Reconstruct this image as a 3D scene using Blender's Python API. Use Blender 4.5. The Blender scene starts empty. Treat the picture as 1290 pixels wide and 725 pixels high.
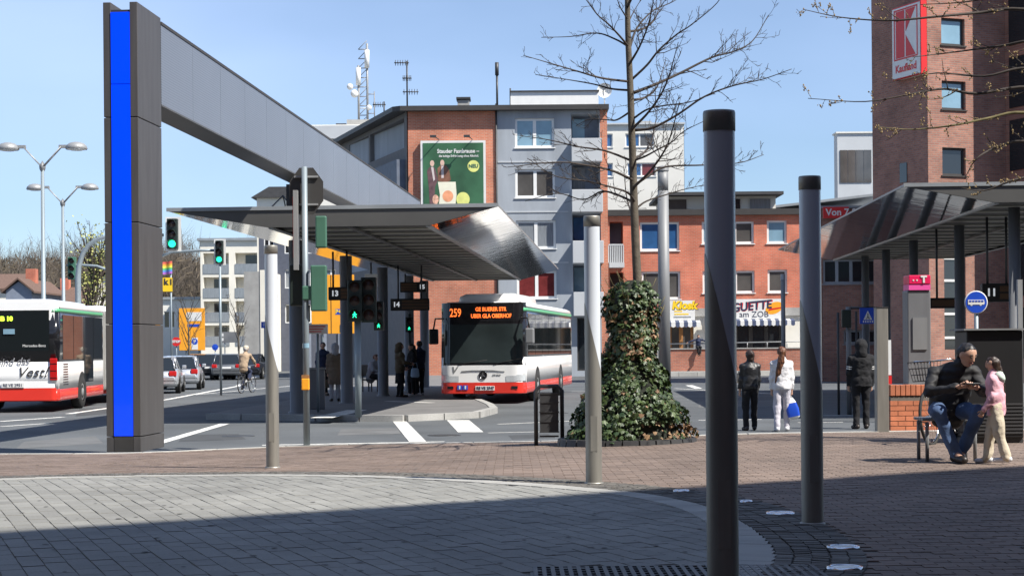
import bpy, math, random
import numpy as np
from mathutils import Vector, Matrix, noise
R = math.radians
rnd = random.Random(11)
SC = bpy.context.scene
COL = SC.collection

# ------------------------------------------------------------------ camera, sky, sun, exposure
FPX, CX, CY, CAMZ, ROLL = 2150.0, 645.0, 437.0, 1.65, R(0.5)
CR, SR = math.cos(ROLL), math.sin(ROLL)
cam = bpy.data.cameras.new('camera'); cam_o = bpy.data.objects.new('camera', cam); COL.objects.link(cam_o)
cam.sensor_width = 36.0; cam.sensor_fit = 'HORIZONTAL'; cam.lens = 36.0 * FPX / 1290.0
cam.shift_y = (CY - 362.5) / 1290.0
cam.clip_start = 0.1; cam.clip_end = 6000
cam_o.matrix_world = Matrix(((CR, SR, 0, 0), (0, 0, -1, 0), (-SR, CR, 0, CAMZ), (0, 0, 0, 1)))
SC.camera = cam_o

SUN = Vector((1.0, -0.62, 1.42)).normalized()
EL = math.asin(SUN.z)
world = bpy.data.worlds.new('World'); SC.world = world; world.use_nodes = True
wn = world.node_tree; wn.nodes.clear()
sky = wn.nodes.new('ShaderNodeTexSky'); sky.sky_type = 'NISHITA'; sky.sun_disc = False
sky.sun_elevation = EL; sky.sun_rotation = math.atan2(SUN.x, SUN.y)
sky.altitude = 50; sky.air_density = 0.9; sky.dust_density = 0.0; sky.ozone_density = 5.0
bg = wn.nodes.new('ShaderNodeBackground'); bg.inputs[1].default_value = 0.072
wo = wn.nodes.new('ShaderNodeOutputWorld')
# thin high cirrus over the whole dome
tc = wn.nodes.new('ShaderNodeTexCoord'); mp = wn.nodes.new('ShaderNodeMapping'); mp.inputs['Scale'].default_value = (1.0, 1.0, 2.6)
nz = wn.nodes.new('ShaderNodeTexNoise'); nz.inputs['Scale'].default_value = 1.9; nz.inputs['Detail'].default_value = 5; nz.inputs['Roughness'].default_value = 0.45
rp = wn.nodes.new('ShaderNodeValToRGB'); rp.color_ramp.elements[0].position = 0.30; rp.color_ramp.elements[0].color = (0.0, 0.0, 0.0, 1)
rp.color_ramp.elements[1].position = 0.80; rp.color_ramp.elements[1].color = (0.42, 0.42, 0.42, 1)
mx = wn.nodes.new('ShaderNodeMixRGB'); mx.inputs[2].default_value = (8.6, 10.5, 15.0, 1)
wn.links.new(tc.outputs['Generated'], mp.inputs[0]); wn.links.new(mp.outputs[0], nz.inputs['Vector'])
wn.links.new(nz.outputs[0], rp.inputs[0]); wn.links.new(rp.outputs[0], mx.inputs[0])
wn.links.new(sky.outputs[0], mx.inputs[1]); wn.links.new(mx.outputs[0], bg.inputs[0]); wn.links.new(bg.outputs[0], wo.inputs[0])

sl = bpy.data.lights.new('sun', 'SUN'); sl.energy = 5.0; sl.angle = R(0.53); sl.color = (1.0, 0.95, 0.87)
so = bpy.data.objects.new('sun', sl); COL.objects.link(so)
so.rotation_euler = (-SUN).to_track_quat('-Z', 'Y').to_euler(); so.location = (30, -20, 60)
SC.view_settings.view_transform = 'Standard'; SC.view_settings.look = 'None'
SC.view_settings.exposure = 0.77; SC.view_settings.gamma = 1.0; SC.view_settings.use_curve_mapping = False
SC.render.engine = 'CYCLES'
SC.cycles.use_denoising = True
SC.cycles.max_bounces = 6; SC.cycles.transparent_max_bounces = 8
SC.cycles.sample_clamp_indirect = 6.0

# ------------------------------------------------------------------ photograph -> place
def P(px, py, D):
    u, v = px - CX, CY - py
    return Vector(((u * CR + v * SR) * D / FPX, D, CAMZ + (-u * SR + v * CR) * D / FPX))
def PX(px, D, py=437): return P(px, py, D).x
def PZ(py, D, px=645): return P(px, py, D).z
def sstep(a, b, x):
    t = min(1, max(0, (x - a) / (b - a))); return t * t * (3 - 2 * t)
def zp(x, y):                                    # the plaza: level near the shops, falling to the kerb on the left
    edge = 0.12 + 0.26 * sstep(-4.5, 4.0, x)
    return 0.40 + (edge - 0.40) * sstep(14.5, 26.5, y)
def ground(px, py, f=zp):
    lo, hi = 2.0, 400.0
    for _ in range(50):
        m = (lo + hi) / 2; p = P(px, py, m)
        if p.z > f(p.x, p.y): lo = m
        else: hi = m
    return P(px, py, lo)
def road(px, py, z=0.0): return ground(px, py, lambda x, y: z)

# ------------------------------------------------------------------ materials
MATS = {}
def _n(nt, t, **kw):
    n = nt.nodes.new(t)
    for k, v in kw.items(): setattr(n, k, v)
    return n
def mat(name, col, rough=0.6, metal=0.0, var=0.12, scale=3.0, bump=0.0, bscale=60.0, island=0.0, emit=None, spec=0.5, fine=0.0, coat=0.0, alpha=None, trans=0.0, streak=None):
    if name in MATS: return MATS[name]
    m = bpy.data.materials.new(name); m.use_nodes = True; MATS[name] = m
    nt = m.node_tree; b = nt.nodes['Principled BSDF']
    b.inputs['Base Color'].default_value = (*col, 1); b.inputs['Roughness'].default_value = rough
    b.inputs['Metallic'].default_value = metal; b.inputs['Specular IOR Level'].default_value = spec
    b.inputs['Coat Weight'].default_value = coat; b.inputs['Transmission Weight'].default_value = trans
    L = nt.links.new
    if emit:
        b.inputs['Emission Color'].default_value = (*emit[0], 1); b.inputs['Emission Strength'].default_value = emit[1]
    g = None
    if var or bump or fine or island:
        g = _n(nt, 'ShaderNodeNewGeometry')
    fac = None
    def mul(a, bnode):
        if a is None: return bnode
        q = _n(nt, 'ShaderNodeMath', operation='MULTIPLY'); L(a, q.inputs[0]); L(bnode, q.inputs[1]); return q.outputs[0]
    def rng(src, lo, hi):
        q = _n(nt, 'ShaderNodeMapRange'); q.inputs[3].default_value = lo; q.inputs[4].default_value = hi; L(src, q.inputs[0]); return q.outputs[0]
    if var:
        z = _n(nt, 'ShaderNodeTexNoise'); z.inputs['Scale'].default_value = scale; z.inputs['Detail'].default_value = 6
        if streak:
            mp_ = _n(nt, 'ShaderNodeMapping'); mp_.inputs['Scale'].default_value = streak; L(g.outputs['Position'], mp_.inputs[0]); L(mp_.outputs[0], z.inputs['Vector'])
        else: L(g.outputs['Position'], z.inputs['Vector'])
        q = _n(nt, 'ShaderNodeMapRange'); q.inputs[1].default_value = 0.3; q.inputs[2].default_value = 0.7
        q.inputs[3].default_value = 1 - var; q.inputs[4].default_value = 1 + var; L(z.outputs[0], q.inputs[0]); fac = mul(fac, q.outputs[0])
    if fine:
        z = _n(nt, 'ShaderNodeTexNoise'); z.inputs['Scale'].default_value = bscale; z.inputs['Detail'].default_value = 3
        L(g.outputs['Position'], z.inputs['Vector'])
        q = _n(nt, 'ShaderNodeMapRange'); q.inputs[1].default_value = 0.3; q.inputs[2].default_value = 0.7
        q.inputs[3].default_value = 1 - fine; q.inputs[4].default_value = 1 + fine; L(z.outputs[0], q.inputs[0]); fac = mul(fac, q.outputs[0])
    if island:
        fac = mul(fac, rng(g.outputs['Random Per Island'], 1 - island, 1 + island))
        oi = _n(nt, 'ShaderNodeObjectInfo'); fac = mul(fac, rng(oi.outputs['Random'], 1 - island * .6, 1 + island * .6))
    if fac is not None:
        v = _n(nt, 'ShaderNodeVectorMath', operation='SCALE'); v.inputs[0].default_value = col; L(fac, v.inputs['Scale']); L(v.outputs[0], b.inputs['Base Color'])
        if metal < .5 and not emit:
            pass
    if bump:
        z = _n(nt, 'ShaderNodeTexNoise'); z.inputs['Scale'].default_value = bscale; z.inputs['Detail'].default_value = 4
        L(g.outputs['Position'], z.inputs['Vector'])
        bp = _n(nt, 'ShaderNodeBump'); bp.inputs['Strength'].default_value = 1.0; bp.inputs['Distance'].default_value = bump
        L(z.outputs[0], bp.inputs['Height']); L(bp.outputs[0], b.inputs['Normal'])
    return m
def brick_mat(name, c1, c2, mortar, ang=0.0, sx=0.26, sz=0.085, msize=0.012):
    if name in MATS: return MATS[name]
    m = bpy.data.materials.new(name); m.use_nodes = True; MATS[name] = m
    nt = m.node_tree; b = nt.nodes['Principled BSDF']; b.inputs['Roughness'].default_value = 0.85; L = nt.links.new
    g = _n(nt, 'ShaderNodeNewGeometry'); d = _n(nt, 'ShaderNodeVectorMath', operation='DOT_PRODUCT')
    d.inputs[1].default_value = (math.cos(ang), math.sin(ang), 0); L(g.outputs['Position'], d.inputs[0])
    s = _n(nt, 'ShaderNodeSeparateXYZ'); L(g.outputs['Position'], s.inputs[0])
    c = _n(nt, 'ShaderNodeCombineXYZ'); L(d.outputs['Value'], c.inputs[0]); L(s.outputs[2], c.inputs[1])
    t = _n(nt, 'ShaderNodeTexBrick'); L(c.outputs[0], t.inputs['Vector'])
    t.inputs['Color1'].default_value = (*c1, 1); t.inputs['Color2'].default_value = (*c2, 1); t.inputs['Mortar'].default_value = (*mortar, 1)
    t.inputs['Scale'].default_value = 1.0; t.inputs['Mortar Size'].default_value = msize; t.inputs['Brick Width'].default_value = sx; t.inputs['Row Height'].default_value = sz
    t.inputs['Bias'].default_value = -0.2
    z = _n(nt, 'ShaderNodeTexNoise'); z.inputs['Scale'].default_value = 0.7; z.inputs['Detail'].default_value = 8; z.inputs['Roughness'].default_value = .65; L(g.outputs['Position'], z.inputs['Vector'])
    q = _n(nt, 'ShaderNodeMapRange'); q.inputs[1].default_value = .3; q.inputs[2].default_value = .7; q.inputs[3].default_value = .70; q.inputs[4].default_value = 1.22; L(z.outputs[0], q.inputs[0])
    v = _n(nt, 'ShaderNodeVectorMath', operation='SCALE'); L(t.outputs['Color'], v.inputs[0]); L(q.outputs[0], v.inputs['Scale']); L(v.outputs[0], b.inputs['Base Color'])
    bp = _n(nt, 'ShaderNodeBump'); bp.inputs['Strength'].default_value = .6; bp.inputs['Distance'].default_value = .01; bp.invert = True
    L(t.outputs['Fac'], bp.inputs['Height']); L(bp.outputs[0], b.inputs['Normal'])
    return m
def perf_mat(name, col):                          # perforated sheet metal
    m = mat(name, col, .42, .55, var=.05, scale=.5); nt = m.node_tree; b = nt.nodes['Principled BSDF']; L = nt.links.new
    g = _n(nt, 'ShaderNodeNewGeometry'); mpn = _n(nt, 'ShaderNodeMapping'); mpn.inputs['Scale'].default_value = (24, 24, 24); L(g.outputs['Position'], mpn.inputs[0])
    fr = _n(nt, 'ShaderNodeVectorMath', operation='FRACTION'); L(mpn.outputs[0], fr.inputs[0])
    su = _n(nt, 'ShaderNodeVectorMath', operation='SUBTRACT'); su.inputs[1].default_value = (.5, .5, .5); L(fr.outputs[0], su.inputs[0])
    mu = _n(nt, 'ShaderNodeVectorMath', operation='MULTIPLY'); mu.inputs[1].default_value = (0, 1, 1); L(su.outputs[0], mu.inputs[0])
    le = _n(nt, 'ShaderNodeVectorMath', operation='LENGTH'); L(mu.outputs[0], le.inputs[0])
    lt = _n(nt, 'ShaderNodeMath', operation='LESS_THAN'); lt.inputs[1].default_value = .26; L(le.outputs['Value'], lt.inputs[0])
    mxn = _n(nt, 'ShaderNodeMixRGB'); L(lt.outputs[0], mxn.inputs[0]); src = b.inputs['Base Color'].links[0].from_socket
    L(src, mxn.inputs[1]); mxn.inputs[2].default_value = (col[0] * .62, col[1] * .62, col[2] * .62, 1); L(mxn.outputs[0], b.inputs['Base Color'])
    return m
def leaf_mat(name, c1, c2, rough=.45):
    m = mat(name, c1, rough, var=0); nt = m.node_tree; b = nt.nodes['Principled BSDF']; L = nt.links.new
    g = _n(nt, 'ShaderNodeNewGeometry'); mxn = _n(nt, 'ShaderNodeValToRGB'); r = mxn.color_ramp
    r.elements[0].color = (*c1, 1); r.elements[1].color = (*c2, 1); L(g.outputs['Random Per Island'], mxn.inputs[0]); L(mxn.outputs[0], b.inputs['Base Color'])
    return m

M = dict(
 asphalt=mat('asphalt', (.084, .091, .096), .85, var=.26, scale=.35, bump=.004, bscale=90, fine=.2),
 paver_red=mat('paver_red', (.180, .134, .108), .85, var=.2, scale=.9, island=.15, bump=.002, bscale=45, fine=.12),
 paver_grey=mat('paver_grey', (.212, .210, .194), .85, var=.2, scale=.7, island=.12, bump=.002, bscale=45, fine=.10),
 paver_dark=mat('paver_dark', (.125, .117, .105), .85, var=.2, scale=2, island=.25),
 paver_light=mat('paver_light', (.30, .295, .275), .85, var=.12, scale=2, island=.1),
 joint=mat('joint', (.16, .145, .125), .95, var=.2, scale=5),
 kerb=mat('kerb', (.42, .41, .38), .8, var=.15, scale=2, island=.1, bump=.003, bscale=40),
 paint=mat('road_paint', (.66, .65, .61), .7, var=.3, scale=5, fine=.2, bscale=25),
 concrete=mat('concrete', (.33, .325, .31), .85, var=.16, scale=1.4, fine=.1, bscale=30),
 platform=mat('platform_paving', (.145, .142, .14), .85, var=.14, scale=1.2, fine=.1, bscale=25),
 steel=mat('painted_steel', (.20, .205, .21), .55, .15, var=.07, scale=2, streak=(6, 6, .6)),
 steel_lt=mat('light_steel', (.30, .305, .305), .5, .3, var=.08, scale=3, streak=(8, 8, .8)),
 pylon=mat('pylon_cladding', (.095, .091, .090), .45, .3, var=.14, scale=1.6, streak=(5, 5, .5)),
 pylon_dk=mat('dark_cladding', (.06, .058, .056), .5, .3, var=.1),
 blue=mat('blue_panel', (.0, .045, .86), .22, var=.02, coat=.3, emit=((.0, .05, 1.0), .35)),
 perf=perf_mat('perforated_sheet', (.30, .335, .39)),
 mirror=mat('polished_metal', (.70, .69, .67), .06, 1.0, var=.12, scale=1.2, bump=.004, bscale=1.5),
 canopy_top=mat('canopy_sheet', (.36, .355, .34), .45, .5, var=.08, scale=1),
 fascia=mat('canopy_fascia', (.12, .118, .112), .45, .4, var=.08, scale=1),
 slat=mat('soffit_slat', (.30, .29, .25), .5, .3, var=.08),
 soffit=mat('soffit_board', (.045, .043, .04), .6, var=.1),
 column=mat('column_paint', (.17, .175, .185), .45, .2, var=.08, scale=2, streak=(5, 5, .5)),
 opal=mat('opal_tube', (.58, .62, .68), .25, var=.02, spec=.5, coat=.2),
 bollard=mat('brushed_column', (.30, .29, .262), .5, .6, var=.12, scale=2.5, streak=(6, 6, .7)),
 black=mat('black_paint', (.010, .010, .011), .45, var=.1),
 rubber=mat('rubber', (.022, .022, .022), .85, var=.1),
 glass=mat('window_glass', (.018, .022, .026), .04, var=.0, spec=.8),
 glass_blue=mat('window_glass_blue_blind', (.20, .33, .42), .06, var=.12, scale=1.5, spec=.8),
 glass_curtain=mat('window_glass_curtain', (.22, .24, .26), .06, var=.25, scale=5, spec=.8, streak=(9, 9, .3)),
 glass_brown=mat('window_glass_dim', (.09, .085, .08), .05, var=.2, scale=1.2, spec=.8),
 glass_red=mat('window_glass_red_curtain', (.16, .03, .03), .08, var=.2, scale=4, spec=.6),
 glass_deep=mat('window_glass_deep_blue', (.03, .10, .24), .05, var=.2, scale=1.5, spec=.8),
 white=mat('white_frame', (.78, .78, .76), .4, var=.04),
 plaster_grey=mat('grey_render', (.33, .36, .395), .85, var=.12, scale=1.1, streak=(1.5, 1.5, .3), fine=.05, bscale=30),
 plaster_lt=mat('pale_render', (.48, .50, .515), .8, var=.06, scale=.6),
 plaster_white=mat('white_render', (.70, .68, .62), .85, var=.07, scale=.5),
 plaster_cream=mat('cream_render', (.76, .72, .62), .85, var=.08, scale=.5),
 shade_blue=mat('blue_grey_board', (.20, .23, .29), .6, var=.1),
 roof_dark=mat('roof_felt', (.05, .05, .052), .7, var=.15),
 trim_dark=mat('dark_trim', (.045, .042, .04), .55, var=.1),
 zinc=mat('zinc_sheet', (.34, .36, .37), .45, .4, var=.1, scale=1.2),
 buswhite=mat('bus_white', (.80, .80, .79), .22, var=.03, coat=.4),
 busred=mat('bus_red', (.66, .035, .022), .25, var=.04, coat=.4),
 busgreen=mat('bus_green', (.10, .40, .19), .3, var=.04),
 busblack=mat('bus_black', (.012, .012, .014), .12, var=.0, coat=.3),
 busglass=mat('bus_glass', (.010, .013, .014), .035, var=0, spec=1.0),
 buswind=mat('windscreen_glass', (.025, .034, .035), .05, var=.3, scale=1.2, spec=.7),
 led_amber=mat('led_amber', (.8, .14, .02), .5, var=0, emit=((1.0, .17, .03), 1.1)),
 led_board=mat('led_board_dim', (.09, .045, .02), .5, var=.3, scale=14, streak=(3, 3, 14)),
 led_white=mat('led_white', (.8, .8, .8), .5, var=0, emit=((.9, .95, 1), .25)),
 led_green=mat('signal_green', (.03, .7, .35), .4, var=0, emit=((.02, .95, .45), 1.3)),
 led_lime=mat('led_lime', (.5, .8, .05), .5, var=0, emit=((.55, .9, .05), .8)),
 lens_dark=mat('dark_lens', (.03, .012, .010), .25, var=0),
 sig_green=mat('signal_housing_green', (.055, .145, .10), .5, var=.08),
 sig_dark=mat('signal_housing_dark', (.014, .024, .02), .5, var=.08),
 pole=mat('galvanised_pole', (.24, .285, .31), .5, .3, var=.08, scale=3, streak=(9, 9, .7)),
 orange=mat('orange_sign', (.86, .36, .02), .5, var=.05),
 yellow=mat('yellow_sign', (.88, .58, .02), .5, var=.04),
 signwhite=mat('sign_white', (.70, .70, .68), .45, var=.04),
 signblue=mat('sign_blue', (.015, .07, .48), .35, var=.03),
 signred=mat('sign_red', (.62, .02, .02), .4, var=.03),
 magenta=mat('magenta_sign', (.74, .015, .10), .35, var=.03),
 pink=mat('pink_sign', (.80, .10, .36), .35, var=.03),
 bark=mat('bark', (.10, .085, .065), .9, var=.3, scale=9, bump=.006, bscale=50),
 twig=mat('twig', (.048, .038, .032), .9, var=.25, scale=6),
 lichen=mat('lichen_twig', (.13, .11, .05), .9, var=.3, scale=8),
 bud=mat('bud', (.28, .20, .09), .8, var=.3, scale=9),
 ivy=leaf_mat('ivy_leaf', (.014, .036, .009), (.070, .105, .030), .5),
 ivy_brown=leaf_mat('withered_leaf', (.16, .09, .045), (.32, .20, .11), .7),
 ivy_core=mat('ivy_stems', (.012, .015, .009), .9, var=.3),
 skin=mat('skin', (.46, .27, .19), .5, var=.06, scale=18),
 hair_black=mat('hair_black', (.012, .010, .010), .5, var=.2, scale=40),
 hair_brown=mat('hair_brown', (.032, .017, .011), .5, var=.3, scale=40),
 hair_auburn=mat('hair_auburn', (.115, .045, .020), .45, var=.35, scale=45),
 hair_grey=mat('hair_grey', (.38, .36, .33), .6, var=.2, scale=40),
 leather=mat('black_leather', (.013, .013, .015), .45, var=.2, bump=.004, bscale=25),
 cloth_black=mat('black_cloth', (.007, .007, .009), .9, var=.3, bump=.012, bscale=14),
 cloth_white=mat('white_cloth', (.66, .65, .66), .85, var=.06, bump=.014, bscale=13),
 cloth_lilac=mat('pale_lilac_cloth', (.50, .48, .53), .85, var=.08, bump=.014, bscale=12),
 cloth_brown=mat('brown_cloth', (.155, .115, .08), .9, var=.15, bump=.004, bscale=20),
 cloth_olive=mat('olive_cloth', (.085, .065, .038), .9, var=.15),
 cloth_grey=mat('grey_cloth', (.30, .30, .32), .9, var=.15, bump=.004, bscale=20),
 cloth_tan=mat('tan_cloth', (.34, .25, .17), .9, var=.12, bump=.004, bscale=20),
 cloth_navy=mat('navy_cloth', (.02, .028, .065), .9, var=.15),
 cloth_pink=mat('pink_cloth', (.66, .36, .42), .9, var=.08, bump=.010, bscale=18),
 cloth_beige=mat('beige_cloth', (.52, .455, .35), .9, var=.08, bump=.012, bscale=16),
 cloth_green=mat('pale_green_cloth', (.50, .60, .52), .9, var=.08),
 denim=mat('denim', (.055, .095, .19), .9, var=.35, scale=5, bump=.012, bscale=13),
 shoe_dark=mat('dark_shoe', (.025, .018, .015), .45, var=.15),
 shoe_white=mat('pale_shoe', (.60, .60, .62), .6, var=.1),
 chrome=mat('chrome', (.75, .75, .76), .14, 1.0, var=0),
 iron=mat('dark_iron', (.055, .055, .057), .5, .3, var=.1),
 carsilver=mat('car_silver', (.50, .52, .55), .25, .55, var=.02, coat=.5),
 cardark=mat('car_dark', (.02, .022, .028), .2, .2, var=.02, coat=.6),
 carred=mat('tail_lamp', (.45, .01, .01), .2, var=0, coat=.4),
 lampglass=mat('headlamp', (.60, .63, .65), .12, .3, var=.1, scale=20),
 brickA=brick_mat('brick_orange_red', (.56, .185, .10), (.46, .14, .08), (.46, .31, .23), 0.0),
 brickC=brick_mat('brick_red', (.60, .165, .092), (.52, .13, .075), (.46, .25, .18), 0.0),
 brickK=brick_mat('brick_mixed', (.36, .165, .115), (.24, .105, .08), (.26, .195, .165), .37, sz=.09),
 brickK2=brick_mat('brick_mixed_return', (.36, .165, .115), (.24, .105, .08), (.26, .195, .165), .37 + math.pi / 2, sz=.09),
 brickW=brick_mat('brick_low_wall', (.40, .14, .085), (.29, .10, .07), (.28, .19, .15), 0.0),
 rooftile=mat('roof_tile', (.13, .08, .06), .85, var=.25, scale=2, streak=(3, 3, 12)),
 wood=mat('warm_wood', (.34, .16, .055), .5, var=.2, scale=4),
)

# ------------------------------------------------------------------ mesh building
class MB:
    def __init__(s): s.v = []; s.f = []; s.mi = []; s.sm = []; s.cur = 0; s.M = None
    def add(s, vs, fs, smooth=False):
        o = len(s.v)
        if s.M is not None: vs = [s.M @ Vector(q) for q in vs]
        s.v += [tuple(q) for q in vs]; s.f += [tuple(i + o for i in f) for f in fs]
        s.mi += [s.cur] * len(fs); s.sm += [smooth] * len(fs); return s
    def box(s, x0, x1, y0, y1, z0, z1):
        return s.add([(x0, y0, z0), (x1, y0, z0), (x1, y1, z0), (x0, y1, z0), (x0, y0, z1), (x1, y0, z1), (x1, y1, z1), (x0, y1, z1)],
                     [(0, 3, 2, 1), (4, 5, 6, 7), (0, 1, 5, 4), (1, 2, 6, 5), (2, 3, 7, 6), (3, 0, 4, 7)])
    def quad(s, a, b, c, d): return s.add([a, b, c, d], [(0, 1, 2, 3)])
    def tube(s, pts, rads, n=8, caps=True, smooth=True):
        pts = [Vector(p) for p in pts]
        if not hasattr(rads, '__len__'): rads = [rads] * len(pts)
        vs = []; fs = []; up = None
        for i, p in enumerate(pts):
            t = (pts[min(i + 1, len(pts) - 1)] - pts[max(i - 1, 0)])
            t = t.normalized() if t.length > 1e-9 else Vector((0, 0, 1))
            if up is None:
                a = Vector((0, 0, 1)) if abs(t.z) < .9 else Vector((1, 0, 0)); up = t.cross(a).normalized()
            up = (up - t * up.dot(t)); up = up.normalized() if up.length > 1e-6 else t.orthogonal().normalized()
            w = t.cross(up)
            for k in range(n):
                q = 2 * math.pi * k / n; vs.append(p + (up * math.cos(q) + w * math.sin(q)) * rads[i])
        for i in range(len(pts) - 1):
            for k in range(n): fs.append((i * n + k, i * n + (k + 1) % n, (i + 1) * n + (k + 1) % n, (i + 1) * n + k))
        s.add(vs, fs, smooth)
        if caps:
            m = (len(pts) - 1) * n
            o = len(s.v) - len(vs)
            s.f += [tuple(o + k for k in reversed(range(n))), tuple(o + m + k for k in range(n))]; s.mi += [s.cur] * 2; s.sm += [False] * 2
        return s
    def cyl(s, p0, p1, r, n=16, r1=None, smooth=True): return s.tube([p0, p1], [r, r if r1 is None else r1], n, True, smooth)
    def lathe(s, prof, c=(0, 0, 0), n=24, axis='z', smooth=True):
        vs = []; fs = []
        for r, h in prof:
            for k in range(n):
                q = 2 * math.pi * k / n; a, b = r * math.cos(q), r * math.sin(q)
                if axis == 'z': vs.append((c[0] + a, c[1] + b, c[2] + h))
                elif axis == 'y': vs.append((c[0] + a, c[1] + h, c[2] + b))
                else: vs.append((c[0] + h, c[1] + a, c[2] + b))
        for i in range(len(prof) - 1):
            for k in range(n): fs.append((i * n + k, i * n + (k + 1) % n, (i + 1) * n + (k + 1) % n, (i + 1) * n + k))
        s.add(vs, fs, smooth); return s
    def prism(s, poly, d0, d1, plane='xz', smooth=False):     # polygon in a plane, extruded along the third axis
        f = {'xz': lambda a, b, d: (a, d, b), 'yz': lambda a, b, d: (d, a, b), 'xy': lambda a, b, d: (a, b, d)}[plane]
        n = len(poly); vs = [f(a, b, d0) for a, b in poly] + [f(a, b, d1) for a, b in poly]
        s.add(vs, [tuple(range(n)), tuple(reversed(range(n, 2 * n)))])
        o = len(s.v) - 2 * n
        for k in range(n):
            s.f.append((o + k, o + n + k, o + n + (k + 1) % n, o + (k + 1) % n)); s.mi.append(s.cur); s.sm.append(smooth)
        return s
    def build(s, name, mats, parent=None, bevel=0, smooth_all=False, loc=None):
        me = bpy.data.meshes.new(name); me.from_pydata(s.v, [], s.f)
        for m_ in (mats if isinstance(mats, (list, tuple)) else [mats]): me.materials.append(M[m_] if isinstance(m_, str) else m_)
        me.polygons.foreach_set('material_index', s.mi)
        me.polygons.foreach_set('use_smooth', [True] * len(s.sm) if smooth_all else s.sm); me.update()
        o = bpy.data.objects.new(name, me); COL.objects.link(o)
        if parent is not None: o.parent = parent
        if loc is not None: o.location = loc
        if bevel:
            b = o.modifiers.new('bevel', 'BEVEL'); b.width = bevel; b.segments = 2; b.limit_method = 'ANGLE'; b.angle_limit = R(40)
        return o
def tag(o, label, cat, group=None, kind=None):
    o['label'] = label; o['category'] = cat
    if group: o['group'] = group
    if kind: o['kind'] = kind
    return o
def thing(name, label, cat, loc=(0, 0, 0), rz=0.0, group=None):
    o = bpy.data.objects.new(name, None); COL.objects.link(o); o.location = loc; o.rotation_euler = (0, 0, rz); o.empty_display_size = .2
    return tag(o, label, cat, group)
def struct(o): o['kind'] = 'structure'; return o
def stuff(o): o['kind'] = 'stuff'; return o
def kids(o): return [c for c in COL.objects if c.parent is o]
def dup(root, loc, rz, label=None, parent=None):
    r = root.copy(); COL.objects.link(r)
    if parent is None:
        r.location = loc; r.rotation_euler = (0, 0, rz)
        if label: r['label'] = label
    else: r.parent = parent
    for ch in list(root.children): dup(ch, None, None, None, r)
    return r
BFONT = None
def text(name, s, size, mat_, parent, origin, xdir=(1, 0, 0), ydir=(0, 0, 1), align='CENTER', shear=0.0, bold=0.0, depth=0.004, sx=1.0):
    c = bpy.data.curves.new(name, 'FONT'); c.body = s; c.size = size; c.align_x = align; c.align_y = 'CENTER'; c.shear = shear; c.offset = bold; c.extrude = depth; c.resolution_u = 3
    t = bpy.data.objects.new(name, c); COL.objects.link(t)
    bpy.context.view_layer.update()
    me = bpy.data.meshes.new_from_object(t.evaluated_get(bpy.context.evaluated_depsgraph_get()))
    bpy.data.objects.remove(t)
    x = Vector(xdir).normalized(); y = Vector(ydir).normalized(); z = x.cross(y)
    mt = Matrix(((x.x * sx, y.x, z.x, origin[0]), (x.y * sx, y.y, z.y, origin[1]), (x.z * sx, y.z, z.z, origin[2]), (0, 0, 0, 1)))
    me.transform(mt); me.materials.clear(); me.materials.append(M[mat_]); me.name = name
    o = bpy.data.objects.new(name, me); COL.objects.link(o); o.parent = parent; return o
# ------------------------------------------------------------------ ground, road, plaza
g = MB(); g.box(-1500, 1500, -300, 3000, -.6, -.05)
struct(g.build('ground', mat('far_ground', (.10, .10, .07), .95, var=.3, scale=.02)))
EDGE_PX = [(-420, 574), (-200, 572), (0, 571), (150, 570.5), (260, 566), (330, 562), (450, 558.5), (560, 557), (650, 556), (760, 553), (880, 547.5), (1000, 544.5), (1150, 542), (1300, 540.5), (1500, 539), (1800, 538)]
EDGE = [ground(*q) for q in EDGE_PX]
def edge_y(x):
    if x <= EDGE[0].x: return EDGE[0].y
    for a, b in zip(EDGE, EDGE[1:]):
        if a.x <= x <= b.x: return a.y + (b.y - a.y) * (x - a.x) / (b.x - a.x)
    return EDGE[-1].y
rd = MB(); nx, ny = 60, 40
xs = [-70 + 140 * i / nx for i in range(nx + 1)]
vs = []; fs = []
for j in range(2):
    for x in xs: vs.append((x, (10 if j == 0 else 260), 0.0))
for i in range(nx): fs.append((i, i + 1, nx + 2 + i, nx + 1 + i))
rd.add(vs, fs); road_o = struct(rd.build('road', 'asphalt'))

# road markings, in metres on the asphalt
def mark(quads, z=.004, name='lane_marking', f=0.0):
    for q in quads:
        b = MB(); pts = [road(*p) for p in q]
        b.add([(p.x, p.y, z) for p in pts], [tuple(range(len(pts)))]); o = b.build(name, 'paint'); o.parent = road_o
def line(a, b, w=.13, z=.004):
    A, B = road(*a), road(*b); d = (B - A); d.z = 0; d.normalize(); n = Vector((-d.y, d.x, 0)) * w / 2
    m = MB(); m.add([(q.x, q.y, z) for q in (A - n, B - n, B + n, A + n)], [(0, 1, 2, 3)]); m.build('lane_marking', 'paint').parent = road_o
for a, b, w in [((150, 572), (283, 533.5), .22), ((503, 530), (528, 558), .30), ((330, 560.5), (560, 556), .16),
                ((0, 530.5), (80, 525), .2), ((86, 521), (210, 503), .2), ((210, 503), (300, 486), .2), ((300, 486), (322, 474), .25), ((322, 474), (350, 471), .2),
                ((244, 497), (440, 479), .14), ((0, 537), (60, 533), .15), ((880, 529), (960, 528), .12), ((990, 523.5), (1083, 523), .14), ((1005, 532), (1062, 531.5), .12),
                ((850, 489), (1000, 497), .14), ((627, 534), (720, 530), .12), ((615, 545), (700, 543), .10), ((720, 493), (745, 493), .2), ((868, 485), (880, 489), .3), ((640, 488), (700, 480), .14)]:
    line(a, b, w)
mark([[(563, 529), (591, 529), (609, 544), (577, 544)]])

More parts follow.
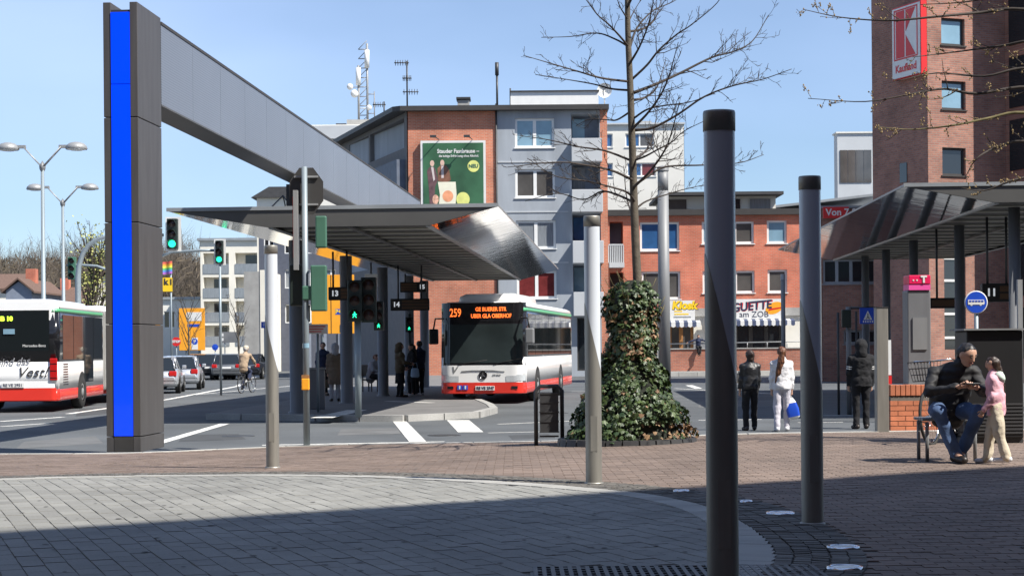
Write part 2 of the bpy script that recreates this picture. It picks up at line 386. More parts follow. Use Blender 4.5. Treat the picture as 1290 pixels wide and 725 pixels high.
# plaza base sheet
pb = MB(); cols = [-14 + .5 * i for i in range(73)]; NR = 40
vs = []; fs = []
for x in cols:
    ye = edge_y(x)
    for j in range(NR + 1):
        y = -6 + (ye + 6) * j / NR; vs.append((x, y, zp(x, y) - .007))
for i in range(len(cols) - 1):
    for j in range(NR):
        a = i * (NR + 1) + j; fs.append((a, a + NR + 1, a + NR + 2, a + 1))
pb.add(vs, fs)
plaza = struct(pb.build('plaza', 'joint'))
# kerb stones
kx = -9.5; kprev = None; kn = 0
while kx < 14:
    y0, y1 = edge_y(kx), edge_y(kx + .99); z0, z1 = zp(kx, y0), zp(kx + .99, y1)
    k = MB(); t = .16; e = .012
    k.add([(kx + e, y0 - t, -.03), (kx + .99 - e, y1 - t, -.03), (kx + .99 - e, y1, -.03), (kx + e, y0, -.03),
           (kx + e, y0 - t, z0 + .006), (kx + .99 - e, y1 - t, z1 + .006), (kx + .99 - e, y1 - .015, z1 + .006), (kx + e, y0 - .015, z0 + .006)],
          [(0, 3, 2, 1), (4, 5, 6, 7), (0, 1, 5, 4), (1, 2, 6, 5), (2, 3, 7, 6), (3, 0, 4, 7)])
    k.build('kerb_stone', 'kerb', plaza); kx += .99
# the round paved disc of the plaza
DC = Vector((-4.0, 12.0)); ring_px = [(1118, 724), (1100, 702), (1062, 674), (1003, 643), (922, 622), (830, 611), (745, 606.5), (640, 599), (500, 595), (346, 593.5), (150, 596), (0, 599), (-150, 606)]
rp_ = []
for q in ring_px:
    w = ground(*q); d = Vector((w.x, w.y)) - DC; rp_.append((math.atan2(d.y, d.x), d.length))
rp_.sort()
rp_ = [(-math.pi, 7.0), (-2.2, 7.0), (-1.2, 6.6)] + [q for q in rp_ if q[0] > -.9] + [(math.pi, 7.0)]
def disc_r(th):
    for a, b in zip(rp_, rp_[1:]):
        if a[0] <= th <= b[0]: return a[1] + (b[1] - a[1]) * (th - a[0]) / max(1e-6, b[0] - a[0])
    return 7.0
_tab = [disc_r(-math.pi + 2 * math.pi * i / 720) for i in range(720)]
_tab = [sum(_tab[(i + k) % 720] for k in range(-22, 23)) / 45 for i in range(720)]
def disc_r(th): return _tab[int((th + math.pi) / (2 * math.pi) * 720) % 720]
def in_view(x, y, m=.5): return y > 6.5 and abs(x) < .305 * y + m
rs = random.Random(5)
def stone(mb, c, u, v, hu, hv, top, chips=.004):
    pts = []
    for a, b in ((-1, -1), (1, -1), (1, 1), (-1, 1)):
        q = c + u * hu * a + v * hv * b + Vector((rs.gauss(0, .0012), rs.gauss(0, .0012))); pts.append((q.x, q.y))
    vs = [(x, y, zp(x, y) - .02) for x, y in pts]
    for x, y in pts:
        x2 = c.x + (x - c.x) * .978; y2 = c.y + (y - c.y) * .978; vs.append((x2, y2, zp(x2, y2) + top))
    mb.add(vs, [(4, 5, 6, 7), (0, 1, 5, 4), (1, 2, 6, 5), (2, 3, 7, 6), (3, 0, 4, 7)])
rs = random.Random(5)
# grey stones
ang = R(20.5); v = Vector((-math.sin(ang), math.cos(ang))); u = Vector((math.cos(ang), math.sin(ang)))
SW, SL = .135, .26; cells = []
for i in range(-75, 75):
    for j in range(-45, 45):
        c = DC + u * (i * SW) + v * ((j + .5 * (i % 2)) * SL)
        d = c - DC; r = d.length; th = math.atan2(d.y, d.x)
        if r > disc_r(th) - .80 or not in_view(c.x, c.y): continue
        if -.02 < c.x - .1 < 1.60 and 8.1 < c.y < 9.69: continue
        cells.append((c.y, c))
cells.sort(key=lambda q: q[0])
rest = MB(); n1 = 0
for y, c in cells:
    top = rs.uniform(-.0015, .002)
    onscreen = y > 9.35 and abs(c.x) < .296 * y
    if n1 < 300 and onscreen:
        b = MB(); stone(b, c, u, v, SW / 2 - .0025, SL / 2 - .0025, top); b.build('paver', 'paver_grey', plaza); n1 += 1
    else: stone(rest, c, u, v, SW / 2 - .0025, SL / 2 - .0025, top)
stuff(rest.build('paver_field', 'paver_grey', plaza))
# pale inner course and the ring of setts
band = MB(); setts = MB()
nth = 620
for k in range(nth):
    th = -math.pi * .35 + (math.pi * 1.35 + .3) * (k + .5) / nth; r = disc_r(th); dth = (math.pi * 1.35 + .3) / nth
    rad = Vector((math.cos(th), math.sin(th))); tan = Vector((-rad.y, rad.x))
    if k % 4 == 0:
        c = DC + rad * (r - .72)
        if in_view(c.x, c.y): stone(band, c, tan, rad, r * dth * 2 - .003, .125, rs.uniform(.004, .007))
    for q in range(5):
        c = DC + rad * (r - .54 + .108 * q) + tan * (.5 * r * dth * (q % 2))
        if in_view(c.x, c.y): stone(setts, c, tan, rad, r * dth / 2 - .004, .050, rs.uniform(.003, .009))
stuff(band.build('pale_course', 'paver_light', plaza)); stuff(setts.build('sett_ring', 'paver_dark', plaza))
# red stones
red = MB()
for j in range(0, 230):
    y = 7 + j * .1
    if y > 29: break
    for i in range(-50, 60):
        x = i * .2 + (.1 if j % 2 else 0) + .0
        if not in_view(x, y, .8) or y > edge_y(x) - .22: continue
        d = Vector((x, y)) - DC
        if d.length < disc_r(math.atan2(d.y, d.x)) - .05: continue
        stone(red, Vector((x, y)), Vector((1, 0)), Vector((0, 1)), 0.0975, .0475, rs.uniform(-.002, .002))
stuff(red.build('paver_band', 'paver_red', plaza))
# trodden gum and dirt spots on the paving
gs = MB()
for k in range(420):
    y = rs.uniform(9.3, 24); x = rs.uniform(-.3, .3) * y; r_ = rs.uniform(.008, .026); n_ = 7; z_ = zp(x, y) + .0045
    gs.add([(x + r_ * rs.uniform(.7, 1.2) * math.cos(6.2832 * i / n_), y + r_ * rs.uniform(.7, 1.2) * math.sin(6.2832 * i / n_), z_) for i in range(n_)], [tuple(range(n_))])
stuff(gs.build('gum_spots', mat('trodden_gum', (.07, .066, .062), .9, var=.3, scale=9), plaza))
# repairs and covers in the asphalt
patch_m = mat('asphalt_repair', (.052, .055, .058), .9, var=.2, scale=1.5, fine=.2, bscale=80); patch_l = mat('asphalt_worn', (.118, .12, .12), .9, var=.2, scale=1.2, fine=.2, bscale=80)
for q, mm in (([(30, 556), (120, 549), (130, 558), (20, 565)], patch_l), ([(230, 548), (300, 546), (310, 553), (225, 556)], patch_m), ([(640, 548), (690, 546), (700, 551), (645, 553)], patch_m), ([(880, 505), (1010, 503), (1020, 510), (880, 513)], patch_l), ([(100, 515), (135, 512), (140, 520), (95, 524)], patch_m), ([(430, 540), (500, 539), (505, 546), (425, 548)], patch_l)):
    b = MB(); b.add([(road(*p).x, road(*p).y, .002) for p in q], [(0, 1, 2, 3)]); b.build('repair_patch', mm, road_o)
for px, py in ((300, 549), (560, 548), (700, 520)):
    w = road(px, py); b = MB(); b.lathe([(.32, .001), (.32, .006), (.28, .007), (.27, .004), (.001, .005)], (w.x, w.y, 0), 24); b.build('manhole_cover', 'iron', road_o)
# drain mat set into the disc
gm = MB(); x0, x1, y0, y1 = .12, 1.68, 8.15, 9.68; zz = zp(1, 9) + .008
for k in range(33):
    xx = x0 + (x1 - x0) * k / 32; gm.box(xx - .012, xx + .012, y0, y1, zz - .009, zz)
for k in range(17):
    yy = y0 + (y1 - y0) * k / 16; gm.box(x0, x1, yy - .008, yy + .008, zz - .009, zz - .002)
gm.box(x0 - .03, x1 + .03, y0, y1, zz - .013, zz - .010)
tag(gm.build('floor_grate', 'iron'), 'dark flat steel grate sunk into the grey paving beside the tall column', 'grate')
# flush steel covers in the ring of setts
for px, py, r, lab in [(983, 647, .105, 'round steel floor light in the setts between the two dark columns'), (940, 632, .05, 'tiny round steel floor light between the dark columns'),
                  (1062, 690, .10, 'round steel floor light in the setts just before the slimmer dark column'), (1064, 716, .10, 'round steel floor light at the bend of the sett ring'),
                  (858, 618.5, .07, 'round steel floor light where the setts leave the sunlit paving')]:
    w = ground(px, py); t = thing('floor_light', lab, 'floor light', (w.x, w.y, zp(w.x, w.y) + .010), 0, 'flush lights set in the sett ring')
    a = MB(); a.lathe([(r, -.02), (r, .006), (r * .8, .008), (r * .78, .003)], n=28); a.build('rim', 'chrome', t)
    a = MB(); a.lathe([(r * .78, .003), (.001, .003)], n=28); a.build('lens', 'lampglass', t)
# platform of the bus station
PLAT = [road(*q) for q in [(262, 528), (300, 520), (345, 513), (430, 494), (500, 470), (560, 458), (660, 458), (640, 470), (603, 492), (590, 503), (617, 515), (622, 520), (600, 526), (510, 530.5), (400, 530)]]
def platform_mesh(pts, z=.13):
    m = MB(); poly = [(p.x, p.y) for p in pts]; m.prism(poly, -.02, z, 'xy'); return m
po = struct(platform_mesh(PLAT).build('platform', 'platform'))
for a, b in zip(PLAT[9:], PLAT[10:] + PLAT[:1]):
    L_ = (b - a).length; n_ = max(1, int(L_ / 1.0)); d = (b - a) / n_; nn = Vector((-d.y, d.x, 0)).normalized() * .1
    for i in range(n_):
        p = a + d * (i + .015); q = a + d * (i + .985); k = MB()
        pts = [p - nn, q - nn, q + nn, p + nn]
        k.add([(w.x, w.y, -.02) for w in pts] + [(w.x, w.y, .146) for w in pts], [(0, 3, 2, 1), (4, 5, 6, 7), (0, 1, 5, 4), (1, 2, 6, 5), (2, 3, 7, 6), (3, 0, 4, 7)])
        k.build('kerb_stone', 'concrete', po)
def plat_line(a, b, w, z=.134):
    A, B = road(*a, z=.13), road(*b, z=.13); d = (B - A); d.z = 0; d.normalize(); n = Vector((-d.y, d.x, 0)) * w / 2
    m = MB(); m.add([(q.x, q.y, z) for q in (A - n, B - n, B + n, A + n)], [(0, 1, 2, 3)]); m.build('platform_marking', 'paint').parent = po
plat_line((405, 526), (450, 516), .5); plat_line((488, 505), (545, 507), .25)
# far pavement before the shops
fp = MB(); fp.box(6, 34, 92.4, 99, -.02, .2); struct(fp.build('pavement', 'concrete'))
for i in range(28):
    k = MB(); k.box(6 + i + .01, 7 + i - .01, 92.2, 92.4, -.02, .21); k.build('kerb_stone', 'kerb', bpy.data.objects['pavement'])
# ------------------------------------------------------------------ bus station: pylon, beam, canopies, light columns
SL_ = .070                                           # the platform axis: x shift per metre of depth
def axis_x(x, D, D0): return x + SL_ * (D - D0)
PY0 = P(134, 570, 26.0); PY1 = P(178, 570, 26.0)
pyl = thing('pylon', 'tall grey clad pylon with a bright blue front panel at the plaza kerb', 'pylon', ((PY0.x + PY1.x) / 2, 26.0, .10), -math.atan(SL_))
hw = (PY1.x - PY0.x) / 2; ZT = 6.86; DP = 1.3
seams = [0, .24, 1.95, 3.5, 5.1, ZT]
for a, b in zip(seams, seams[1:]):
    g_ = .006
    for x0, x1 in ((-hw, -hw + .12), (hw - .12, hw)):
        m = MB(); m.box(x0, x1, 0, DP, a + g_, b - g_); m.build('cladding_panel', 'pylon', pyl, bevel=.008)
m = MB(); m.box(-hw + .121, hw - .121, .02, DP - .02, 0, ZT - .12); m.build('core', 'pylon_dk', pyl)
m = MB(); m.box(-hw + .122, hw - .122, -.012, .018, .25, 5.6); m.build('blue_panel', 'blue', pyl)
m = MB(); m.box(-hw + .122, hw - .122, -.012, .018, 5.612, ZT - .16); m.build('blue_panel', 'blue', pyl)
m = MB(); m.box(-hw + .122, hw - .122, -.006, .018, .01, .24); m.build('base_panel', 'pylon_dk', pyl)

bx0, bx1, BD0, BD1, BZ0, BZ1 = axis_x(PY0.x + .02, 27.32, 26), axis_x(PY1.x - .004, 27.32, 26), 27.32, 61.0, 5.55, 6.9
beam = thing('roof_beam', 'long grey perforated metal beam running from the pylon above the canopy', 'beam', ((bx0 + bx1) / 2, BD0, 0), -math.atan(SL_))
bw = (bx1 - bx0) / 2 ; BL = BD1 - BD0
NP = 17
for i in range(NP):
    y0, y1 = BL * i / NP + .006, BL * (i + 1) / NP - .006
    for s_ in (-1, 1):
        m = MB(); x = s_ * bw; m.box(min(x, x - s_ * .03), max(x, x - s_ * .03), y0, y1, BZ0 + .03, BZ1 - .05); m.build('perforated_panel', 'perf', beam)
m = MB(); m.box(-bw + .035, bw - .035, 0, BL, BZ0 + .05, BZ1 - .06); m.build('core', 'pylon_dk', beam)
m = MB(); m.box(-bw - .012, bw + .012, 0, BL, BZ1 - .048, BZ1); m.build('top_trim', 'trim_dark', beam)
m = MB(); m.box(-bw - .004, bw + .004, 0, BL, BZ0, BZ0 + .028); m.build('soffit_plate', 'fascia', beam)

def canopy(name, label, xl, xr, D0, D1, wings, ztip, zsof, slope, ncol, cols, seed, xrow):
    """gull-wing roof: flat slatted soffit in the middle, polished wings rising to thin edges"""
    t = thing(name, label, 'bus shelter', ((xl + xr) / 2, D0, 0), -math.atan(slope))
    w = (xr - xl) / 2; L_ = (D1 - D0); th = .10
    # top sheet in pieces
    n = max(2, int(L_ / 3.0))
    for i in range(n):
        a, b = L_ * i / n + .004, L_ * (i + 1) / n - .004
        m = MB(); m.box(-w, w, a, b, ztip - .045, ztip); m.build('roof_sheet', 'canopy_top', t)
    m = MB(); m.box(-w - .01, w + .01, -.03, -.002, ztip - .06, ztip + .02); m.build('edge_trim', 'zinc', t)
    # front gable
    zt = ztip - .047
    for (ya, yb) in ((0, .03), (L_ - .03, L_)):
        m = MB(); m.prism([(-w, zt), (-w + wings[0], zsof), (w - wings[1], zsof), (w, zt)], ya, yb, 'xz'); m.build('gable_fascia', 'fascia', t)
    # polished wings, one sheet per bay
    for s_ in (-1, 1):
        for i in range(n):
            a, b = .032 + (L_ - .064) * i / n + .003, .032 + (L_ - .064) * (i + 1) / n - .003
            m = MB(); vs = []; fs = []; K = 8
            for j in range(K + 1):
                f = j / K; x = s_ * (w - wings[(s_ + 1) // 2] * f); z = zt - .004 - (zt - zsof) * f
                vs += [(x, a, z), (x, b, z)]
            for j in range(K): fs.append((2 * j, 2 * j + 1, 2 * j + 3, 2 * j + 2) if s_ > 0 else (2 * j, 2 * j + 2, 2 * j + 3, 2 * j + 1))
            m.add(vs, fs); m.build('wing_sheet', 'mirror', t)
    # slatted soffit
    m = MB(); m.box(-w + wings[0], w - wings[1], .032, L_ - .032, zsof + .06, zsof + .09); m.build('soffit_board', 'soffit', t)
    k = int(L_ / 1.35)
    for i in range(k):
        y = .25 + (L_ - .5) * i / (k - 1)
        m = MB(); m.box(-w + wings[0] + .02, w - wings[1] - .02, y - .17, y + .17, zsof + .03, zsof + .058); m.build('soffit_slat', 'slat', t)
    for s_ in (-1, 0, 1):
        x = {-1: -w + wings[0] + .05, 0: (wings[0] - wings[1]) / 2, 1: w - wings[1] - .05}[s_]; m = MB(); m.box(x - .05, x + .05, .033, L_ - .033, zsof - .03, zsof - .002); m.build('soffit_rail', 'zinc' if s_ else 'fascia', t)
    for cy, r in cols:
        m = MB(); m.lathe([(r + .05, .12), (r + .05, .16), (r, .17), (r, zsof - .032), (.001, zsof - .032)], (xrow, cy, 0), 24); m.build('column', 'column', t)
    return t
CD0 = 36.5
cl, cr_ = P(207, 262, CD0).x, P(628, 262, CD0).x
ztip, zsof = P(420, 260, CD0).z, P(440, 285, CD0).z
cols = [(40.5 - CD0, .19), (47.5 - CD0, .17), (54.5 - CD0, .17), (61 - CD0, .17), (65.5 - CD0, .17)]
xrow = PX(374, 40.5) - ((cl + cr_) / 2 + SL_ * 4)
can = canopy('bus_platform_canopy', 'wide gull wing canopy over the platform below the long beam', cl, cr_, CD0, 66.5, (2.2, 1.45), ztip, zsof, SL_, 5, cols, 1, xrow)
for y in (40.5 - CD0, 52 - CD0):
    m = MB(); m.box(xrow - .2, xrow + .2, y - .2, y + .2, ztip, BZ0 - .001); m.build('beam_support', 'pylon_dk', can)
m = MB()
for a, b in (((-3.1, 6, ztip), (-2.4, 6.6, ztip + .85)), ((-1.7, 6, ztip), (-2.4, 6.6, ztip + .85)), ((-2.4, 7.6, ztip), (-2.4, 6.6, ztip + .85))): m.cyl(a, b, .018, 6)
m.build('roof_tripod', 'iron', can)
m = MB(); m.box(-3.1, 0.4, 1.2, 4, ztip + .002, ztip + .12); m.build('roof_upstand', 'pylon_dk', can)

C2D = 36.0
a = P(1150, 228, C2D)
cols2 = [(D_ - C2D, .125) for D_ in (37.0, 42.5, 48.5, 53, 57)]
can2 = canopy('bus_shelter_canopy', 'gull wing canopy on slim columns before the brick supermarket tower', a.x - .15, a.x + 8.0, C2D, 60.0, (1.9, 1.9), 5.03, 4.62, .045, 5, cols2, 2, (10.93 - .045) - (a.x - .15 + a.x + 8.0) / 2)

def light_column(px0, px1, top, base, D, label, cap, body, opal, cutz, flip=1):
    b = P((px0 + px1) / 2, base, D); r = (px1 - px0) / 2 * D / FPX
    zb = zp(b.x, b.y); zt = P((px0 + px1) / 2, top, D).z
    t = thing('light_column', label, 'light column', (b.x, D, zb), 0, 'light columns standing round the paved disc')
    H = zt - zb; n = 40; zc = P(px0, cutz, D).z - zb; dz = r * 4.3 * flip
    def ring(rr, zf): return [(rr * math.cos(2 * math.pi * k / n), rr * math.sin(2 * math.pi * k / n), zf(2 * math.pi * k / n)) for k in range(n)]
    cutf = lambda q: zc - dz * math.cos(q)
    m = MB(); vs = ring(r, lambda q: -.03) + ring(r, cutf); m.add(vs, [(k, (k + 1) % n, n + (k + 1) % n, n + k) for k in range(n)], True); m.build('metal_shaft', body, t)
    m = MB(); vs = ring(r * .975, lambda q: cutf(q) - .03) + ring(r * .975, lambda q: H - .09); m.add(vs, [(k, (k + 1) % n, n + (k + 1) % n, n + k) for k in range(n)], True); m.build('opal_tube', opal, t)
    m = MB(); m.lathe([(r * .97, H - .096), (r * 1.02, H - .095), (r * 1.02, H - .01), (r * .98, H), (.001, H)], n=n); m.build('cap', cap, t)
    m = MB(); m.box(-.03, .03, -r * 1.012, -r * .9, .30, .62); m.build('service_hatch', body, t)
    m = MB(); m.lathe([(r + .012, 0), (r + .012, .012), (r, .016)], n=n); m.build('base_ring', body, t)
    return t
light_column(335.5, 352, 309, 594, 19.3, 'slender pale light column between the blue pylon and the traffic light', 'bollard', 'bollard', 'opal', 432)
light_column(738, 758.5, 272, 608, 15.6, 'pale light column in the sun before the litter bin', 'bollard', 'bollard', 'opal', 425)
light_column(891, 931, 140, 745, 8.05, 'thickest light column, wholly in shade with a dark cap beside the floor grate', 'bollard', 'bollard', 'opal', 405)
light_column(1010, 1037.5, 222, 665, 11.9, 'slimmer shaded light column with a dark cap on the sett ring', 'bollard', 'bollard', 'opal', 437)

# shopping block behind the viewer: its shadow lies over the near paving
nrm = Vector((-.523, .853)); along = Vector((.853, .523))
kfac = (-nrm.x * SUN.x - nrm.y * SUN.y) / SUN.z      # shadow reach along nrm per metre of height
E0 = ground(1290, 585.5); E1 = ground(0, 668.5)
al = Vector((E0.x - E1.x, E0.y - E1.y)).normalized(); nr = Vector((-al.y, al.x))
reach = nr.dot(Vector((-SUN.x, -SUN.y))) / SUN.z; HB = 22.0
off = nr.dot(Vector((E0.x, E0.y))) - reach * (HB - .4)
bk = thing('shopping_block', 'tall brick shopping block whose shadow covers the near paving', 'building', (nr.x * off, nr.y * off, 0), math.atan2(al.y, al.x))
m = MB(); m.box(-60, 70, -25, -.02, 0, HB); m.build('wall', 'brickW', bk)
for i in range(20):
    for j in range(5):
        m = MB(); m.box(-50 + 6 * i, -47 + 6 * i, -.018, .03, 3 + 4 * j, 5 + 4 * j); m.build('window', 'glass', bk)
# added blocks beside the viewer, unseen, placed to cut sky light on the paving
darkwall = mat('dark_clinker', (.075, .06, .055), .85, var=.15)
for nm_lab, x0, x1, y0, y1, h in (('unseen low dark block added to deepen the shade on the right paving', 7.6, 26, -8, 11.0, 7.4), ('unseen dark block added to deepen the shade on the paved disc', -30, -8.6, -8, 11.5, 13.0)):
    w_ = thing('shop_wing', nm_lab, 'building', ((x0 + x1) / 2, (y0 + y1) / 2, 0)); a, b = (x1 - x0) / 2, (y1 - y0) / 2
    m = MB(); m.box(-a, a, -b, b, 0, h); m.build('wall', darkwall, w_); m = MB(); m.box(-a - .1, a + .1, -b - .1, b + .1, h + .003, h + .25); m.build('roof', 'roof_dark', w_)
    sx_ = -a if x0 > 0 else a
    for i in range(4):
        m = MB(); yy = -b + 2 + 4.4 * i; m.box(min(sx_ - .03, sx_ + .03), max(sx_ - .03, sx_ + .03), yy, yy + 2.8, .6, 3.0); m.build('shop_window', 'glass', w_)
# ------------------------------------------------------------------ buildings
def facade(m, x0, x1, z0, z1, holes, t=.25, y=0.0):
    xs = sorted({x0, x1, *[h[0] for h in holes], *[h[1] for h in holes]}); zs = sorted({z0, z1, *[h[2] for h in holes], *[h[3] for h in holes]})
    xs = [q for q in xs if x0 <= q <= x1]; zs = [q for q in zs if z0 <= q <= z1]
    for a, b in zip(xs, xs[1:]):
        for c, d in zip(zs, zs[1:]):
            cx, cz = (a + b) / 2, (c + d) / 2
            if any(h[0] < cx < h[1] and h[2] < cz < h[3] for h in holes): continue
            m.add([(a, y, c), (b, y, c), (b, y, d), (a, y, d)], [(0, 1, 2, 3)])
    for h in holes:
        a, b, c, d = h[:4]; q = y + (h[4] if len(h) > 4 else t)
        m.add([(a, y, c), (b, y, c), (b, y, d), (a, y, d), (a, q, c), (b, q, c), (b, q, d), (a, q, d)], [(0, 4, 5, 1), (1, 5, 6, 2), (2, 6, 7, 3), (3, 7, 4, 0)])
def window(parent, a, b, c, d, n=2, y=.1, fr=.075, frame='white', pane='glass', panes=None, sill=True, M4=None, transom=None, name='window'):
    w = MB(); w.M = M4; e = .002
    w.box(a + e, b - e, y, y + .07, c + e, c + fr); w.box(a + e, b - e, y, y + .07, d - fr, d - e)
    w.box(a + e, a + fr, y, y + .07, c + fr, d - fr); w.box(b - fr, b - e, y, y + .07, c + fr, d - fr)
    for i in range(1, n):
        x = a + (b - a) * i / n; w.box(x - fr * .7, x + fr * .7, y + .001, y + .069, c + fr, d - fr)
    if sill: w.box(a - .06, b + .06, -.06, y + .002, c - .05, c - .003)
    o = w.build(name, frame, parent)
    for i in range(n):
        p = MB(); p.M = M4; x0 = a + (b - a) * i / n + fr * .7; x1 = a + (b - a) * (i + 1) / n - fr * .7
        p.box(x0, x1, y + .03, y + .045, c + fr * .9, d - fr * .9); p.build('pane', (panes[i] if panes else pane), o)
    return o
# ---- grey and brick apartment block
DA = 95.0; rA = P(515, 437, DA); gz = 0.0
A = thing('apartment_block', 'flat roofed block with orange brick gable wall and grey rendered bay, billboard on it', 'building', (rA.x, DA, 0))
lx = lambda px, py=300: P(px, py, DA).x - rA.x
lz = lambda py, px=645: P(px, py, DA).z
ztop = lz(140, 600)
m = MB(); facade(m, lx(515), lx(627), 0, ztop, [])
m.build('brick_wall', 'brickA', A)
wins = [(648.5, 698, 149, 186), (649, 699, 213, 249), (650, 700, 277.5, 313), (651, 701, 341, 376)]
wh = [(lx(a, c), lx(b, c), lz(d, 670), lz(c, 670)) for a, b, c, d in wins]
log = [(719.5, 755, 143, 176), (720, 756, 205, 240), (721, 757, 269, 304), (722, 757, 333, 368)]
lh = [(lx(a, c), lx(b, c), lz(d, 740), lz(c, 740), 1.4) for a, b, c, d in log]
shop = [(lx(726), lx(756), .3, lz(400, 740), .4), (lx(640), lx(705), .3, lz(402, 700), .4)]
m = MB(); facade(m, lx(627) + .0, lx(757), 0, ztop, wh + lh + shop); m.build('rendered_wall', 'plaster_grey', A)
m = MB(); facade(m, lx(757), lx(766), 0, ztop, []); m.build('brick_pier', 'brickA', A)
pans = [['glass_blue', 'glass_blue'], ['glass_brown', 'glass_brown'], ['glass_curtain', 'glass_curtain'], ['glass_red', 'glass_red']]
for h, p_ in zip(wh, pans): window(A, *h, n=2, panes=p_, fr=.13)
for h in shop: window(A, h[0], h[1], h[2], h[3], n=2, y=.2, frame='trim_dark', pane='glass', sill=False, name='shop_window')
for i, h in enumerate(lh):
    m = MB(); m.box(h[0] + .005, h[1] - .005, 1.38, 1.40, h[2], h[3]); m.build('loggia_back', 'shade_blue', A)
    m = MB(); m.box(h[0] + .1, h[0] + .8, 1.30, 1.375, h[2] + .01, h[3] - .12); m.build('balcony_door', ['glass_blue', 'glass_curtain', 'glass_deep', 'glass_blue'][i], A)
    par = [(176, 205), (240, 268), (304, 332), (368, 398)][i]
    m = MB(); m.box(h[0] - .02, h[1] + .1, -.75, -.005, lz(par[1], 740), lz(par[0], 740)); m.build('balcony_parapet', 'plaster_lt', A, bevel=.02)
for py in (203, 266, 330):
    m = MB(); m.box(lx(628), lx(716), -.035, -.002, lz(py + 1.6, 670), lz(py, 670)); m.build('string_course', 'plaster_lt', A)
# side wall, loggias along the return; its shade is darkened into the colours
dd = Vector((-.34, 1.0, 0)).normalized(); SLEN = 17.0
# local frame for the side: x runs from the far end to the corner, outward normal is -y'
ex = -dd; ey = Vector((-ex.y, ex.x, 0))
MS = Matrix(((ex.x, ey.x, 0, dd.x * SLEN), (ex.y, ey.y, 0, dd.y * SLEN), (0, 0, 1, 0), (0, 0, 0, 1)))
m = MB(); m.M = MS
bays = []
for s0, s1 in ((0.6, 2.2), (3.2, 8.2), (8.6, 16.4)):
    for z0, z1 in ((lz(205, 515), lz(147, 515)), (lz(268, 515) , lz(235, 515)), (lz(330, 515), lz(296, 515))): bays.append((s0, s1, z0 + (.9 if z0 > 10.5 else .0), z1, 1.0 if z0 > 10 else .3))
facade(m, 0, SLEN, 0, ztop, bays); m.build('side_wall', mat('brown_render', (.16, .155, .155), .85, var=.08), A)
for b in bays:
    w = MB(); w.M = MS; w.box(b[0] + .01, b[1] - .01, b[4] - .03, b[4] - .005, b[2], b[3]); bo = w.build('bay_back', mat('brown_panel', (.09, .06, .045), .7), A)  # bay backs darkened in colour too, for the shade on this side
    n = max(1, int((b[1] - b[0]) / 1.6))
    for i in range(n):
        x0 = b[0] + (b[1] - b[0]) * (i + .12) / n; x1 = b[0] + (b[1] - b[0]) * (i + .78) / n
        window(A, x0, x1, b[2] + .15, b[3] - .2, n=2, y=b[4] - .11, pane=['glass', 'glass_curtain', 'glass_brown'][i % 3], sill=False, M4=MS)
w = MB(); w.M = MS; w.box(3.0, 16.6, -.5, -.005, lz(235, 515) - .1, lz(200, 515)); w.build('balcony_band', mat('slate_board', (.10, .12, .16), .6), A)
# roof slab with deep eave
pts = [(-.35, -.45), (lx(768), -.45), (lx(768), 14.0), (-.34 * 14 - 1.0, 17.5), (-.34 * 17 - .8, 17.5), (-.8, -.1)]
m = MB(); m.prism(pts, ztop + .002, ztop + .27, 'xy'); m.build('roof', 'trim_dark', A)
m = MB(); m.box(0.02, lx(766), .3, .8, 0, ztop - .05); 
m = MB(); m.prism([(.02, 1.6), (lx(766) - .02, 1.6), (lx(766) - .02, 13.9), (-.34 * 13.9 + .02, 13.9)], .02, ztop, 'xy'); m.build('inner_block', 'plaster_grey', A)
m = MB(); m.box(lx(643, 112), lx(755, 112), 1.0, 9, ztop + .27, lz(112, 700)); ph = m.build('penthouse', 'white', A)
m = MB(); m.box(lx(642, 112), lx(756, 112), 0.9, 9.1, lz(112, 700) + .003, lz(111.5, 700) + .04); m.build('penthouse_roof', 'trim_dark', ph)
m = MB(); m.box(lx(577), lx(592), 1.2, 2.2, ztop + .27, lz(122, 585)); ch = m.build('chimney', 'concrete', A)
m = MB(); m.box(lx(575.5), lx(593.5), 1.1, 2.3, lz(121, 585), lz(118.5, 585)); m.build('chimney_cap', 'iron', ch)
m = MB(); m.cyl((lx(626.3), -.06, 0), (lx(626.3), -.06, ztop + .4), .05, 8); m.cyl((lx(626.3, 120), -.3, ztop), (lx(626.3, 120), -.3, lz(96, 626)), .06, 8); m.cyl((lx(626.3, 120), -.3, lz(96, 626)), (lx(626.3, 120), -.3, lz(80, 626)), .11, 10); m.build('mast_pipe', 'iron', A)
m = MB(); m.cyl((lx(643, 130), 3, ztop), (lx(643, 130), 3, lz(101, 643)), .05, 6); m.build('roof_rod', 'iron', A)
m = MB(); q = (lx(764, 107), 2.0, lz(107, 764)); m.lathe([(.42, 0), (.3, .12), (.001, .18)], q, 20, 'y'); m.cyl((q[0], q[1] + .1, ztop + .4), (q[0], q[1] + .1, q[2]), .04, 6); m.build('satellite_dish', 'signwhite', A)
def yagi(name, label, px, pytop, pybase, D, arms):
    b = P(px, pybase, D); t = thing(name, label, 'antenna', (b.x, D, b.z)); H = P(px, pytop, D).z - b.z
    m = MB(); m.cyl((0, 0, -.3), (0, 0, H), .05, 6); m.build('mast', 'iron', t)
    for f, ln, off_ in arms:
        m = MB(); z = H * f; m.cyl((-ln + off_, 0, z), (ln + off_, 0, z), .03, 5)
        for k in range(6):
            x = -ln + off_ + 2 * ln * (k + .5) / 6; m.cyl((x, -.3, z), (x, .3, z), .018, 4); m.cyl((x, 0, z - .16), (x, 0, z + .16), .018, 4)
        m.build('boom', 'iron', t)
yagi('roof_antenna', 'tall thin television antenna with three booms on the flat roof edge', 513, 77, 131, 97, [(.96, .42, -.3), (.6, .26, 0), (.28, .45, .2)])
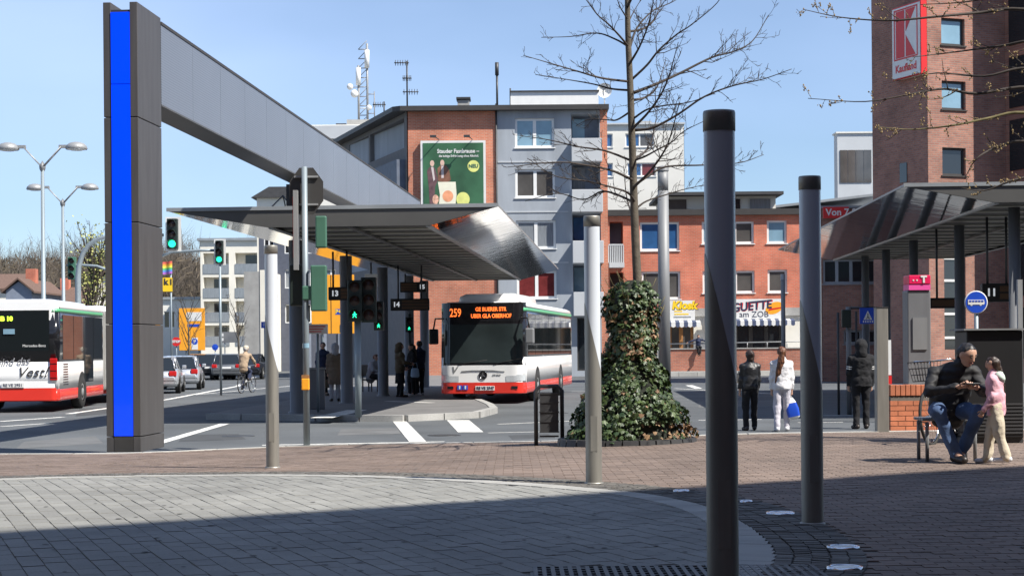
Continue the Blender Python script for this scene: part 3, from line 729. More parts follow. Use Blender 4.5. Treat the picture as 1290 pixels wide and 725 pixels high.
yagi('roof_antenna', 'short television antenna on the roof beside the radio mast', 484, 128, 147, 104, [(.8, .4, -.3)])
# billboard
bb = thing('billboard', 'large green drinks billboard in a white frame on the brick wall', 'billboard', (P(571, 220, DA - .2).x, DA - .28, 0))
b0, b1, bzz0, bzz1 = P(530, 220, DA - .3).x - bb.location.x, P(612, 220, DA - .3).x - bb.location.x, PZ(264, DA - .3, 571), PZ(177, DA - .3, 571)
m = MB(); m.box(b0, b1, 0, .22, bzz0, bzz1); m.build('frame', 'signwhite', bb)
bgm = mat('poster_green', (.035, .115, .055), .5, var=.45, scale=.55)
m = MB(); m.box(b0 + .13, b1 - .13, -.02, -.004, bzz0 + .13, bzz1 - .13); m.build('poster', bgm, bb)
bs = (b1 - b0) / 82.0
def bp_(px, py): return (b0 + (px - 530) * bs, bzz1 - (py - 177) * bs)
x, z = bp_(575, 190.5); text('lettering', 'Stauder Fassbrause –', .31, 'signwhite', bb, (x + .1, -.026, z), bold=.008, sx=.88)
x, z = bp_(577, 196.5); text('lettering', 'die kultige Erfrischung ohne Alkohol.', .175, 'signwhite', bb, (x + .05, -.026, z), bold=.004, sx=.85)
pale = mat('poster_lime', (.70, .72, .22), .5, var=.12); crm = mat('poster_cream', (.78, .76, .60), .5, var=.06); peach = mat('poster_peach', (.78, .34, .18), .5, var=.15)
suit = mat('poster_plum', (.13, .07, .075), .5, var=.3, scale=4); skn = mat('poster_skin', (.66, .45, .36), .5, var=.1); shirt = mat('poster_shirt', (.6, .52, .5), .5, var=.1)
def disc2(px, py, rx, rz_, mt, y, name):
    x, z = bp_(px, py); n = 28; m = MB(); m.prism([(x + rx * bs * math.cos(6.2832 * k / n), z + rz_ * bs * math.sin(6.2832 * k / n)) for k in range(n)], y, y + .003, 'xz'); return m.build(name, mt, bb)
def poly2(pts, mt, y, name):
    m = MB(); m.prism([bp_(*q) for q in pts], y, y + .003, 'xz'); return m.build(name, mt, bb)
poly2([(538, 215), (541, 210), (547, 210), (549, 214), (552, 226), (548, 235), (547, 257), (541, 257), (540, 236)], suit, -.026, 'printed_figure')
poly2([(551, 212), (555, 208), (562, 208), (566, 214), (568, 227), (562, 230), (552, 228)], mat('poster_russet', (.22, .10, .06), .5, var=.3, scale=4), -.026, 'printed_figure')
poly2([(543, 210), (546, 210), (548, 226), (546, 228)], shirt, -.030, 'printed_shirt'); poly2([(556, 208), (559, 208), (559, 224), (556, 224)], shirt, -.030, 'printed_shirt')
disc2(544.5, 205.5, 2.7, 3.8, skn, -.030, 'printed_face'); disc2(557.3, 205, 2.6, 3.8, skn, -.030, 'printed_face')
poly2([(551.5, 229), (574, 229), (575, 245), (573, 262.5), (552, 262.5), (554, 245)], crm, -.034, 'printed_glass'); disc2(564, 247, 6.8, 7.2, peach, -.038, 'printed_fruit')
disc2(548.5, 251, 4, 6, mat('poster_rose', (.72, .42, .30), .5, var=.4, scale=6), -.0305, 'printed_fruit'); disc2(583, 251, 8.4, 9, pale, -.030, 'printed_lemon')
disc2(596.5, 209.5, 7.4, 7.4, pale, -.030, 'printed_badge'); x, z = bp_(596.5, 209.5); text('lettering', 'NEU', .27, bgm.name if bgm.name in M else 'sig_green', bb, (x, -.036, z), bold=.01)
for px in (548, 590):
    x, z = bp_(px, 176); m = MB(); m.cyl((x + .25, 0, z), (x, -.75, z + .12), .025, 6); m.box(x - .22, x + .12, -.9, -.68, z + .04, z + .16); m.build('flood_lamp', 'iron', bb)
# ---- pale office block behind, with the radio mast
b = P(400, 437, 132); Bx = thing('office_block', 'pale flat office block behind the brick apartments, radio mast on its roof', 'building', (b.x, 132, 0))
z1 = PZ(157, 132, 430); z0 = PZ(185, 132, 430)
xx1 = P(500, 300, 132).x - b.x
m = MB(); m.box(-1, xx1, 0, 12, 0, z1); m.build('wall', 'plaster_white', Bx)
m = MB(); m.box(-1.2, xx1 + .2, -.25, 12.2, z1 - 1.1, z1 - .1); m.build('cornice', 'plaster_lt', Bx)
m = MB(); m.box(-.8, xx1, -.03, -.005, z1 - 3, z1 - 1.6); m.build('window_band', 'glass_brown', Bx)
m = MB(); m.box(P(432, 150, 132).x - b.x, P(468, 150, 132).x - b.x, 3, 6, z1, PZ(144, 132, 450)); m.build('plant_room', 'concrete', Bx)
m = MB(); m.box(P(418, 150, 132).x - b.x, P(431, 150, 132).x - b.x, 3, 5, z1, PZ(149, 132, 425)); m.build('plant_box', 'roof_dark', Bx)
mx_ = P(452, 150, 132); rm = thing('radio_mast', 'white and grey radio mast with round dishes on the office roof', 'mast', (mx_.x, 136, z1))
zt_ = PZ(55, 136, 452) - z1; zb_ = 0.0
for ox in (-.35, .35):
    m = MB(); m.cyl((ox, 0, zb_), (ox, 0, zt_ * (.75 if ox < 0 else 1)), .09, 8); m.build('mast_tube', 'steel_lt', rm)
m = MB()
for k in range(9): m.cyl((-.35, 0, .5 + k * .75), (.35, 0, .5 + k * .75), .04, 5); m.cyl((-.35, 0, .5 + k * .75), (.35, 0, 1.2 + k * .75), .03, 5)
m.cyl((.9, 0, 0), (.9, 0, zt_ * .45), .05, 5); m.cyl((.35, 0, zt_ * .42), (.9, 0, zt_ * .42), .04, 5); m.cyl((.35, 0, zt_ * .2), (.9, 0, zt_ * .2), .04, 5); m.build('lattice', 'steel', rm)
for x_, z_ in ((.35, .82), (-.35, .62)):
    m = MB(); m.cyl((x_, -.2, zt_ * (z_ - .1)), (x_, -.2, zt_ * (z_ + .1)), .2, 10); m.build('antenna_panel', 'signwhite', rm)
for x_, z_, r_ in ((-.65, .42, .30), (-1.0, .50, .24), (.5, .26, .2)):
    m = MB(); m.lathe([(.001, -.3), (r_, -.28), (r_, 0), (.001, .05)], (x_, -.2, zt_ * z_), 20, 'y'); m.cyl((x_, 0, zt_ * z_), (-.3, 0, zt_ * z_), .04, 5); m.build('dish', 'signwhite', rm)
# ---- white block behind the tree
DB = 125.0; b = P(755, 437, DB); W_ = thing('white_flats', 'white rendered block of flats rising behind the bare tree', 'building', (b.x, DB, 0))
wx = lambda px, py=200: P(px, py, DB).x - b.x; wz = lambda py, px=810: P(px, py, DB).z
hs = [(wx(764), wx(772), wz(185), wz(168)), (wx(788), wx(824), wz(185), wz(168)), (wx(764), wx(772), wz(222), wz(205)), (wx(790), wx(826), wz(222), wz(205))]
m = MB(); facade(m, 0, wx(862), 0, wz(157), hs); m.box(0.01, wx(862) - .01, .6, 10, 0, wz(157) - .01); m.box(0.0, .02, 0, .6, 0, wz(157)); m.box(wx(862) - .02, wx(862), 0, .6, 0, wz(157)); m.build('wall', 'plaster_white', W_)
for i, h in enumerate(hs): window(W_, *h, n=2 if h[1] - h[0] > 1 else 1, panes=[['glass_deep'], ['glass_deep', 'glass_brown'], ['glass_deep'], ['glass_deep', 'glass_red']][i])
m = MB(); m.box(-.2, wx(863), -.2, 10.2, wz(157), wz(155)); m.build('roof', 'plaster_lt', W_)
m = MB(); m.box(wx(810), wx(824), 2, 4, wz(155), wz(148)); m.build('chimney', 'concrete', W_)
# ---- red brick building with the kiosks
DCc = 98.0; b = P(766, 437, DCc); C = thing('shop_building', 'low red brick building with white windows above a kiosk and snack bar', 'building', (b.x, DCc, 0))
qx = lambda px, py=300: P(px, py, DCc).x - b.x; qz = lambda py, px=900: P(px, py, DCc).z
zt_ = qz(271); zs = qz(388)
winC = [(806, 855.5, 279, 315, ['glass_deep', 'glass_deep']), (884, 917, 279, 307, ['glass_blue']), (925, 949.5, 279, 307, ['glass_brown']), (966, 991, 278, 307, ['glass_blue']),
        (808, 857, 341, 376, ['glass_brown', 'glass_brown']), (885, 918, 341, 369, ['glass_curtain']), (926, 950.5, 341, 369, ['glass_brown']), (967, 991.5, 340, 369, ['glass_brown'])]
hc = [(qx(a, c), qx(bb_, c), qz(d), qz(c)) for a, bb_, c, d, _ in winC]
rec = [(qx(768), qx(785), qz(334), qz(278), 1.6), (qx(768), qx(785), qz(390), qz(342), 1.6)]
m = MB(); facade(m, 0, qx(1040), zs, zt_, hc + rec); m.build('brick_wall', 'brickC', C)
for h, wdef in zip(hc, winC): window(C, *h, n=len(wdef[4]), panes=wdef[4], fr=.12)
for i, r_ in enumerate(rec):
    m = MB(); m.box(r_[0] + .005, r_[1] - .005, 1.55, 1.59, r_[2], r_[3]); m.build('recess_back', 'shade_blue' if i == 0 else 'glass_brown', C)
m = MB(); x0, x1 = qx(766.5), qx(785); zr0, zr1 = qz(332), qz(308)
for k in range(9):
    x = x0 + (x1 - x0) * k / 8; m.box(x - .03, x + .03, -.12, -.06, zr0 + .1, zr1)
m.box(x0, x1, -.13, -.05, zr1, zr1 + .08); m.box(x0, x1, -.9, -.004, zr0 - .2, zr0 + .08); m.build('balcony_railing', 'plaster_lt', C)
m = MB(); m.box(-.1, qx(1040), -.25, 9, zt_ + .002, qz(263.5)); m.build('roof', 'trim_dark', C)
m = MB(); m.box(0.02, qx(1040) - .02, 2.0, 9, 0, zt_); m.build('inner_block', 'plaster_grey', C)
up = MB(); up.box(qx(842), qx(985), 2.2, 8, qz(263.5), qz(243)); upo = up.build('upper_storey', 'plaster_white', C)
up = MB(); up.box(qx(834), qx(992), 1.2, 9, qz(243) + .004, qz(239)); up.build('upper_roof', 'roof_dark', upo)
for a, bb_, pm in ((844, 870, 'glass_brown'), (930, 939, 'glass'), (952, 978, 'glass_curtain')):
    up = MB(); up.box(qx(a), qx(bb_), 2.12, 2.19, qz(261), qz(247)); up.build('upper_window', pm, upo)
# ground floor of shops
fl = .2
sh = [(qx(842), qx(873), fl, qz(408), .5), (qx(893), qx(924), fl, qz(408), .5), (qx(926), qx(985), fl, qz(406), .5)]
m = MB(); facade(m, 0, qx(1040), 0, zs - .002, sh, y=.03); m.build('shop_front', 'plaster_white', C)
m = MB(); m.box(0, qx(1040), -.12, .025, zs - .45, zs - .003); m.build('shop_cornice', 'concrete', C)
for i, h in enumerate(sh):
    window(C, h[0], h[1], h[2], h[3], n=[2, 1, 3][i], y=.3, fr=.16, frame=['wood', 'wood', 'trim_dark'][i], pane=['glass_brown', 'glass', 'glass'][i], sill=False, name='shop_window')
def awning(x0, x1, zt, parent):
    n = int((x1 - x0) / .22); a = MB(); a.quad((x0, -.1, zt + .12), (x0, -.6, zt + .02), (x1, -.6, zt + .02), (x1, -.1, zt + .12)); o = a.build('awning', 'signwhite', parent)
    for k in range(n):
        f0 = x0 + (x1 - x0) * k / n; f1 = x0 + (x1 - x0) * (k + 1) / n; s_ = MB()
        s_.add([(f0, -.605, zt + .02), (f1, -.605, zt + .02), (f1, -.605, zt - .22), ((f0 + f1) / 2, -.605, zt - .28), (f0, -.605, zt - .22)], [(0, 4, 3, 2, 1)])
        s_.add([(f0, -.1, zt + .13), (f0, -.6, zt + .03), (f1, -.6, zt + .03), (f1, -.1, zt + .13)], [(0, 1, 2, 3)])
        s_.build('awning_stripe', 'signwhite' if k % 2 else mat('awning_blue', (.06, .08, .15), .8), o)
aw1 = thing('awning_canopy', 'small blue and white striped awning over the kiosk window', 'awning', (C.location.x, DCc - .125, 0)); awning(qx(838), qx(880), qz(406), aw1)
aw2 = thing('awning_canopy', 'long blue and white striped awning over the snack bar', 'awning', (C.location.x, DCc - .125, 0)); awning(qx(886), qx(998), qz(405), aw2)
s1 = thing('kiosk_sign', 'white kiosk sign board with yellow lettering over the small shop', 'sign', (C.location.x, DCc - .3, 0))
m = MB(); m.box(qx(838), qx(874), 0, .15, qz(403), qz(378)); m.build('board', 'signwhite', s1)
text('lettering', 'Kiosk', .62, 'yellow', s1, (qx(860.5), -.006, qz(384.5)), shear=.15, bold=.03)
text('lettering', 'Kiosk', .62, 'trim_dark', s1, (qx(861.0), -.001, qz(385.0)), shear=.15, bold=.045, depth=.002)
for k, (px, w_) in enumerate(((853, 10), (857, 18), (858, 22))):
    m = MB(); m.box(qx(px - w_ / 2), qx(px + w_ / 2), -.006, -.001, qz(392.5 + 3.6 * k), qz(390.8 + 3.6 * k)); m.build('printed_line', 'yellow' if k < 2 else 'zinc', s1)
s2 = thing('snack_bar_sign', 'wide white snack bar sign with dark lettering and a printed sandwich', 'sign', (C.location.x, DCc - .3, 0))
m = MB(); m.box(qx(895), qx(987), 0, .15, qz(402), qz(377)); m.build('board', 'signwhite', s2)
text('lettering', 'BAGUETTE', .68, 'signred', s2, (qx(937.5), -.0015, qz(387.4)), bold=.02, sx=.92, shear=.1, depth=.002, ydir=(.04, 0, 1), xdir=(1, 0, .09))
text('lettering', 'BAGUETTE', .68, 'cloth_navy', s2, (qx(936.8), -.006, qz(386.9)), bold=.02, sx=.92, shear=.1, xdir=(1, 0, .09), ydir=(-.09, 0, 1))
text('lettering', 'am ZOB', .48, 'cloth_navy', s2, (qx(948), -.006, qz(396.5)))
text('lettering', 'L', .6, 'trim_dark', C, (qx(890.5), -.13, qz(397)))
n = 22; m = MB(); m.prism([(qx(973.5) + (qx(983) - qx(970)) * .85 * math.cos(6.2832 * k / n), qz(388.5) + .34 * math.sin(6.2832 * k / n) + .12 * math.cos(6.2832 * k / n)) for k in range(n)], -.006, -.001, 'xz'); m.build('printed_sandwich', 'orange', s2)
m = MB(); m.prism([(qx(966), qz(392)), (qx(982), qz(389)), (qx(984), qz(387)), (qx(967), qz(389.5))], -.010, -.0065, 'xz'); m.build('printed_filling', 'signred', s2)
# low brick wall with rail before the shops
DW = 93.6; b = P(840, 437, DW); lw = thing('brick_parapet', 'low brick parapet wall with a thin rail before the kiosks', 'wall', (b.x, DW, 0))
vx = lambda px: P(px, 440, DW).x - b.x; vz = lambda py: P(960, py, DW).z
m = MB(); m.box(vx(838), vx(1125), 0, .3, .205, vz(439)); m.build('wall', 'brickW', lw)
m = MB(); m.box(vx(838), vx(1125), -.05, .35, vz(439) + .003, vz(437.5)); m.build('coping', 'concrete', lw)
m = MB(); m.cyl((vx(838), .15, vz(432)), (vx(1125), .15, vz(429)), .035, 6)
for k in range(12): m.cyl((vx(842 + 25 * k), .15, vz(438)), (vx(842 + 25 * k), .15, vz(431)), .03, 6)
m.build('rail', 'steel_lt', lw)
m = MB(); m.box(vx(838), vx(1130), -.9, -.002, .205, .25); m.build('plinth', 'concrete', lw)
# ---- supermarket tower
DK = 70.0; co = P(1171, 437, DK); KA = .37; K = thing('supermarket_tower', 'tall brick supermarket tower with a white and red shop sign', 'building', (co.x, DK, 0), math.atan(KA / .93))
ca = 1 / math.hypot(1, .4)
def kx(px, py=300):      # x along the front wall for a pixel
    a_ = (P(px, py, 1).x); d_ = Vector((math.cos(K.rotation_euler.z), math.sin(K.rotation_euler.z)))
    return (a_ * DK - co.x) / (d_.x - a_ * d_.y)
def kz(py, px=1200): 
    s_ = kx(px); D_ = DK + s_ * math.sin(K.rotation_euler.z); return P(px, py, D_).z
HK = 21.0
wk = [(1188, 1217.5, 23, 57), (1188, 1218, 102, 138), (1188, 1217.5, 186, 221)]
hk = [(kx(a), kx(b_), kz(d), kz(c)) for a, b_, c, d in wk]
gl = [(kx(1189), kx(1216), kz(440), kz(312), .3)]
m = MB(); facade(m, 0, 16, 0, HK, hk + gl); m.build('front_wall', 'brickK', K)
for h in hk: window(K, *h, n=1, pane='glass_blue' if h[3] > 10 else 'glass', frame='trim_dark', fr=.09, y=.14)  # upper panes coloured pale blue to stand for reflected sky
m = MB(); m.box(gl[0][0] + .003, gl[0][1] - .003, .2, .26, gl[0][2], gl[0][3]); gg = m.build('stair_glazing', 'glass', K)
for py in (325, 353, 395, 425):
    m = MB(); m.box(gl[0][0] + .003, gl[0][1] - .003, .14, .197, kz(py + 1.5), kz(py - 1.5)); m.build('glazing_bar', 'signwhite', gg)
LW = 4.0
m = MB(); m.box(0, .02, 0, LW, 0, HK); m.box(.02, 16, .8, LW, 0, HK - .05); m.build('return_wall', 'brickK2', K)
m = MB(); m.box(-.1, 16, -.1, LW, HK + .003, HK + .3); m.build('parapet', 'trim_dark', K)
# glazed wing projecting on the right: its edge throws the slanting shadow
wx0 = kx(1268); m = MB(); m.box(wx0, 16, -2.2, -.01, 0, HK + 6); wg = m.build('glazed_wing', 'brickK', K)
for k in range(8):
    m = MB(); m.box(wx0 + .3, wx0 + 2.2, -2.26, -2.205, 1 + 2.6 * k, 3.1 + 2.6 * k); m.build('wing_window', 'glass_deep', wg)
    m = MB(); m.box(wx0 - .04, wx0 - .004, -1.9, -.3, 1 + 2.6 * k, 3.1 + 2.6 * k); m.build('wing_window', 'glass', wg)
m = MB(); m.box(-.035, -.004, 1.45, 1.95, kz(226), kz(201)); m.build('slot_window', 'glass', K)
# sign box on the return wall
def ky(px, py=60):        # y along the return wall for a pixel
    a_ = P(px, py, 1).x; an = K.rotation_euler.z; d_ = Vector((-math.sin(an), math.cos(an))); return (a_ * DK - co.x) / (d_.x - a_ * d_.y)
sg = thing('shop_sign', 'square white shop sign with a red letter emblem and red sides on the tower', 'sign', (co.x, DK, 0), K.rotation_euler.z)
def ky2(px, x, py=55):
    a_ = P(px, py, 1).x; an = K.rotation_euler.z; e1 = Vector((math.cos(an), math.sin(an))); e2 = Vector((-math.sin(an), math.cos(an))); return (a_ * (DK + e1.y * x) - co.x - e1.x * x) / (e2.x - a_ * e2.y)
y0_, y1_ = ky2(1158.5, -.33), ky2(1124, -.33); z0_, z1_ = P(1142, 98, DK + 1.2).z, P(1142, 10, DK + 1.2).z
m = MB(); m.box(-.30, -.02, y0_ - .06, y1_ + .03, z0_ - .03, z1_ + .06); m.build('casing', 'signred', sg)
m = MB(); m.box(-.33, -.302, y0_ - .02, y1_, z0_, z1_); m.build('face', 'signwhite', sg)
yc = (y0_ + y1_) / 2; hh = (y1_ - y0_) * .36; zc0 = z0_ + (z1_ - z0_) * .28; zc1 = z1_ - .15; zm = (zc0 + zc1) / 2
def ks(pts, mt, x, nm): m = MB(); m.prism(pts, x, x - .004, 'yz'); m.build(nm, mt, sg)
ks([(yc + hh, zc0), (yc + hh, zc1), (yc + hh * .12, zc1), (yc + hh * .12, zm + .06), (yc + hh * .12, zc0)], 'signred', -.334, 'emblem_bar')
ks([(yc, zm + .06), (yc, zc1), (yc - hh * 1.0, zc1)], 'signred', -.334, 'emblem_arm'); ks([(yc, zm - .06), (yc, zc0), (yc - hh * 1.0, zc0)], 'signred', -.334, 'emblem_arm')
for pts in ([(yc + hh * 1.2, zc0 - .08), (yc + hh * 1.2, zc1 + .08), (yc + hh * 1.1, zc1 + .08), (yc + hh * 1.1, zc0 - .08)], [(yc - hh * 1.1, zc0 - .08), (yc - hh * 1.1, zc1 + .08), (yc - hh * 1.2, zc1 + .08), (yc - hh * 1.2, zc0 - .08)],
            [(yc + hh * 1.1, zc1 + .02), (yc + hh * 1.1, zc1 + .08), (yc - hh * 1.1, zc1 + .08), (yc - hh * 1.1, zc1 + .02)], [(yc + hh * 1.1, zc0 - .08), (yc + hh * 1.1, zc0 - .02), (yc - hh * 1.1, zc0 - .02), (yc - hh * 1.1, zc0 - .08)]): ks(pts, 'signred', -.334, 'emblem_border')
text('lettering', 'Kaufland', .44, 'signred', sg, (-.336, yc, z0_ + .36), xdir=(0, -1, 0), sx=.98, bold=.012)
# lower brick wing with ribbon windows
DL = 76.0; b = P(1036, 437, DL); Lw = thing('supermarket_wing', 'lower mixed brick wing with a ribbon of windows beside the tower', 'building', (b.x, DL, 0))
ux = lambda px, py=340: P(px, py, DL).x - b.x; uz = lambda py: P(1085, py, DL).z
hl = [(ux(1037), ux(1126), uz(357), uz(326)), (ux(1037), ux(1126), uz(319), uz(308))]
hl.append((ux(1062), ux(1130), uz(433), uz(415)))
m = MB(); facade(m, -.0, ux(1180), 0, uz(262), hl); m.box(0, .02, 0, 3, 0, uz(262)); m.box(.02, ux(1180), .6, 3, 0, uz(262) - .02); m.build('wall', 'brickK', Lw)
for i, h in enumerate(hl): window(Lw, *h, n=[5, 5, 3][i], frame='zinc' if i != 2 else 'steel_lt', pane='glass', fr=.1, y=.12)
m = MB(); m.box(-.1, ux(1180), -.12, 3.1, uz(262) + .002, uz(259)); m.build('roof_edge', 'zinc', Lw)
rs_ = thing('banner_sign', 'red banner with white opening hours over the brick wing', 'sign', (b.x, DL - .35, 0)); m = MB(); m.box(ux(1036), ux(1068), 0, .12, uz(275), uz(261)); m.build('board', 'signred', rs_)
text('lettering', 'Von 7-22 Uhr', .42, 'signwhite', rs_, (ux(1038.5, 268), -.006, uz(268)), align='LEFT', bold=.01)
# white stair tower and grey sheds behind
b = P(1057, 437, 118); T = thing('white_stair_tower', 'white tower block with a dark window band behind the brick wing', 'building', (b.x, 118, 0))
x1_ = P(1112, 300, 118).x - b.x; m = MB(); m.box(0, x1_, 0, 1.2, 0, PZ(168, 118, 1080)); m.build('wall', 'plaster_lt', T)
for k in range(4):
    a_, c_ = P(1059 + 10 * k, 300, 118).x - b.x, P(1068.4 + 10 * k, 300, 118).x - b.x; m = MB(); m.box(a_, c_, -.05, -.004, PZ(230, 118, 1080), PZ(189, 118, 1080)); m.build('window', 'glass_brown', T)
m = MB(); m.box(-.1, x1_ + .1, -.1, 1.3, PZ(168, 118, 1080) + .004, PZ(166, 118, 1080)); m.build('roof', 'plaster_white', T)
b = P(985, 437, 106); S_ = thing('roof_hall', 'low hall with a grey sloping metal roof behind the brick shops', 'building', (b.x, 106, 0))
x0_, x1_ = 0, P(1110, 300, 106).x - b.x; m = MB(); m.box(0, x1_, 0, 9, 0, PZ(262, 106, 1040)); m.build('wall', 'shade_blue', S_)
m = MB(); m.prism([(-1, PZ(263, 106, 1040)), (x1_ + .5, PZ(246, 106, 1040)), (x1_ + .5, PZ(243, 106, 1040)), (-1, PZ(260, 106, 1040))], -.5, 9.5, 'xz'); m.build('roof', 'zinc', S_)
# ---- left background
def flats(px0, px1, pyt, D, label, name, mt, rows, cols, bal):
    b = P(px0, 437, D); t = thing(name, label, 'building', (b.x, D, 0)); X = P(px1, 400, D).x - b.x; zt = P((px0 + px1) / 2, pyt, D).z
    hol = []; rh = 2.75
    for r_ in range(rows):
        for c_ in range(cols):
            z = zt - 1.2 - rh * (r_ + 1) + .55; x = X * (c_ + .1) / cols; hol.append((x, x + X * .8 / cols, z, z + 2.0, 1.2 if bal else .25))
    m = MB(); facade(m, 0, X, 0, zt, hol); m.box(0, .03, 0, 9, 0, zt); m.box(X - .03, X, 0, 9, 0, zt); m.box(.03, X - .03, 1.5, 9, 0, zt - .02); m.build('wall', mt, t)
    m = MB(); m.box(-.3, X + .3, -.3, 9.2, zt + .004, zt + .3); m.build('roof', 'zinc', t)
    for h in hol:
        if bal:
            m = MB(); m.box(h[0] + .01, h[1] - .01, 1.17, 1.195, h[2], h[3]); m.build('loggia_back', 'plaster_cream', t)
            m = MB(); m.box(h[0] + (h[1] - h[0]) * .35, h[0] + (h[1] - h[0]) * .85, 1.1, 1.165, h[2], h[3] - .2); m.build('balcony_door', 'glass', t)
            m = MB(); m.box(h[0] - .02, h[1] + .02, -.06, -.004, h[2] - .35, h[2] + .75); m.build('balcony_front', 'glass_curtain', t)
        else: window(t, *h[:4], n=2, sill=False)
    return t
flats(253, 333, 303, 195, 'cream block of flats with stacked glass fronted balconies down the street', 'balcony_flats', 'plaster_cream', 4, 2, True)
flats(188, 256, 377, 205, 'low white house with a flat roof beside the balcony flats', 'white_house', 'plaster_white', 1, 4, False)
b = P(308, 437, 120); t = thing('corner_house', 'narrow grey house wall with a cream edge down the street', 'building', (b.x, 120, 0)); X = P(328, 400, 120).x - b.x
m = MB(); m.box(0, X, 0, 26, 0, PZ(342, 120, 318)); m.build('wall', 'concrete', t); m = MB(); m.box(X, X + .35, -.05, 26, 0, PZ(340, 120, 318)); m.build('edge_pier', 'plaster_cream', t)
b = P(327, 437, 128); t = thing('blue_grey_house', 'blue grey street house with rows of pale windows behind the platform', 'building', (b.x, 128, 0)); X = P(560, 400, 128).x - b.x; zt = PZ(272, 128, 440)
hol = []
for r_ in range(3):
    for c_ in range(9): hol.append((X * (c_ + .25) / 9, X * (c_ + .75) / 9, 3.6 + r_ * 2.6, 5.0 + r_ * 2.6))
m = MB(); facade(m, 0, X, 0, zt, hol); m.box(0.01, X, .5, 12, 0, zt - .02); m.build('wall', mat('dark_slate_render', (.085, .095, .125), .8, var=.12), t)  # wall colour darkened to stand for the shade it lies in
for h in hol: window(t, *h, n=2, pane='glass_curtain' if rnd.random() < .4 else 'glass', sill=False)
for c_ in range(12):
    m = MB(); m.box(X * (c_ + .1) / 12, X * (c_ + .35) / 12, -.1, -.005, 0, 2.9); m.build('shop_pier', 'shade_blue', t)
m = MB(); m.box(-.2, X, -.3, 12, zt + .003, zt + .5); m.build('roof', 'trim_dark', t)
b = P(325, 437, 160); t = thing('cream_roof_house', 'cream house top with a dark flat roof above the canopy', 'building', (b.x, 160, 0)); X = P(362, 400, 160).x - b.x; zt = PZ(249, 160, 345)
m = MB(); m.box(0, X, 0, 8, 0, zt); m.build('wall', 'plaster_cream', t); m = MB(); m.prism([(-.5, zt), (X + .5, zt), (X + .5, zt + 1.0), (1.2, zt + 1.0)], -.4, 8.4, 'xz'); m.build('roof', 'roof_dark', t)
def house(px0, px1, pyeave, pyridge, D, label, wallm, gable=False):
    b = P(px0, 437, D); t = thing('gabled_house', label, 'house', (b.x, D, 0)); X = P(px1, 400, D).x - b.x; ze, zr = P(px0, pyeave, D).z, P(px0, pyridge, D).z
    m = MB()
    if gable: m.prism([(0, 0), (X, 0), (X, ze), (X / 2, zr - .15), (0, ze)], 0, 9, 'xz'); m.build('wall', wallm, t)
    else: m.prism([(0, 0), (8, 0), (8, ze), (4, zr - .15), (0, ze)], 0, X, 'yz'); m.build('wall', wallm, t)
    for s_ in (0, 1):
        m = MB()
        if gable:
            xx = -.3 if s_ == 0 else X + .3; m.add([(xx, -.3, ze - .2), (X / 2, -.3, zr), (X / 2, 9.3, zr), (xx, 9.3, ze - .2), (xx, -.3, ze - .05), (X / 2, -.3, zr + .15), (X / 2, 9.3, zr + .15), (xx, 9.3, ze - .05)], [(0, 1, 2, 3), (4, 7, 6, 5), (0, 4, 5, 1), (3, 2, 6, 7), (0, 3, 7, 4)])
        else:
            yy = -.3 if s_ == 0 else 8.3; m.add([(-.3, yy, ze - .2), (-.3, 4, zr), (X + .3, 4, zr), (X + .3, yy, ze - .2), (-.3, yy, ze - .05), (-.3, 4, zr + .15), (X + .3, 4, zr + .15), (X + .3, yy, ze - .05)], [(0, 1, 2, 3), (4, 7, 6, 5), (0, 4, 5, 1), (3, 2, 6, 7), (0, 3, 7, 4)])
        m.build('roof_slope', 'rooftile', t)
    m = MB(); cx_ = X * .3; m.box(cx_, cx_ + .8, 3.4, 4.2, zr - .6, zr + 1.0); m.build('chimney', 'brickC', t)
    for k in range(2):
        m = MB(); m.box(X * (.25 + .35 * k), X * (.25 + .35 * k) + 1.0, -.04, -.003, ze * .5, ze * .5 + 1.3); m.build('window', 'glass', t)
house(-60, 17, 363, 345, 150, 'brown roofed house with a brick chimney behind the articulated bus', 'plaster_cream')
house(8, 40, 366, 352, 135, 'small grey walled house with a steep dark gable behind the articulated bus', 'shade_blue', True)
house(44, 112, 385, 362, 160, 'long house with a wide brown tiled roof behind the lamp posts', 'plaster_cream')
house(116, 152, 367, 342, 145, 'cream gabled house showing through the budding tree', 'plaster_cream', True)
# ------------------------------------------------------------------ vehicles
def outline(w, y0, y1, rf, rb, n=8):
    pts = []
    for cx_, cy_, r, a0 in ((-w + rf, y0 + rf, rf, math.pi), (w - rf, y0 + rf, rf, 1.5 * math.pi), (w - rb, y1 - rb, rb, 0), (-w + rb, y1 - rb, rb, .5 * math.pi)):
        for k in range(n + 1):
            a = a0 + .5 * math.pi * k / n; pts.append((cx_ + r * math.cos(a), cy_ + r * math.sin(a)))
    return pts
def loft(m, rings, smooth=True, cap=True):
    n = len(rings[0]); vs = [q for r in rings for q in r]; fs = []
    for i in range(len(rings) - 1):
        for k in range(n): fs.append((i * n + k, i * n + (k + 1) % n, (i + 1) * n + (k + 1) % n, (i + 1) * n + k))
    m.add(vs, fs, smooth)
    if cap:
        o = len(m.v) - len(vs); m.f += [tuple(o + k for k in reversed(range(n))), tuple(o + len(vs) - n + k for k in range(n))]; m.mi += [m.cur] * 2; m.sm += [False] * 2
def wheel(parent, x, y, r=.48, w=.28, side=1, name='wheel'):
    m = MB(); m.lathe([(r * .55, -w / 2), (r * .92, -w / 2), (r, -w * .3), (r, w * .3), (r * .92, w / 2), (r * .55, w / 2)], (x, y, r), 28, 'x'); t = m.build('wheel', 'rubber', parent)
    m = MB(); xo = x + side * (w / 2 - .02); m.lathe([(r * .56, -.02 * side), (r * .5, .01 * side), (r * .25, -.01 * side), (r * .2, .03 * side), (.001, .03 * side)], (xo, y, r), 20, 'x'); m.build('rim', 'steel_lt', t)
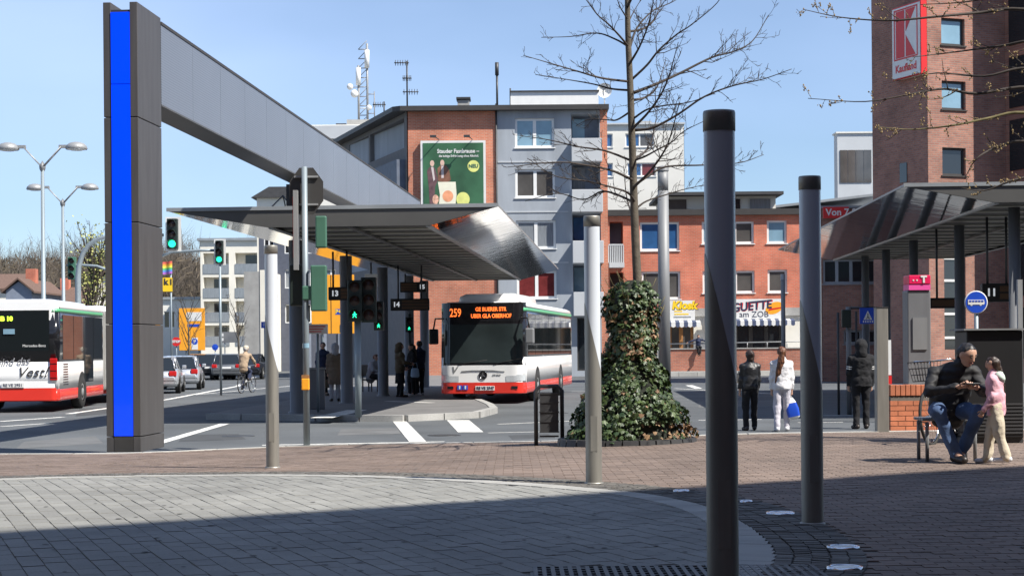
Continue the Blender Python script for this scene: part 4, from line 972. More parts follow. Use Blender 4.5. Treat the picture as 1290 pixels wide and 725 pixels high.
def strip(w, y0, rf, off, xa, xb, za, zb, lean, n=14):
    """a curved patch following the end face of the bus between xa and xb, `off` metres proud"""
    vs = []; fs = []
    for k in range(n + 1):
        x = xa + (xb - xa) * k / n
        ax = abs(x); c = w - rf
        y = y0 if ax <= c else y0 + rf - math.sqrt(max(0, rf * rf - (min(ax, w) - c) ** 2))
        for z in (za, zb): vs.append((x, y - off + lean(z), z))
    for k in range(n): fs.append((2 * k, 2 * k + 2, 2 * k + 3, 2 * k + 1))
    return vs, fs
def bus_shell(root, y0, y1, w=1.275, rf=.34, rb=.10, lean=lambda z: 0.0, roofmat='buswhite', end_open=False):
    def ring(z, ins=0.0):
        return [(x * (1 - ins / w), y + (lean(z) if y < y0 + rf + .01 else 0), z) for x, y in outline(w, y0 + ins, y1 - ins, rf, rb)]
    m = MB(); loft(m, [ring(.30, .03), ring(.34), ring(.62)]); m.build('skirt', 'busred', root)
    m = MB(); loft(m, [ring(.62, -.001), ring(1.36, -.001)]); m.build('side_panel', 'buswhite', root)
    m = MB(); loft(m, [ring(1.36), ring(2.70)]); m.build('window_band', 'busblack', root)
    m = MB(); loft(m, [ring(2.70, -.002), ring(2.80, -.002)]); m.build('gutter_stripe', 'busgreen', root)
    m = MB(); loft(m, [ring(2.80), ring(2.92, .05), ring(2.98, .16), ring(3.0, .4)]); m.build('roof', roofmat, root)
def side_windows(root, y0, y1, n, side, w=1.275, doors=()):
    for k in range(n):
        a = y0 + (y1 - y0) * k / n + .03; b = y0 + (y1 - y0) * (k + 1) / n - .03
        m = MB(); x = side * (w + .006); z0 = .75 if k in doors else 1.42; m.box(min(x, x - side * .03), max(x, x - side * .03), a, b, z0, 2.64); m.build('door' if k in doors else 'window', 'busglass', root)
def arch(root, y, side, r=.60, w=1.275):
    n = 20; pts = [(y + r * math.cos(math.pi * k / n), .30 + r * 1.0 * math.sin(math.pi * k / n) + .16) for k in range(n + 1)]; pts = [(y + r, .29)] + pts + [(y - r, .29)]
    m = MB(); x = side * (w + .004); m.prism(pts, x, x - side * .12, 'yz'); m.build('wheel_arch', 'rubber', root)
# ---- city bus at the platform
fr_ = road(608, 508.5); br = math.atan2(-.150, 1.0)
B1 = thing('city_bus', 'white and red city bus with an amber destination display at the platform', 'bus', (fr_.x, fr_.y, 0), br)
W = 1.275
leanf = lambda z: max(0.0, z - 1.1) * .075
bus_shell(B1, 0, 11.9, lean=leanf)
for s_ in (-1, 1):
    side_windows(B1, .55, 11.6, 7, s_, doors=(0, 3) if s_ < 0 else ())
    for yw in (2.6, 8.5): arch(B1, yw, s_); wheel(B1, s_ * (W - .12), yw, side=s_)
for nm, mt, off, xa, xb, za, zb in (('front_mask', 'busblack', .006, -W + .02, W - .02, 1.12, 2.96), ('windscreen', 'buswind', .012, -W + .16, W - .10, 1.20, 2.33), ('destination_box', 'busblack', .016, -W + .08, W - .08, 2.40, 2.93)):
    m = MB(); vs, fs = strip(W, 0, .34, off, xa, xb, za, zb, leanf, 24); m.add(vs, fs, True); o = m.build(nm, mt, B1)
def led(s, size, x, z, par, sx=1.0):
    return text('display_text', s, size, 'led_amber', par, (x, leanf(z) - .03, z), bold=.004, sx=sx)
led('259', .34, -.80, 2.66, B1, .68); led('GE BUERER STR', .165, .25, 2.76, B1, .80); led('UBER GLA OBERHOF', .165, .26, 2.565, B1, .78)
m = MB(); m.box(-.55, .78, .10, .12, 2.02, 2.24); m.build('sun_blind', mat('pale_teal_blind', (.30, .40, .38), .6), B1)
for x0, a in ((-.7, 14), (.35, -18)):
    m = MB(); m.cyl((x0, -.015, 1.16), (x0 + .85, -.02 + leanf(1.5), 1.28 if x0 < 0 else 1.34), .014, 6); m.build('wiper', 'rubber', B1)
# front panel details
m = MB(); vs, fs = strip(W, 0, .34, .010, -W + .01, W - .01, .62, 1.13, leanf, 24); m.add(vs, fs, True); m.build('front_panel', 'buswhite', B1)
m = MB(); vs, fs = strip(W, 0, .34, .018, -W + .01, W - .01, .32, .63, leanf, 24); m.add(vs, fs, True); m.build('bumper', 'busred', B1)
for s_ in (-1, 1):
    m = MB(); vs, fs = strip(W, 0, .34, .02, s_ * W * .98, s_ * .70, .64, .82, leanf, 10); vs = [(x, y, z + (.03 if abs(x) > 1.0 else 0)) for x, y, z in vs]
    if s_ > 0: fs = [f[::-1] for f in fs]
    m.add(vs, fs, True); m.build('headlight', 'lampglass', B1)
    m = MB(); m.box(s_ * .95 - .09, s_ * .95 + .09, -.03, -.012, .44, .52); m.build('fog_lamp', 'busblack', B1)
    m = MB(); m.box(s_ * 1.42 - .13, s_ * 1.42 + .13, -.20, .02, 1.75, 2.20); mo = m.build('mirror', 'steel' if s_ > 0 else 'busblack', B1, bevel=.04)
    m = MB(); m.tube([(s_ * 1.15, .1, 2.5), (s_ * 1.36, -.12, 2.5), (s_ * 1.42, -.12, 2.18)], .025, 8); m.build('mirror_arm', 'rubber', mo)
m = MB(); m.lathe([(.125, 0), (.125, -.02), (.105, -.026), (.105, -.012), (.001, -.012)], (0.02, -.012, .84), 28, 'y'); em = m.build('emblem', 'busblack', B1)
for a in (90, 210, 330):
    m = MB(); m.add([(0.02 + .018 * math.cos(R(a + 90)), -.03, .84 + .018 * math.sin(R(a + 90))), (0.02 + .1 * math.cos(R(a)), -.03, .84 + .1 * math.sin(R(a))), (0.02 - .018 * math.cos(R(a + 90)), -.03, .84 - .018 * math.sin(R(a + 90)))], [(0, 1, 2)]); m.build('star_arm', 'chrome', em)
m = MB(); m.tube([(-.62, -.016, .95), (-.3, -.02, .98), (.3, -.02, .98), (.66, -.016, .95)], .012, 6); m.build('grille_line', 'steel', B1)
m = MB(); m.box(-.20, .36, -.045, -.02, .40, .53); m.build('number_plate', 'signwhite', B1)
text('plate_text', 'RE VE 2947', .11, 'cloth_navy', B1, (.09, -.05, .465), bold=.003)
text('lettering', 'V', .26, 'steel', B1, (-.85, -.014, .98), shear=.3, bold=.01)
text('lettering', 'CITARO', .07, 'steel', B1, (.42, -.016, .84))
for k in range(2):
    m = MB(); m.box(-.74 + .17 * k, -.60 + .17 * k, -.04, -.02, .42, .55); pl = m.build('pictogram', 'signblue', B1)
    m = MB(); m.lathe([(.028, 0), (.001, -.002)], (-.67 + .17 * k, -.042, .51), 10, 'y'); m.box(-.69 + .17 * k, -.65 + .17 * k, -.043, -.041, .44, .49); m.build('pictogram_mark', 'signwhite', pl)
m = MB(); loft(m, [[(x, y, z) for x, y in outline(.95 - i_, 1.2 + i_ * 1.2, 5.2 - i_, .2, .2, 5)] for z, i_ in ((2.985, 0), (3.18, .05), (3.26, .2))]); m.build('roof_unit', 'buswhite', B1)
m = MB(); m.box(W + .0065, W + .012, 11.0, 11.5, 2.35, 2.5); m.build('side_sticker', 'signwhite', B1)
m = MB(); m.box(-.6, .6, 1.4, 1.6, .9, 1.5); m.build('dashboard', 'busblack', B1)
# ---- articulated bus seen from behind
e0 = road(74, 519); B2 = thing('articulated_bus', 'white and red articulated bus seen from behind, lettering on its tail', 'bus', (e0.x - W, e0.y, 0), math.atan(.05))
lr = lambda z: max(0.0, z - 1.5) * .05
bus_shell(B2, 0, 6.4, rf=.16, lean=lr); bus_shell(B2, 7.6, 18.0, rf=.08, rb=.3)
for i in range(8):
    m = MB(); y = 6.42 + i * .147; loft(m, [[(x, q, z) for x, z in outline(1.2 + (.03 if i % 2 else 0), .42, 2.9, .15, .15, 3)] for q in (y, y + .13)]); m.build('bellows_fold', 'concrete', B2)
for s_ in (-1, 1):
    side_windows(B2, .5, 6.2, 4, s_, doors=(2,) if s_ > 0 else ()); side_windows(B2, 7.9, 17.6, 7, s_, doors=(1, 4) if s_ > 0 else ())
    for yw in (3.1, 9.6, 15.2): arch(B2, yw, s_); wheel(B2, s_ * (W - .12), yw, side=s_)
for nm, mt, off, xa, xb, za, zb in (('rear_panel', 'buswhite', .008, -W + .02, W - .02, .63, 2.98), ('rear_window', 'busglass', .016, -W + .12, W - .26, 1.66, 2.76), ('rear_bumper', 'busred', .018, -W + .01, W - .01, .33, .66)):
    m = MB(); vs, fs = strip(W, 0, .16, off, xa, xb, za, zb, lr, 24); m.add(vs, fs, True); m.build(nm, mt, B2)
for s_ in (-1, 1):
    m = MB(); x = s_ * (W - .14); m.box(x - .1, x + .1, -.05, .02, .86, 1.46); tl = m.build('tail_light', 'carred', B2, bevel=.02)
    for k in range(3):
        m = MB(); m.box(x - .09, x + .09, -.055, -.052, .92 + k * .19, .94 + k * .19); m.build('lamp_divider', 'busblack', tl)
text('lettering', 'Wir sind das', .27, 'cloth_grey', B2, (-.20, -.02, 1.36), shear=.35, ydir=(-.05, 0, 1), xdir=(1, 0, .05), align='CENTER')
text('lettering', 'Vest!', .40, 'trim_dark', B2, (.55, -.02, 1.08), shear=.4, bold=.0)
text('display_text', 'SB 10', .17, 'led_lime', B2, (-.15, lr(2.55) - .03, 2.53), bold=.01)
m = MB(); m.box(-.30, .0, -.045, -.02, 2.12, 2.26); m.build('sticker', 'glass_blue', B2, loc=(.1, lr(2.2), 0))
text('lettering', 'Mercedes-Benz', .10, 'signwhite', B2, (.62, lr(1.8) - .02, 1.80))
m = MB(); m.box(-.25, .35, -.05, -.02, .68, .80); m.build('number_plate', 'signwhite', B2); text('plate_text', 'RE VE 2951', .11, 'cloth_navy', B2, (.05, -.054, .74))
for k in range(9):
    m = MB(); m.box(W + .002, W + .01, .55, 1.15, .72 + k * .07, .75 + k * .07); m.build('vent_slot', 'busblack', B2)
m = MB(); loft(m, [[(x, y, z) for x, y in outline(1.0 - i_, .9 + i_, 5.4 - i_, .2, .2, 5)] for z, i_ in ((2.985, 0), (3.05, .05), (3.09, .2))]); m.build('roof_unit', 'buswhite', B2)
m = MB(); loft(m, [[(x, y, z) for x, y in outline(1.0 - i_, 8.4 + i_, 12.4 - i_, .2, .2, 5)] for z, i_ in ((2.985, 0), (3.05, .05), (3.09, .2))]); m.build('roof_unit', 'buswhite', B2)
# ---- cars
M['cargrey'] = mat('car_grey', (.16, .17, .18), .25, .5, var=.02, coat=.5)
def car(label, p, rz, paint, name='parked_car', front=False, est=False):
    t = thing(name, label, 'car', (p.x, p.y, 0), rz, 'cars in the side street')
    L_ = 4.1; w = .86
    # stations along the side: (y, zbottom, zbelt)
    st = [(0, .38, .62, .72), (.12, .30, .84, .80), (.6, .24, .94, .86), (1.6, .22, .92, .87), (2.8, .22, .88, .87), (3.5, .26, .78, .84), (4.0, .36, .64, .74), (4.1, .42, .55, .66)]
    m = MB(); rings = []
    for y, zb, zt, hw_ in st:
        rings.append([(-hw_ * .94, y, zb), (hw_ * .94, y, zb), (hw_, y, zb + .14), (hw_, y, zt - .16), (hw_ * .93, y, zt), (-hw_ * .93, y, zt), (-hw_, y, zt - .16), (-hw_, y, zb + .14)])
    loft(m, rings); m.build('body', paint, t)
    top = 1.40
    cab = [(.18 if not est else .1, .93, .76), (.62, top - .04, .60), (1.3, top, .62), (2.1, top - .02, .61), (2.95, .9, .72)]
    m = MB(); rings = [[(-b_, y, .80), (b_, y, .80), (b_ - .06 if z > 1 else b_, y, z), (-b_ + .06 if z > 1 else -b_, y, z)] for y, z, b_ in [(cab[0][0], .86, .74), cab[1], cab[2], cab[3], cab[4]]]
    loft(m, rings, smooth=False); m.build('glasshouse', 'busglass', t)
    m = MB(); rings = [[(-b_ + .03, y, z - .02), (b_ - .03, y, z - .02), (b_ - .06, y, z + .02), (-b_ + .06, y, z + .02)] for y, z, b_ in cab[1:4]]; loft(m, rings, smooth=False); m.build('roof', paint, t)
    for s_ in (-1, 1):
        for y in (.75, 3.3):
            m = MB(); m.lathe([(.36, 0), (.001, 0)], (s_ * (w + .012), y, .33), 20, 'x'); m.build('wheel_arch', 'rubber', t); wheel(t, s_ * (w - .06), y, .31, .2, s_)
        for pts_ in ([(s_ * .70, .2, .94), (s_ * .60, .62, top - .03)], [(s_ * .60, 1.35, top - .03), (s_ * .74, 1.4, .9)], [(s_ * .60, 2.1, top - .03), (s_ * .72, 2.9, .9)]): m = MB(); m.tube(pts_, .032, 6); m.build('pillar', paint, t)
        m = MB(); m.box(s_ * .64 - .14, s_ * .64 + .14, .0, .14, .66, .86); m.build('tail_light', 'carred', t, bevel=.03)
        m = MB(); m.box(s_ * .6 - .18, s_ * .6 + .18, 3.95, 4.07, .56, .70); m.build('headlight', 'lampglass', t, bevel=.03)
        m = MB(); m.box(s_ * .92 - .08, s_ * .92 + .08, 2.5, 2.62, .92, 1.06); m.build('mirror', paint, t, bevel=.03)
    m = MB(); m.box(-.26, .26, -.03, .01, .62, .73); m.build('number_plate', 'signwhite', t)
    return t
car('silver hatchback with red tail lamps waiting in the lane beside the pylon', road(225, 491), .13, 'carsilver', 'silver_hatchback')
car('pale car half hidden behind the pylon, ahead of the silver hatchback', road(196, 496), .13, 'carsilver', 'silver_hatchback')
car('dark blue car parked nose to tail beyond the silver hatchback', road(247, 477.5), .06, 'cardark')
car('black car standing broad between the dark cars under the orange sign', road(264, 478), .08, 'cardark')
car('silver estate parked close to the cyclist in the side street', road(285, 478.5), .08, 'cargrey')
car('dark car in front of the corner house, hidden partly by the cyclist', road(309, 477.5), -.02, 'cardark')
# ------------------------------------------------------------------ lamps, signals, signs, furniture
def double_lamp(px, pytop, D, label):
    b = P(px, pytop, D); base = Vector((P(px + 3, 470, D).x, D, 0)); t = thing('double_street_lamp', label, 'street lamp', (b.x, D, 0), 0, 'double armed street lamps'); H = b.z
    m = MB(); m.tube([(0, 0, 0), (0, 0, .9), (0, 0, .92), (0, 0, H)], [.11, .11, .085, .06], 12); m.build('pole', 'pole', t)
    m = MB(); m.lathe([(.001, H - .32), (.10, H - .1), (.11, H), (.001, H + .18)], n=4); m.build('joint_block', 'steel', t)
    for s_ in (-1, 1):
        m = MB()
        for o_ in (-.06, .06): m.cyl((s_ * .05, o_, H), (s_ * .62, o_, H + .62), .018, 6)
        m.box(min(s_ * .55, s_ * .95), max(s_ * .55, s_ * .95), -.07, .07, H + .58, H + .68); a = m.build('arm', 'steel_lt', t)
        m = MB(); c = (s_ * 1.12, 0, H + .56); m.lathe([(.34, -.03), (.36, .0), (.33, .09), (.24, .17), (.12, .21), (.001, .22)], c, 20); m.build('lamp_shade', 'steel_lt', a)
        m = MB(); m.lathe([(.33, -.02), (.2, -.06), (.001, -.07)], c, 20); m.build('lamp_glass', 'lampglass', a)
    return t
double_lamp(53.5, 209, 56, 'taller double armed street lamp above the tail of the articulated bus')
double_lamp(79, 255, 70, 'shorter double armed street lamp beside the goosenecked signal mast')
def signal(parent, x, y, z, s=1.0, mt='sig_dark', lit=2, face=-1, n=3, board=False, walker=False):
    """a signal head centred at x,y with its lower edge at z; face -1 looks to the camera"""
    h = .29 * n * s; w = .15 * s
    m = MB(); m.box(x - w, x + w, y - .10 * s, y + .10 * s, z, z + h); o = m.build('signal_head', mt, parent, bevel=.02)
    if board:
        m = MB(); m.prism([(x - w - .075 * s, z - .06 * s), (x + w + .075 * s, z - .06 * s), (x + w + .075 * s, z + h + .06 * s), (x - w - .075 * s, z + h + .06 * s)], y + .101 * s, y + .115 * s, 'xz'); m.build('backing_board', 'signwhite', o)
    for k in range(n):
        zc = z + h * (n - k - .5) / n
        yf = y + face * (.10 * s + .004); m = MB(); m.lathe([(.105 * s, 0), (.001, face * .02 * s)], (x, yf, zc), 20, 'y'); m.build('lens', ('led_green' if k == lit and not walker else 'lens_dark'), o)
        if walker and k == lit:
            s0_ = s; s = s * .72
            m = MB(); q = yf + face * .025; m.lathe([(.018 * s, 0), (.001, face * .004)], (x, q, zc + .07 * s), 8, 'y')
            m.box(x - .02 * s, x + .02 * s, q - .002, q + .002, zc - .02 * s, zc + .05 * s)
            s = s0_ * .72
            for a_, b_ in (((-.0, -.01), (-.055, -.085)), ((.0, -.01), (.05, -.085)), ((0, .04), (-.06, -.01)), ((0, .04), (.06, -.005))): m.cyl((x + a_[0] * s, q, zc + a_[1] * s), (x + b_[0] * s, q, zc + b_[1] * s), .014 * s, 6)
            m.build('walking_figure', 'led_green', o); s = s0_
        n_ = 12; m = MB(); vs = []
        for dpt in (0, .14 * s):
            for i in range(n_ + 1):
                a = R(-20 + 220 * i / n_); vs.append((x + .118 * s * math.cos(a), yf + face * dpt * (1 if .1 < i / n_ < .9 else .35), zc + .118 * s * math.sin(a)))
        m.add(vs, [(i, i + 1, n_ + 2 + i, n_ + 1 + i) for i in range(n_)], True); m.build('visor', mt, o)
    return o
# gooseneck signal mast behind the pylon
D_ = 58; b = P(99, 437, D_); t = thing('gooseneck_signal_mast', 'goosenecked grey mast carrying a white bordered green traffic light over the road', 'traffic light', (b.x, D_, 0))
lxx = lambda px, py: P(px, py, D_).x - b.x
m = MB(); pts = [(0, 0, 0), (0, 0, P(98, 350, D_).z)] + [(lxx(px, py), 0, P(px, py, D_).z) for px, py in ((99.5, 335), (104, 320), (112, 308), (124, 300.5), (140, 297.5), (170, 296), (206, 296))]; m.tube(pts, [.10] * 2 + [.085, .08, .075, .07, .065, .06, .055], 10); m.build('mast', 'pole', t)
signal(t, lxx(217.5, 295), 0, P(217, 313.5, D_).z, 1.18, board=True, lit=2)
D_ = 66; b = P(99, 437, D_); t = thing('gooseneck_signal_mast', 'curved arm mast with a green traffic light low over the far lane', 'traffic light', (P(150, 437, D_).x, D_, 0)); x0 = t.location.x
m = MB(); pts = [(0, 0, 0)] + [(P(px, py, D_).x - x0, 0, P(px, py, D_).z) for px, py in ((150, 365), (146, 350), (138, 341), (122, 335), (100, 333.5), (84, 334))]; m.tube(pts, [.09, .08, .07, .06, .055, .05, .05], 10); m.build('mast', 'pole', t)
signal(t, P(91, 345, D_).x - x0, 0, P(91, 352, D_).z, 1.0, mt='sig_green', lit=9)
m = MB(); m.box(-.5, .5, .1, .2, 0, .02); m.build('base_plate', 'iron', t)
D_ = 62; b = P(278, 437, D_); t = thing('traffic_light', 'white bordered green traffic light on a thin post beyond the pylon', 'traffic light', (b.x, D_, 0))
m = MB(); m.cyl((0, 0, 0), (0, 0, P(277, 333, D_).z), .045, 10); m.build('post', 'pole', t)
signal(t, P(276.5, 317, D_).x - b.x, 0, P(276, 331.5, D_).z, .95, board=True, lit=2)
m = MB(); m.tube([(P(203, 322, D_).x - b.x, .16, P(203, 322, D_).z), (P(215, 317, D_).x - b.x, .16, P(215, 317, D_).z), (P(250, 315, D_).x - b.x, .16, P(250, 315, D_).z), (0, .16, P(276, 315, D_).z)], .05, 8); m.build('arm', 'pole', t)
# pedestrian crossing post at the plaza kerb
g0 = ground(386.5, 561); D_ = g0.y; t = thing('crossing_signal_post', 'tall pale post with green signal housings, an orange push button and an octagonal sign', 'traffic light', (g0.x, D_, zp(g0.x, D_)))
zz = lambda py: P(382, py, D_).z - t.location.z; xx = lambda px, py: P(px, py, D_).x - g0.x
r_ = 4.2 * D_ / FPX
m = MB(); m.tube([(0, 0, -.02), (0, 0, zz(210))], [r_, r_ * .85], 14); m.build('post', 'pole', t)
cxo, czo, ro = xx(385, 240), zz(240), 32 * D_ / FPX
m = MB(); n = 8; pts = [(cxo + ro * .72 * math.cos(R(22.5 + 45 * k)), czo + ro * math.sin(R(22.5 + 45 * k))) for k in range(8)]
MS2 = Matrix.Translation((0, .10, 0)); m.M = MS2; m.prism(pts, 0, .01, 'xz'); so_ = m.build('octagonal_sign', 'pylon_dk', t)
for py in (222, 257):
    m = MB(); m.box(xx(370, py), xx(400, py), .06, .095, zz(py + 1.2), zz(py - 1.2)); m.build('sign_bracket', 'steel_lt', t)
m = MB(); m.box(xx(370.5, 290), xx(376, 290), -.10, .12, zz(340), zz(240)); m.build('edge_on_sign', 'steel_lt', t)
m = MB(); m.box(xx(369.8, 290), xx(370.4, 290), -.09, .11, zz(325), zz(248)); m.build('sign_face', 'signred', t)
signal(t, xx(402, 360), -.02, zz(392), 1.03 * (60 / 60) * .80, mt='sig_green', face=1, lit=9)
m = MB(); m.box(xx(381, 370), xx(396, 370), -.07, .07, zz(378), zz(360)); m.build('signal_bracket', 'sig_green', t, bevel=.02)
signal(t, xx(402, 300), .3, zz(311), .58, mt='sig_green', face=1, lit=9)
signal(t, xx(373, 360), .15, zz(385), .75, mt='sig_dark', face=1, lit=9)
m = MB(); m.box(-r_ * 1.25, r_ * 1.1, -r_ * 1.9, -r_ * .6, zz(491), zz(476)); pb_ = m.build('push_button', 'orange', t, bevel=.015)
m = MB(); m.box(-r_ * 1.2, r_ * 1.0, -r_ * 1.8, -r_ * .6, zz(475.8), zz(472)); m.build('button_cap', 'wood', pb_)
m = MB(); m.lathe([(r_ * 1.03, zz(438)), (r_ * 1.03, zz(432))], n=14); m.build('ring', 'glass_blue', t)
# second crossing post on the island
g0 = road(451.5, 525, .13); D_ = g0.y; t = thing('crossing_signal_post', 'pale post on the platform with a lit green walking figure', 'traffic light', (g0.x, D_, .13))
zz = lambda py: P(449, py, D_).z - .13; xx = lambda px, py: P(px, py, D_).x - g0.x
m = MB(); m.cyl((0, 0, 0), (0, 0, zz(404)), .075, 14); m.cyl((0, 0, zz(404)), (0, 0, zz(358)), .04, 8); m.build('post', 'pole', t)
signal(t, xx(448, 390), -.12, zz(405), 1.05, lit=2, walker=True)
signal(t, xx(464.5, 390), .1, zz(406), 1.15, mt='sig_dark', lit=9)
signal(t, xx(476, 400), .3, zz(416), .75, mt='sig_dark', lit=2, walker=True)
D_ = 56; b = P(516, 437, D_); t = thing('pedestrian_signal', 'small dark pedestrian signal lit green beside the waiting bus', 'traffic light', (b.x, D_, .13)); zz = lambda py: P(516, py, D_).z - .13
m = MB(); m.cyl((0, .1, 0), (0, .1, zz(395)), .05, 10); m.build('post', 'sig_dark', t); signal(t, 0, 0, zz(418), .85, lit=1, n=2, walker=True)
# departure boards hanging from the canopy
def board(px0, px1, py0, py1, D, label, num, zroof, left=True, rows=3):
    c = P((px0 + px1) / 2, (py0 + py1) / 2, D); t = thing('departure_board', label, 'display board', (c.x, D, 0), 0, 'departure boards under the canopies'); w = (px1 - px0) / 2 * D / FPX; h = (py1 - py0) / 2 * D / FPX
    m = MB(); m.box(-w, w, -.1, .1, c.z - h, c.z + h); o = m.build('casing', 'black', t, bevel=.02)
    nx0 = -w + 2 * h * .95 if left else -w + .05; nx1 = w - .05 if left else w - 2 * h * .9
    for k in range(rows):
        m = MB(); q = c.z + h * .8 - 1.6 * h * (k + .5) / rows; m.box(nx0, nx1, -.108, -.101, q - h * .62 / rows, q + h * .62 / rows); m.build('led_row', 'led_board', o)
    text('number', num, h * 1.15, 'led_white', o, ((-w + h * 1.0) if left else (w - h * .8), -.11, c.z), bold=.008)
    m = MB(); m.cyl((-w * .6, 0, c.z + h), (-w * .6, 0, zroof), .03, 6); m.cyl((w * .6, 0, c.z + h), (w * .6, 0, zroof), .03, 6); m.build('hanger', 'iron', t)
board(414, 443, 361.5, 378, 46, 'black departure board numbered 13 under the platform canopy', '13', zsof)
board(492, 541, 376, 391, 54, 'long black departure board numbered 14 beside the bus', '14', zsof)
board(504, 537, 355, 368, 60, 'plain black departure board hanging deeper under the canopy', '15', zsof, False)
board(1170, 1222, 375, 388, 44, 'slim black departure board numbered 9 under the right shelter', '9', 4.6, False, 1)
board(1236, 1276, 357, 380, 40, 'square black departure board numbered 11 under the right shelter', '11', 4.6, True, 2)
D_ = 52; c = P(467.5, 353, D_); t = thing('station_clock', 'white square station clock under the platform canopy', 'clock', (c.x, D_, 0)); h = 8 * D_ / FPX
m = MB(); m.box(-h, h, -.06, .06, c.z - h, c.z + h); cl_ = m.build('face', 'signwhite', t); m = MB(); m.cyl((0, -.065, c.z), (h * .6, -.065, c.z - h * .1), .014, 5); m.cyl((0, -.065, c.z), (-h * .3, -.065, c.z + h * .3), .016, 5); m.build('hand', 'black', cl_)
m = MB(); m.cyl((0, 0, c.z + h), (0, 0, zsof), .03, 6); m.build('hanger', 'iron', t)
# direction signs
def arrow(m, x, z, s, y, turn):
    m.box(x - .04 * s, x + .04 * s, y - .004, y, z - .5 * s, z + .2 * s); m.box(min(x, x + turn * .4 * s), max(x, x + turn * .4 * s), y - .004, y, z + .2 * s, z + .28 * s)
    m.prism([(x + turn * .38 * s, z + .1 * s), (x + turn * .6 * s, z + .24 * s), (x + turn * .38 * s, z + .38 * s)], y - .004, y, 'xz')
def dirsign(px0, px1, py0, py1, D, label, lines, split=None):
    b = P((px0 + px1) / 2, 437, D); t = thing('direction_sign', label, 'road sign', (b.x, D, 0)); X = lambda px: P(px, py0, D).x - b.x; Z = lambda py: P((px0 + px1) / 2, py, D).z
    m = MB(); m.box(X(px0), X(px1), -.03, .03, Z(py1), Z(py0)); m.build('panel', 'orange', t, bevel=.01)
    for px in (px0 + (px1 - px0) * .25, px0 + (px1 - px0) * .75):
        m = MB(); m.cyl((X(px), .09, 0), (X(px), .09, Z(py0)), .055, 8); m.build('post', 'pole', t)
    for (a, b_, c, d, mt) in lines:
        m = MB(); m.box(X(a), X(b_), -.038, -.031, Z(d), Z(c)); m.build('printed_field', mt, t)
    return t, X, Z
t, X_, Z_ = dirsign(225.5, 258, 388, 441, 108, 'tall orange direction sign with white and blue fields in the side street', [(235, 254, 393, 404, 'signwhite'), (236, 251, 408, 411.5, 'signblue')])
m = MB(); m.box(X_(241), X_(249), -.039, -.031, Z_(440), Z_(425)); pk = m.build('parking_field', 'signwhite', t); m = MB(); m.lathe([(.2, 0), (.001, -.006)], (X_(245), -.04, Z_(430)), 18, 'y'); m.build('parking_disc', 'signblue', pk); text('lettering', 'P', .28, 'signwhite', pk, (X_(245), -.05, Z_(430)), bold=.01)
t, X_, Z_ = dirsign(392, 446, 346, 420, 92, 'large yellow orange direction sign with turn arrows behind the platform', [(422, 434, 389, 396, 'signblue')])
m = MB(); arrow(m, X_(408), Z_(412), .55, -.036, -1); arrow(m, X_(428), Z_(412), .55, -.036, 1); m.box(X_(416.3), X_(417.2), -.036, -.031, Z_(420), Z_(346)); m.build('arrow_print', 'black', t)
text('lettering', 'P+R', .3, 'yellow', t, (X_(428), -.042, Z_(392.5)), bold=.01)
D_ = 88; b = P(207, 437, D_); t = thing('banner_pole', 'yellow shop banner below a rainbow flag on a slim pole', 'flag', (P(215.8, 437, D_).x, D_, 0)); x0 = t.location.x
m = MB(); m.cyl((0, .05, 0), (0, .05, P(215, 330, D_).z), .05, 8); m.build('pole', 'pole', t)
m = MB(); m.box(P(205, 350, D_).x - x0, P(217, 350, D_).x - x0, -.02, .02, P(210, 367, D_).z, P(210, 349.5, D_).z); m.build('banner', 'yellow', t); text('lettering', 'k i', .42, 'trim_dark', t, (P(211.5, 355, D_).x - x0, -.03, P(211, 355, D_).z), bold=.02)
rb = [(.7, .12, .08), (.8, .35, .05), (.8, .7, .08), (.1, .45, .15), (.1, .25, .6), (.35, .12, .5)]
for k, c in enumerate(rb):
    m = MB(); vs = []; fs = []
    for i in range(7):
        f = i / 6; px = 205 + 12 * f
        for q in (0, 1): vs.append((P(px, 340, D_).x - x0, .06 * math.sin(6 * f), P(px, 330 + 2.6 * (k + q) - 1.2 * f, D_).z))
    for i in range(6): fs.append((2 * i, 2 * i + 1, 2 * i + 3, 2 * i + 2))
    m.add(vs, fs, True); m.build('flag_stripe', mat('rainbow_%d' % k, c, .8), t)
def sign_post(px, pyc, D, label, kind, base=0.0, r=8):
    b = P(px, 437, D); t = thing('road_sign', label, 'road sign', (b.x, D, base)); z = P(px, pyc, D).z - base; x = P(px, pyc, D).x - b.x; rr = r * D / FPX
    m = MB(); m.cyl((x, .06, -.02), (x, .06, z + rr * .9), .035, 8); m.build('post', 'pole', t); return t, x, z, rr
t, x, z, rr = sign_post(222, 430, 100, 'red stop sign beside the orange direction sign', 'stop', r=6)
m = MB(); m.prism([(x + rr * math.cos(R(22.5 + 45 * k)), z + rr * math.sin(R(22.5 + 45 * k))) for k in range(8)], -.02, .01, 'xz'); o = m.build('sign_face', 'signred', t); text('lettering', 'STOP', rr * .7, 'signwhite', o, (x, -.03, z), bold=.01)
t, x, z, rr = sign_post(283, 425, 104, 'grey street sign board with two white squares before the balcony flats', 'x', r=6)
m = MB(); m.box(x - .35, x + .75, -.02, .02, z - .3, z + .35); o = m.build('sign_face', 'steel', t)
for q in (-.12, .16):
    m = MB(); m.box(x - .3, x - .06, -.027, -.021, z + q - .08, z + q + .1); m.build('white_square', 'signwhite', o)
t, x, z, rr = sign_post(271, 437, 100, 'small blue arrow sign in the side street by the dark cars', 'x', r=4)
m = MB(); m.lathe([(rr, 0), (.001, -.02)], (x, -.01, z), 20, 'y'); m.build('sign_face', 'signblue', t)
t, x, z, rr = sign_post(333, 409, 110, 'square blue parking sign on the corner house', 'x', r=4)
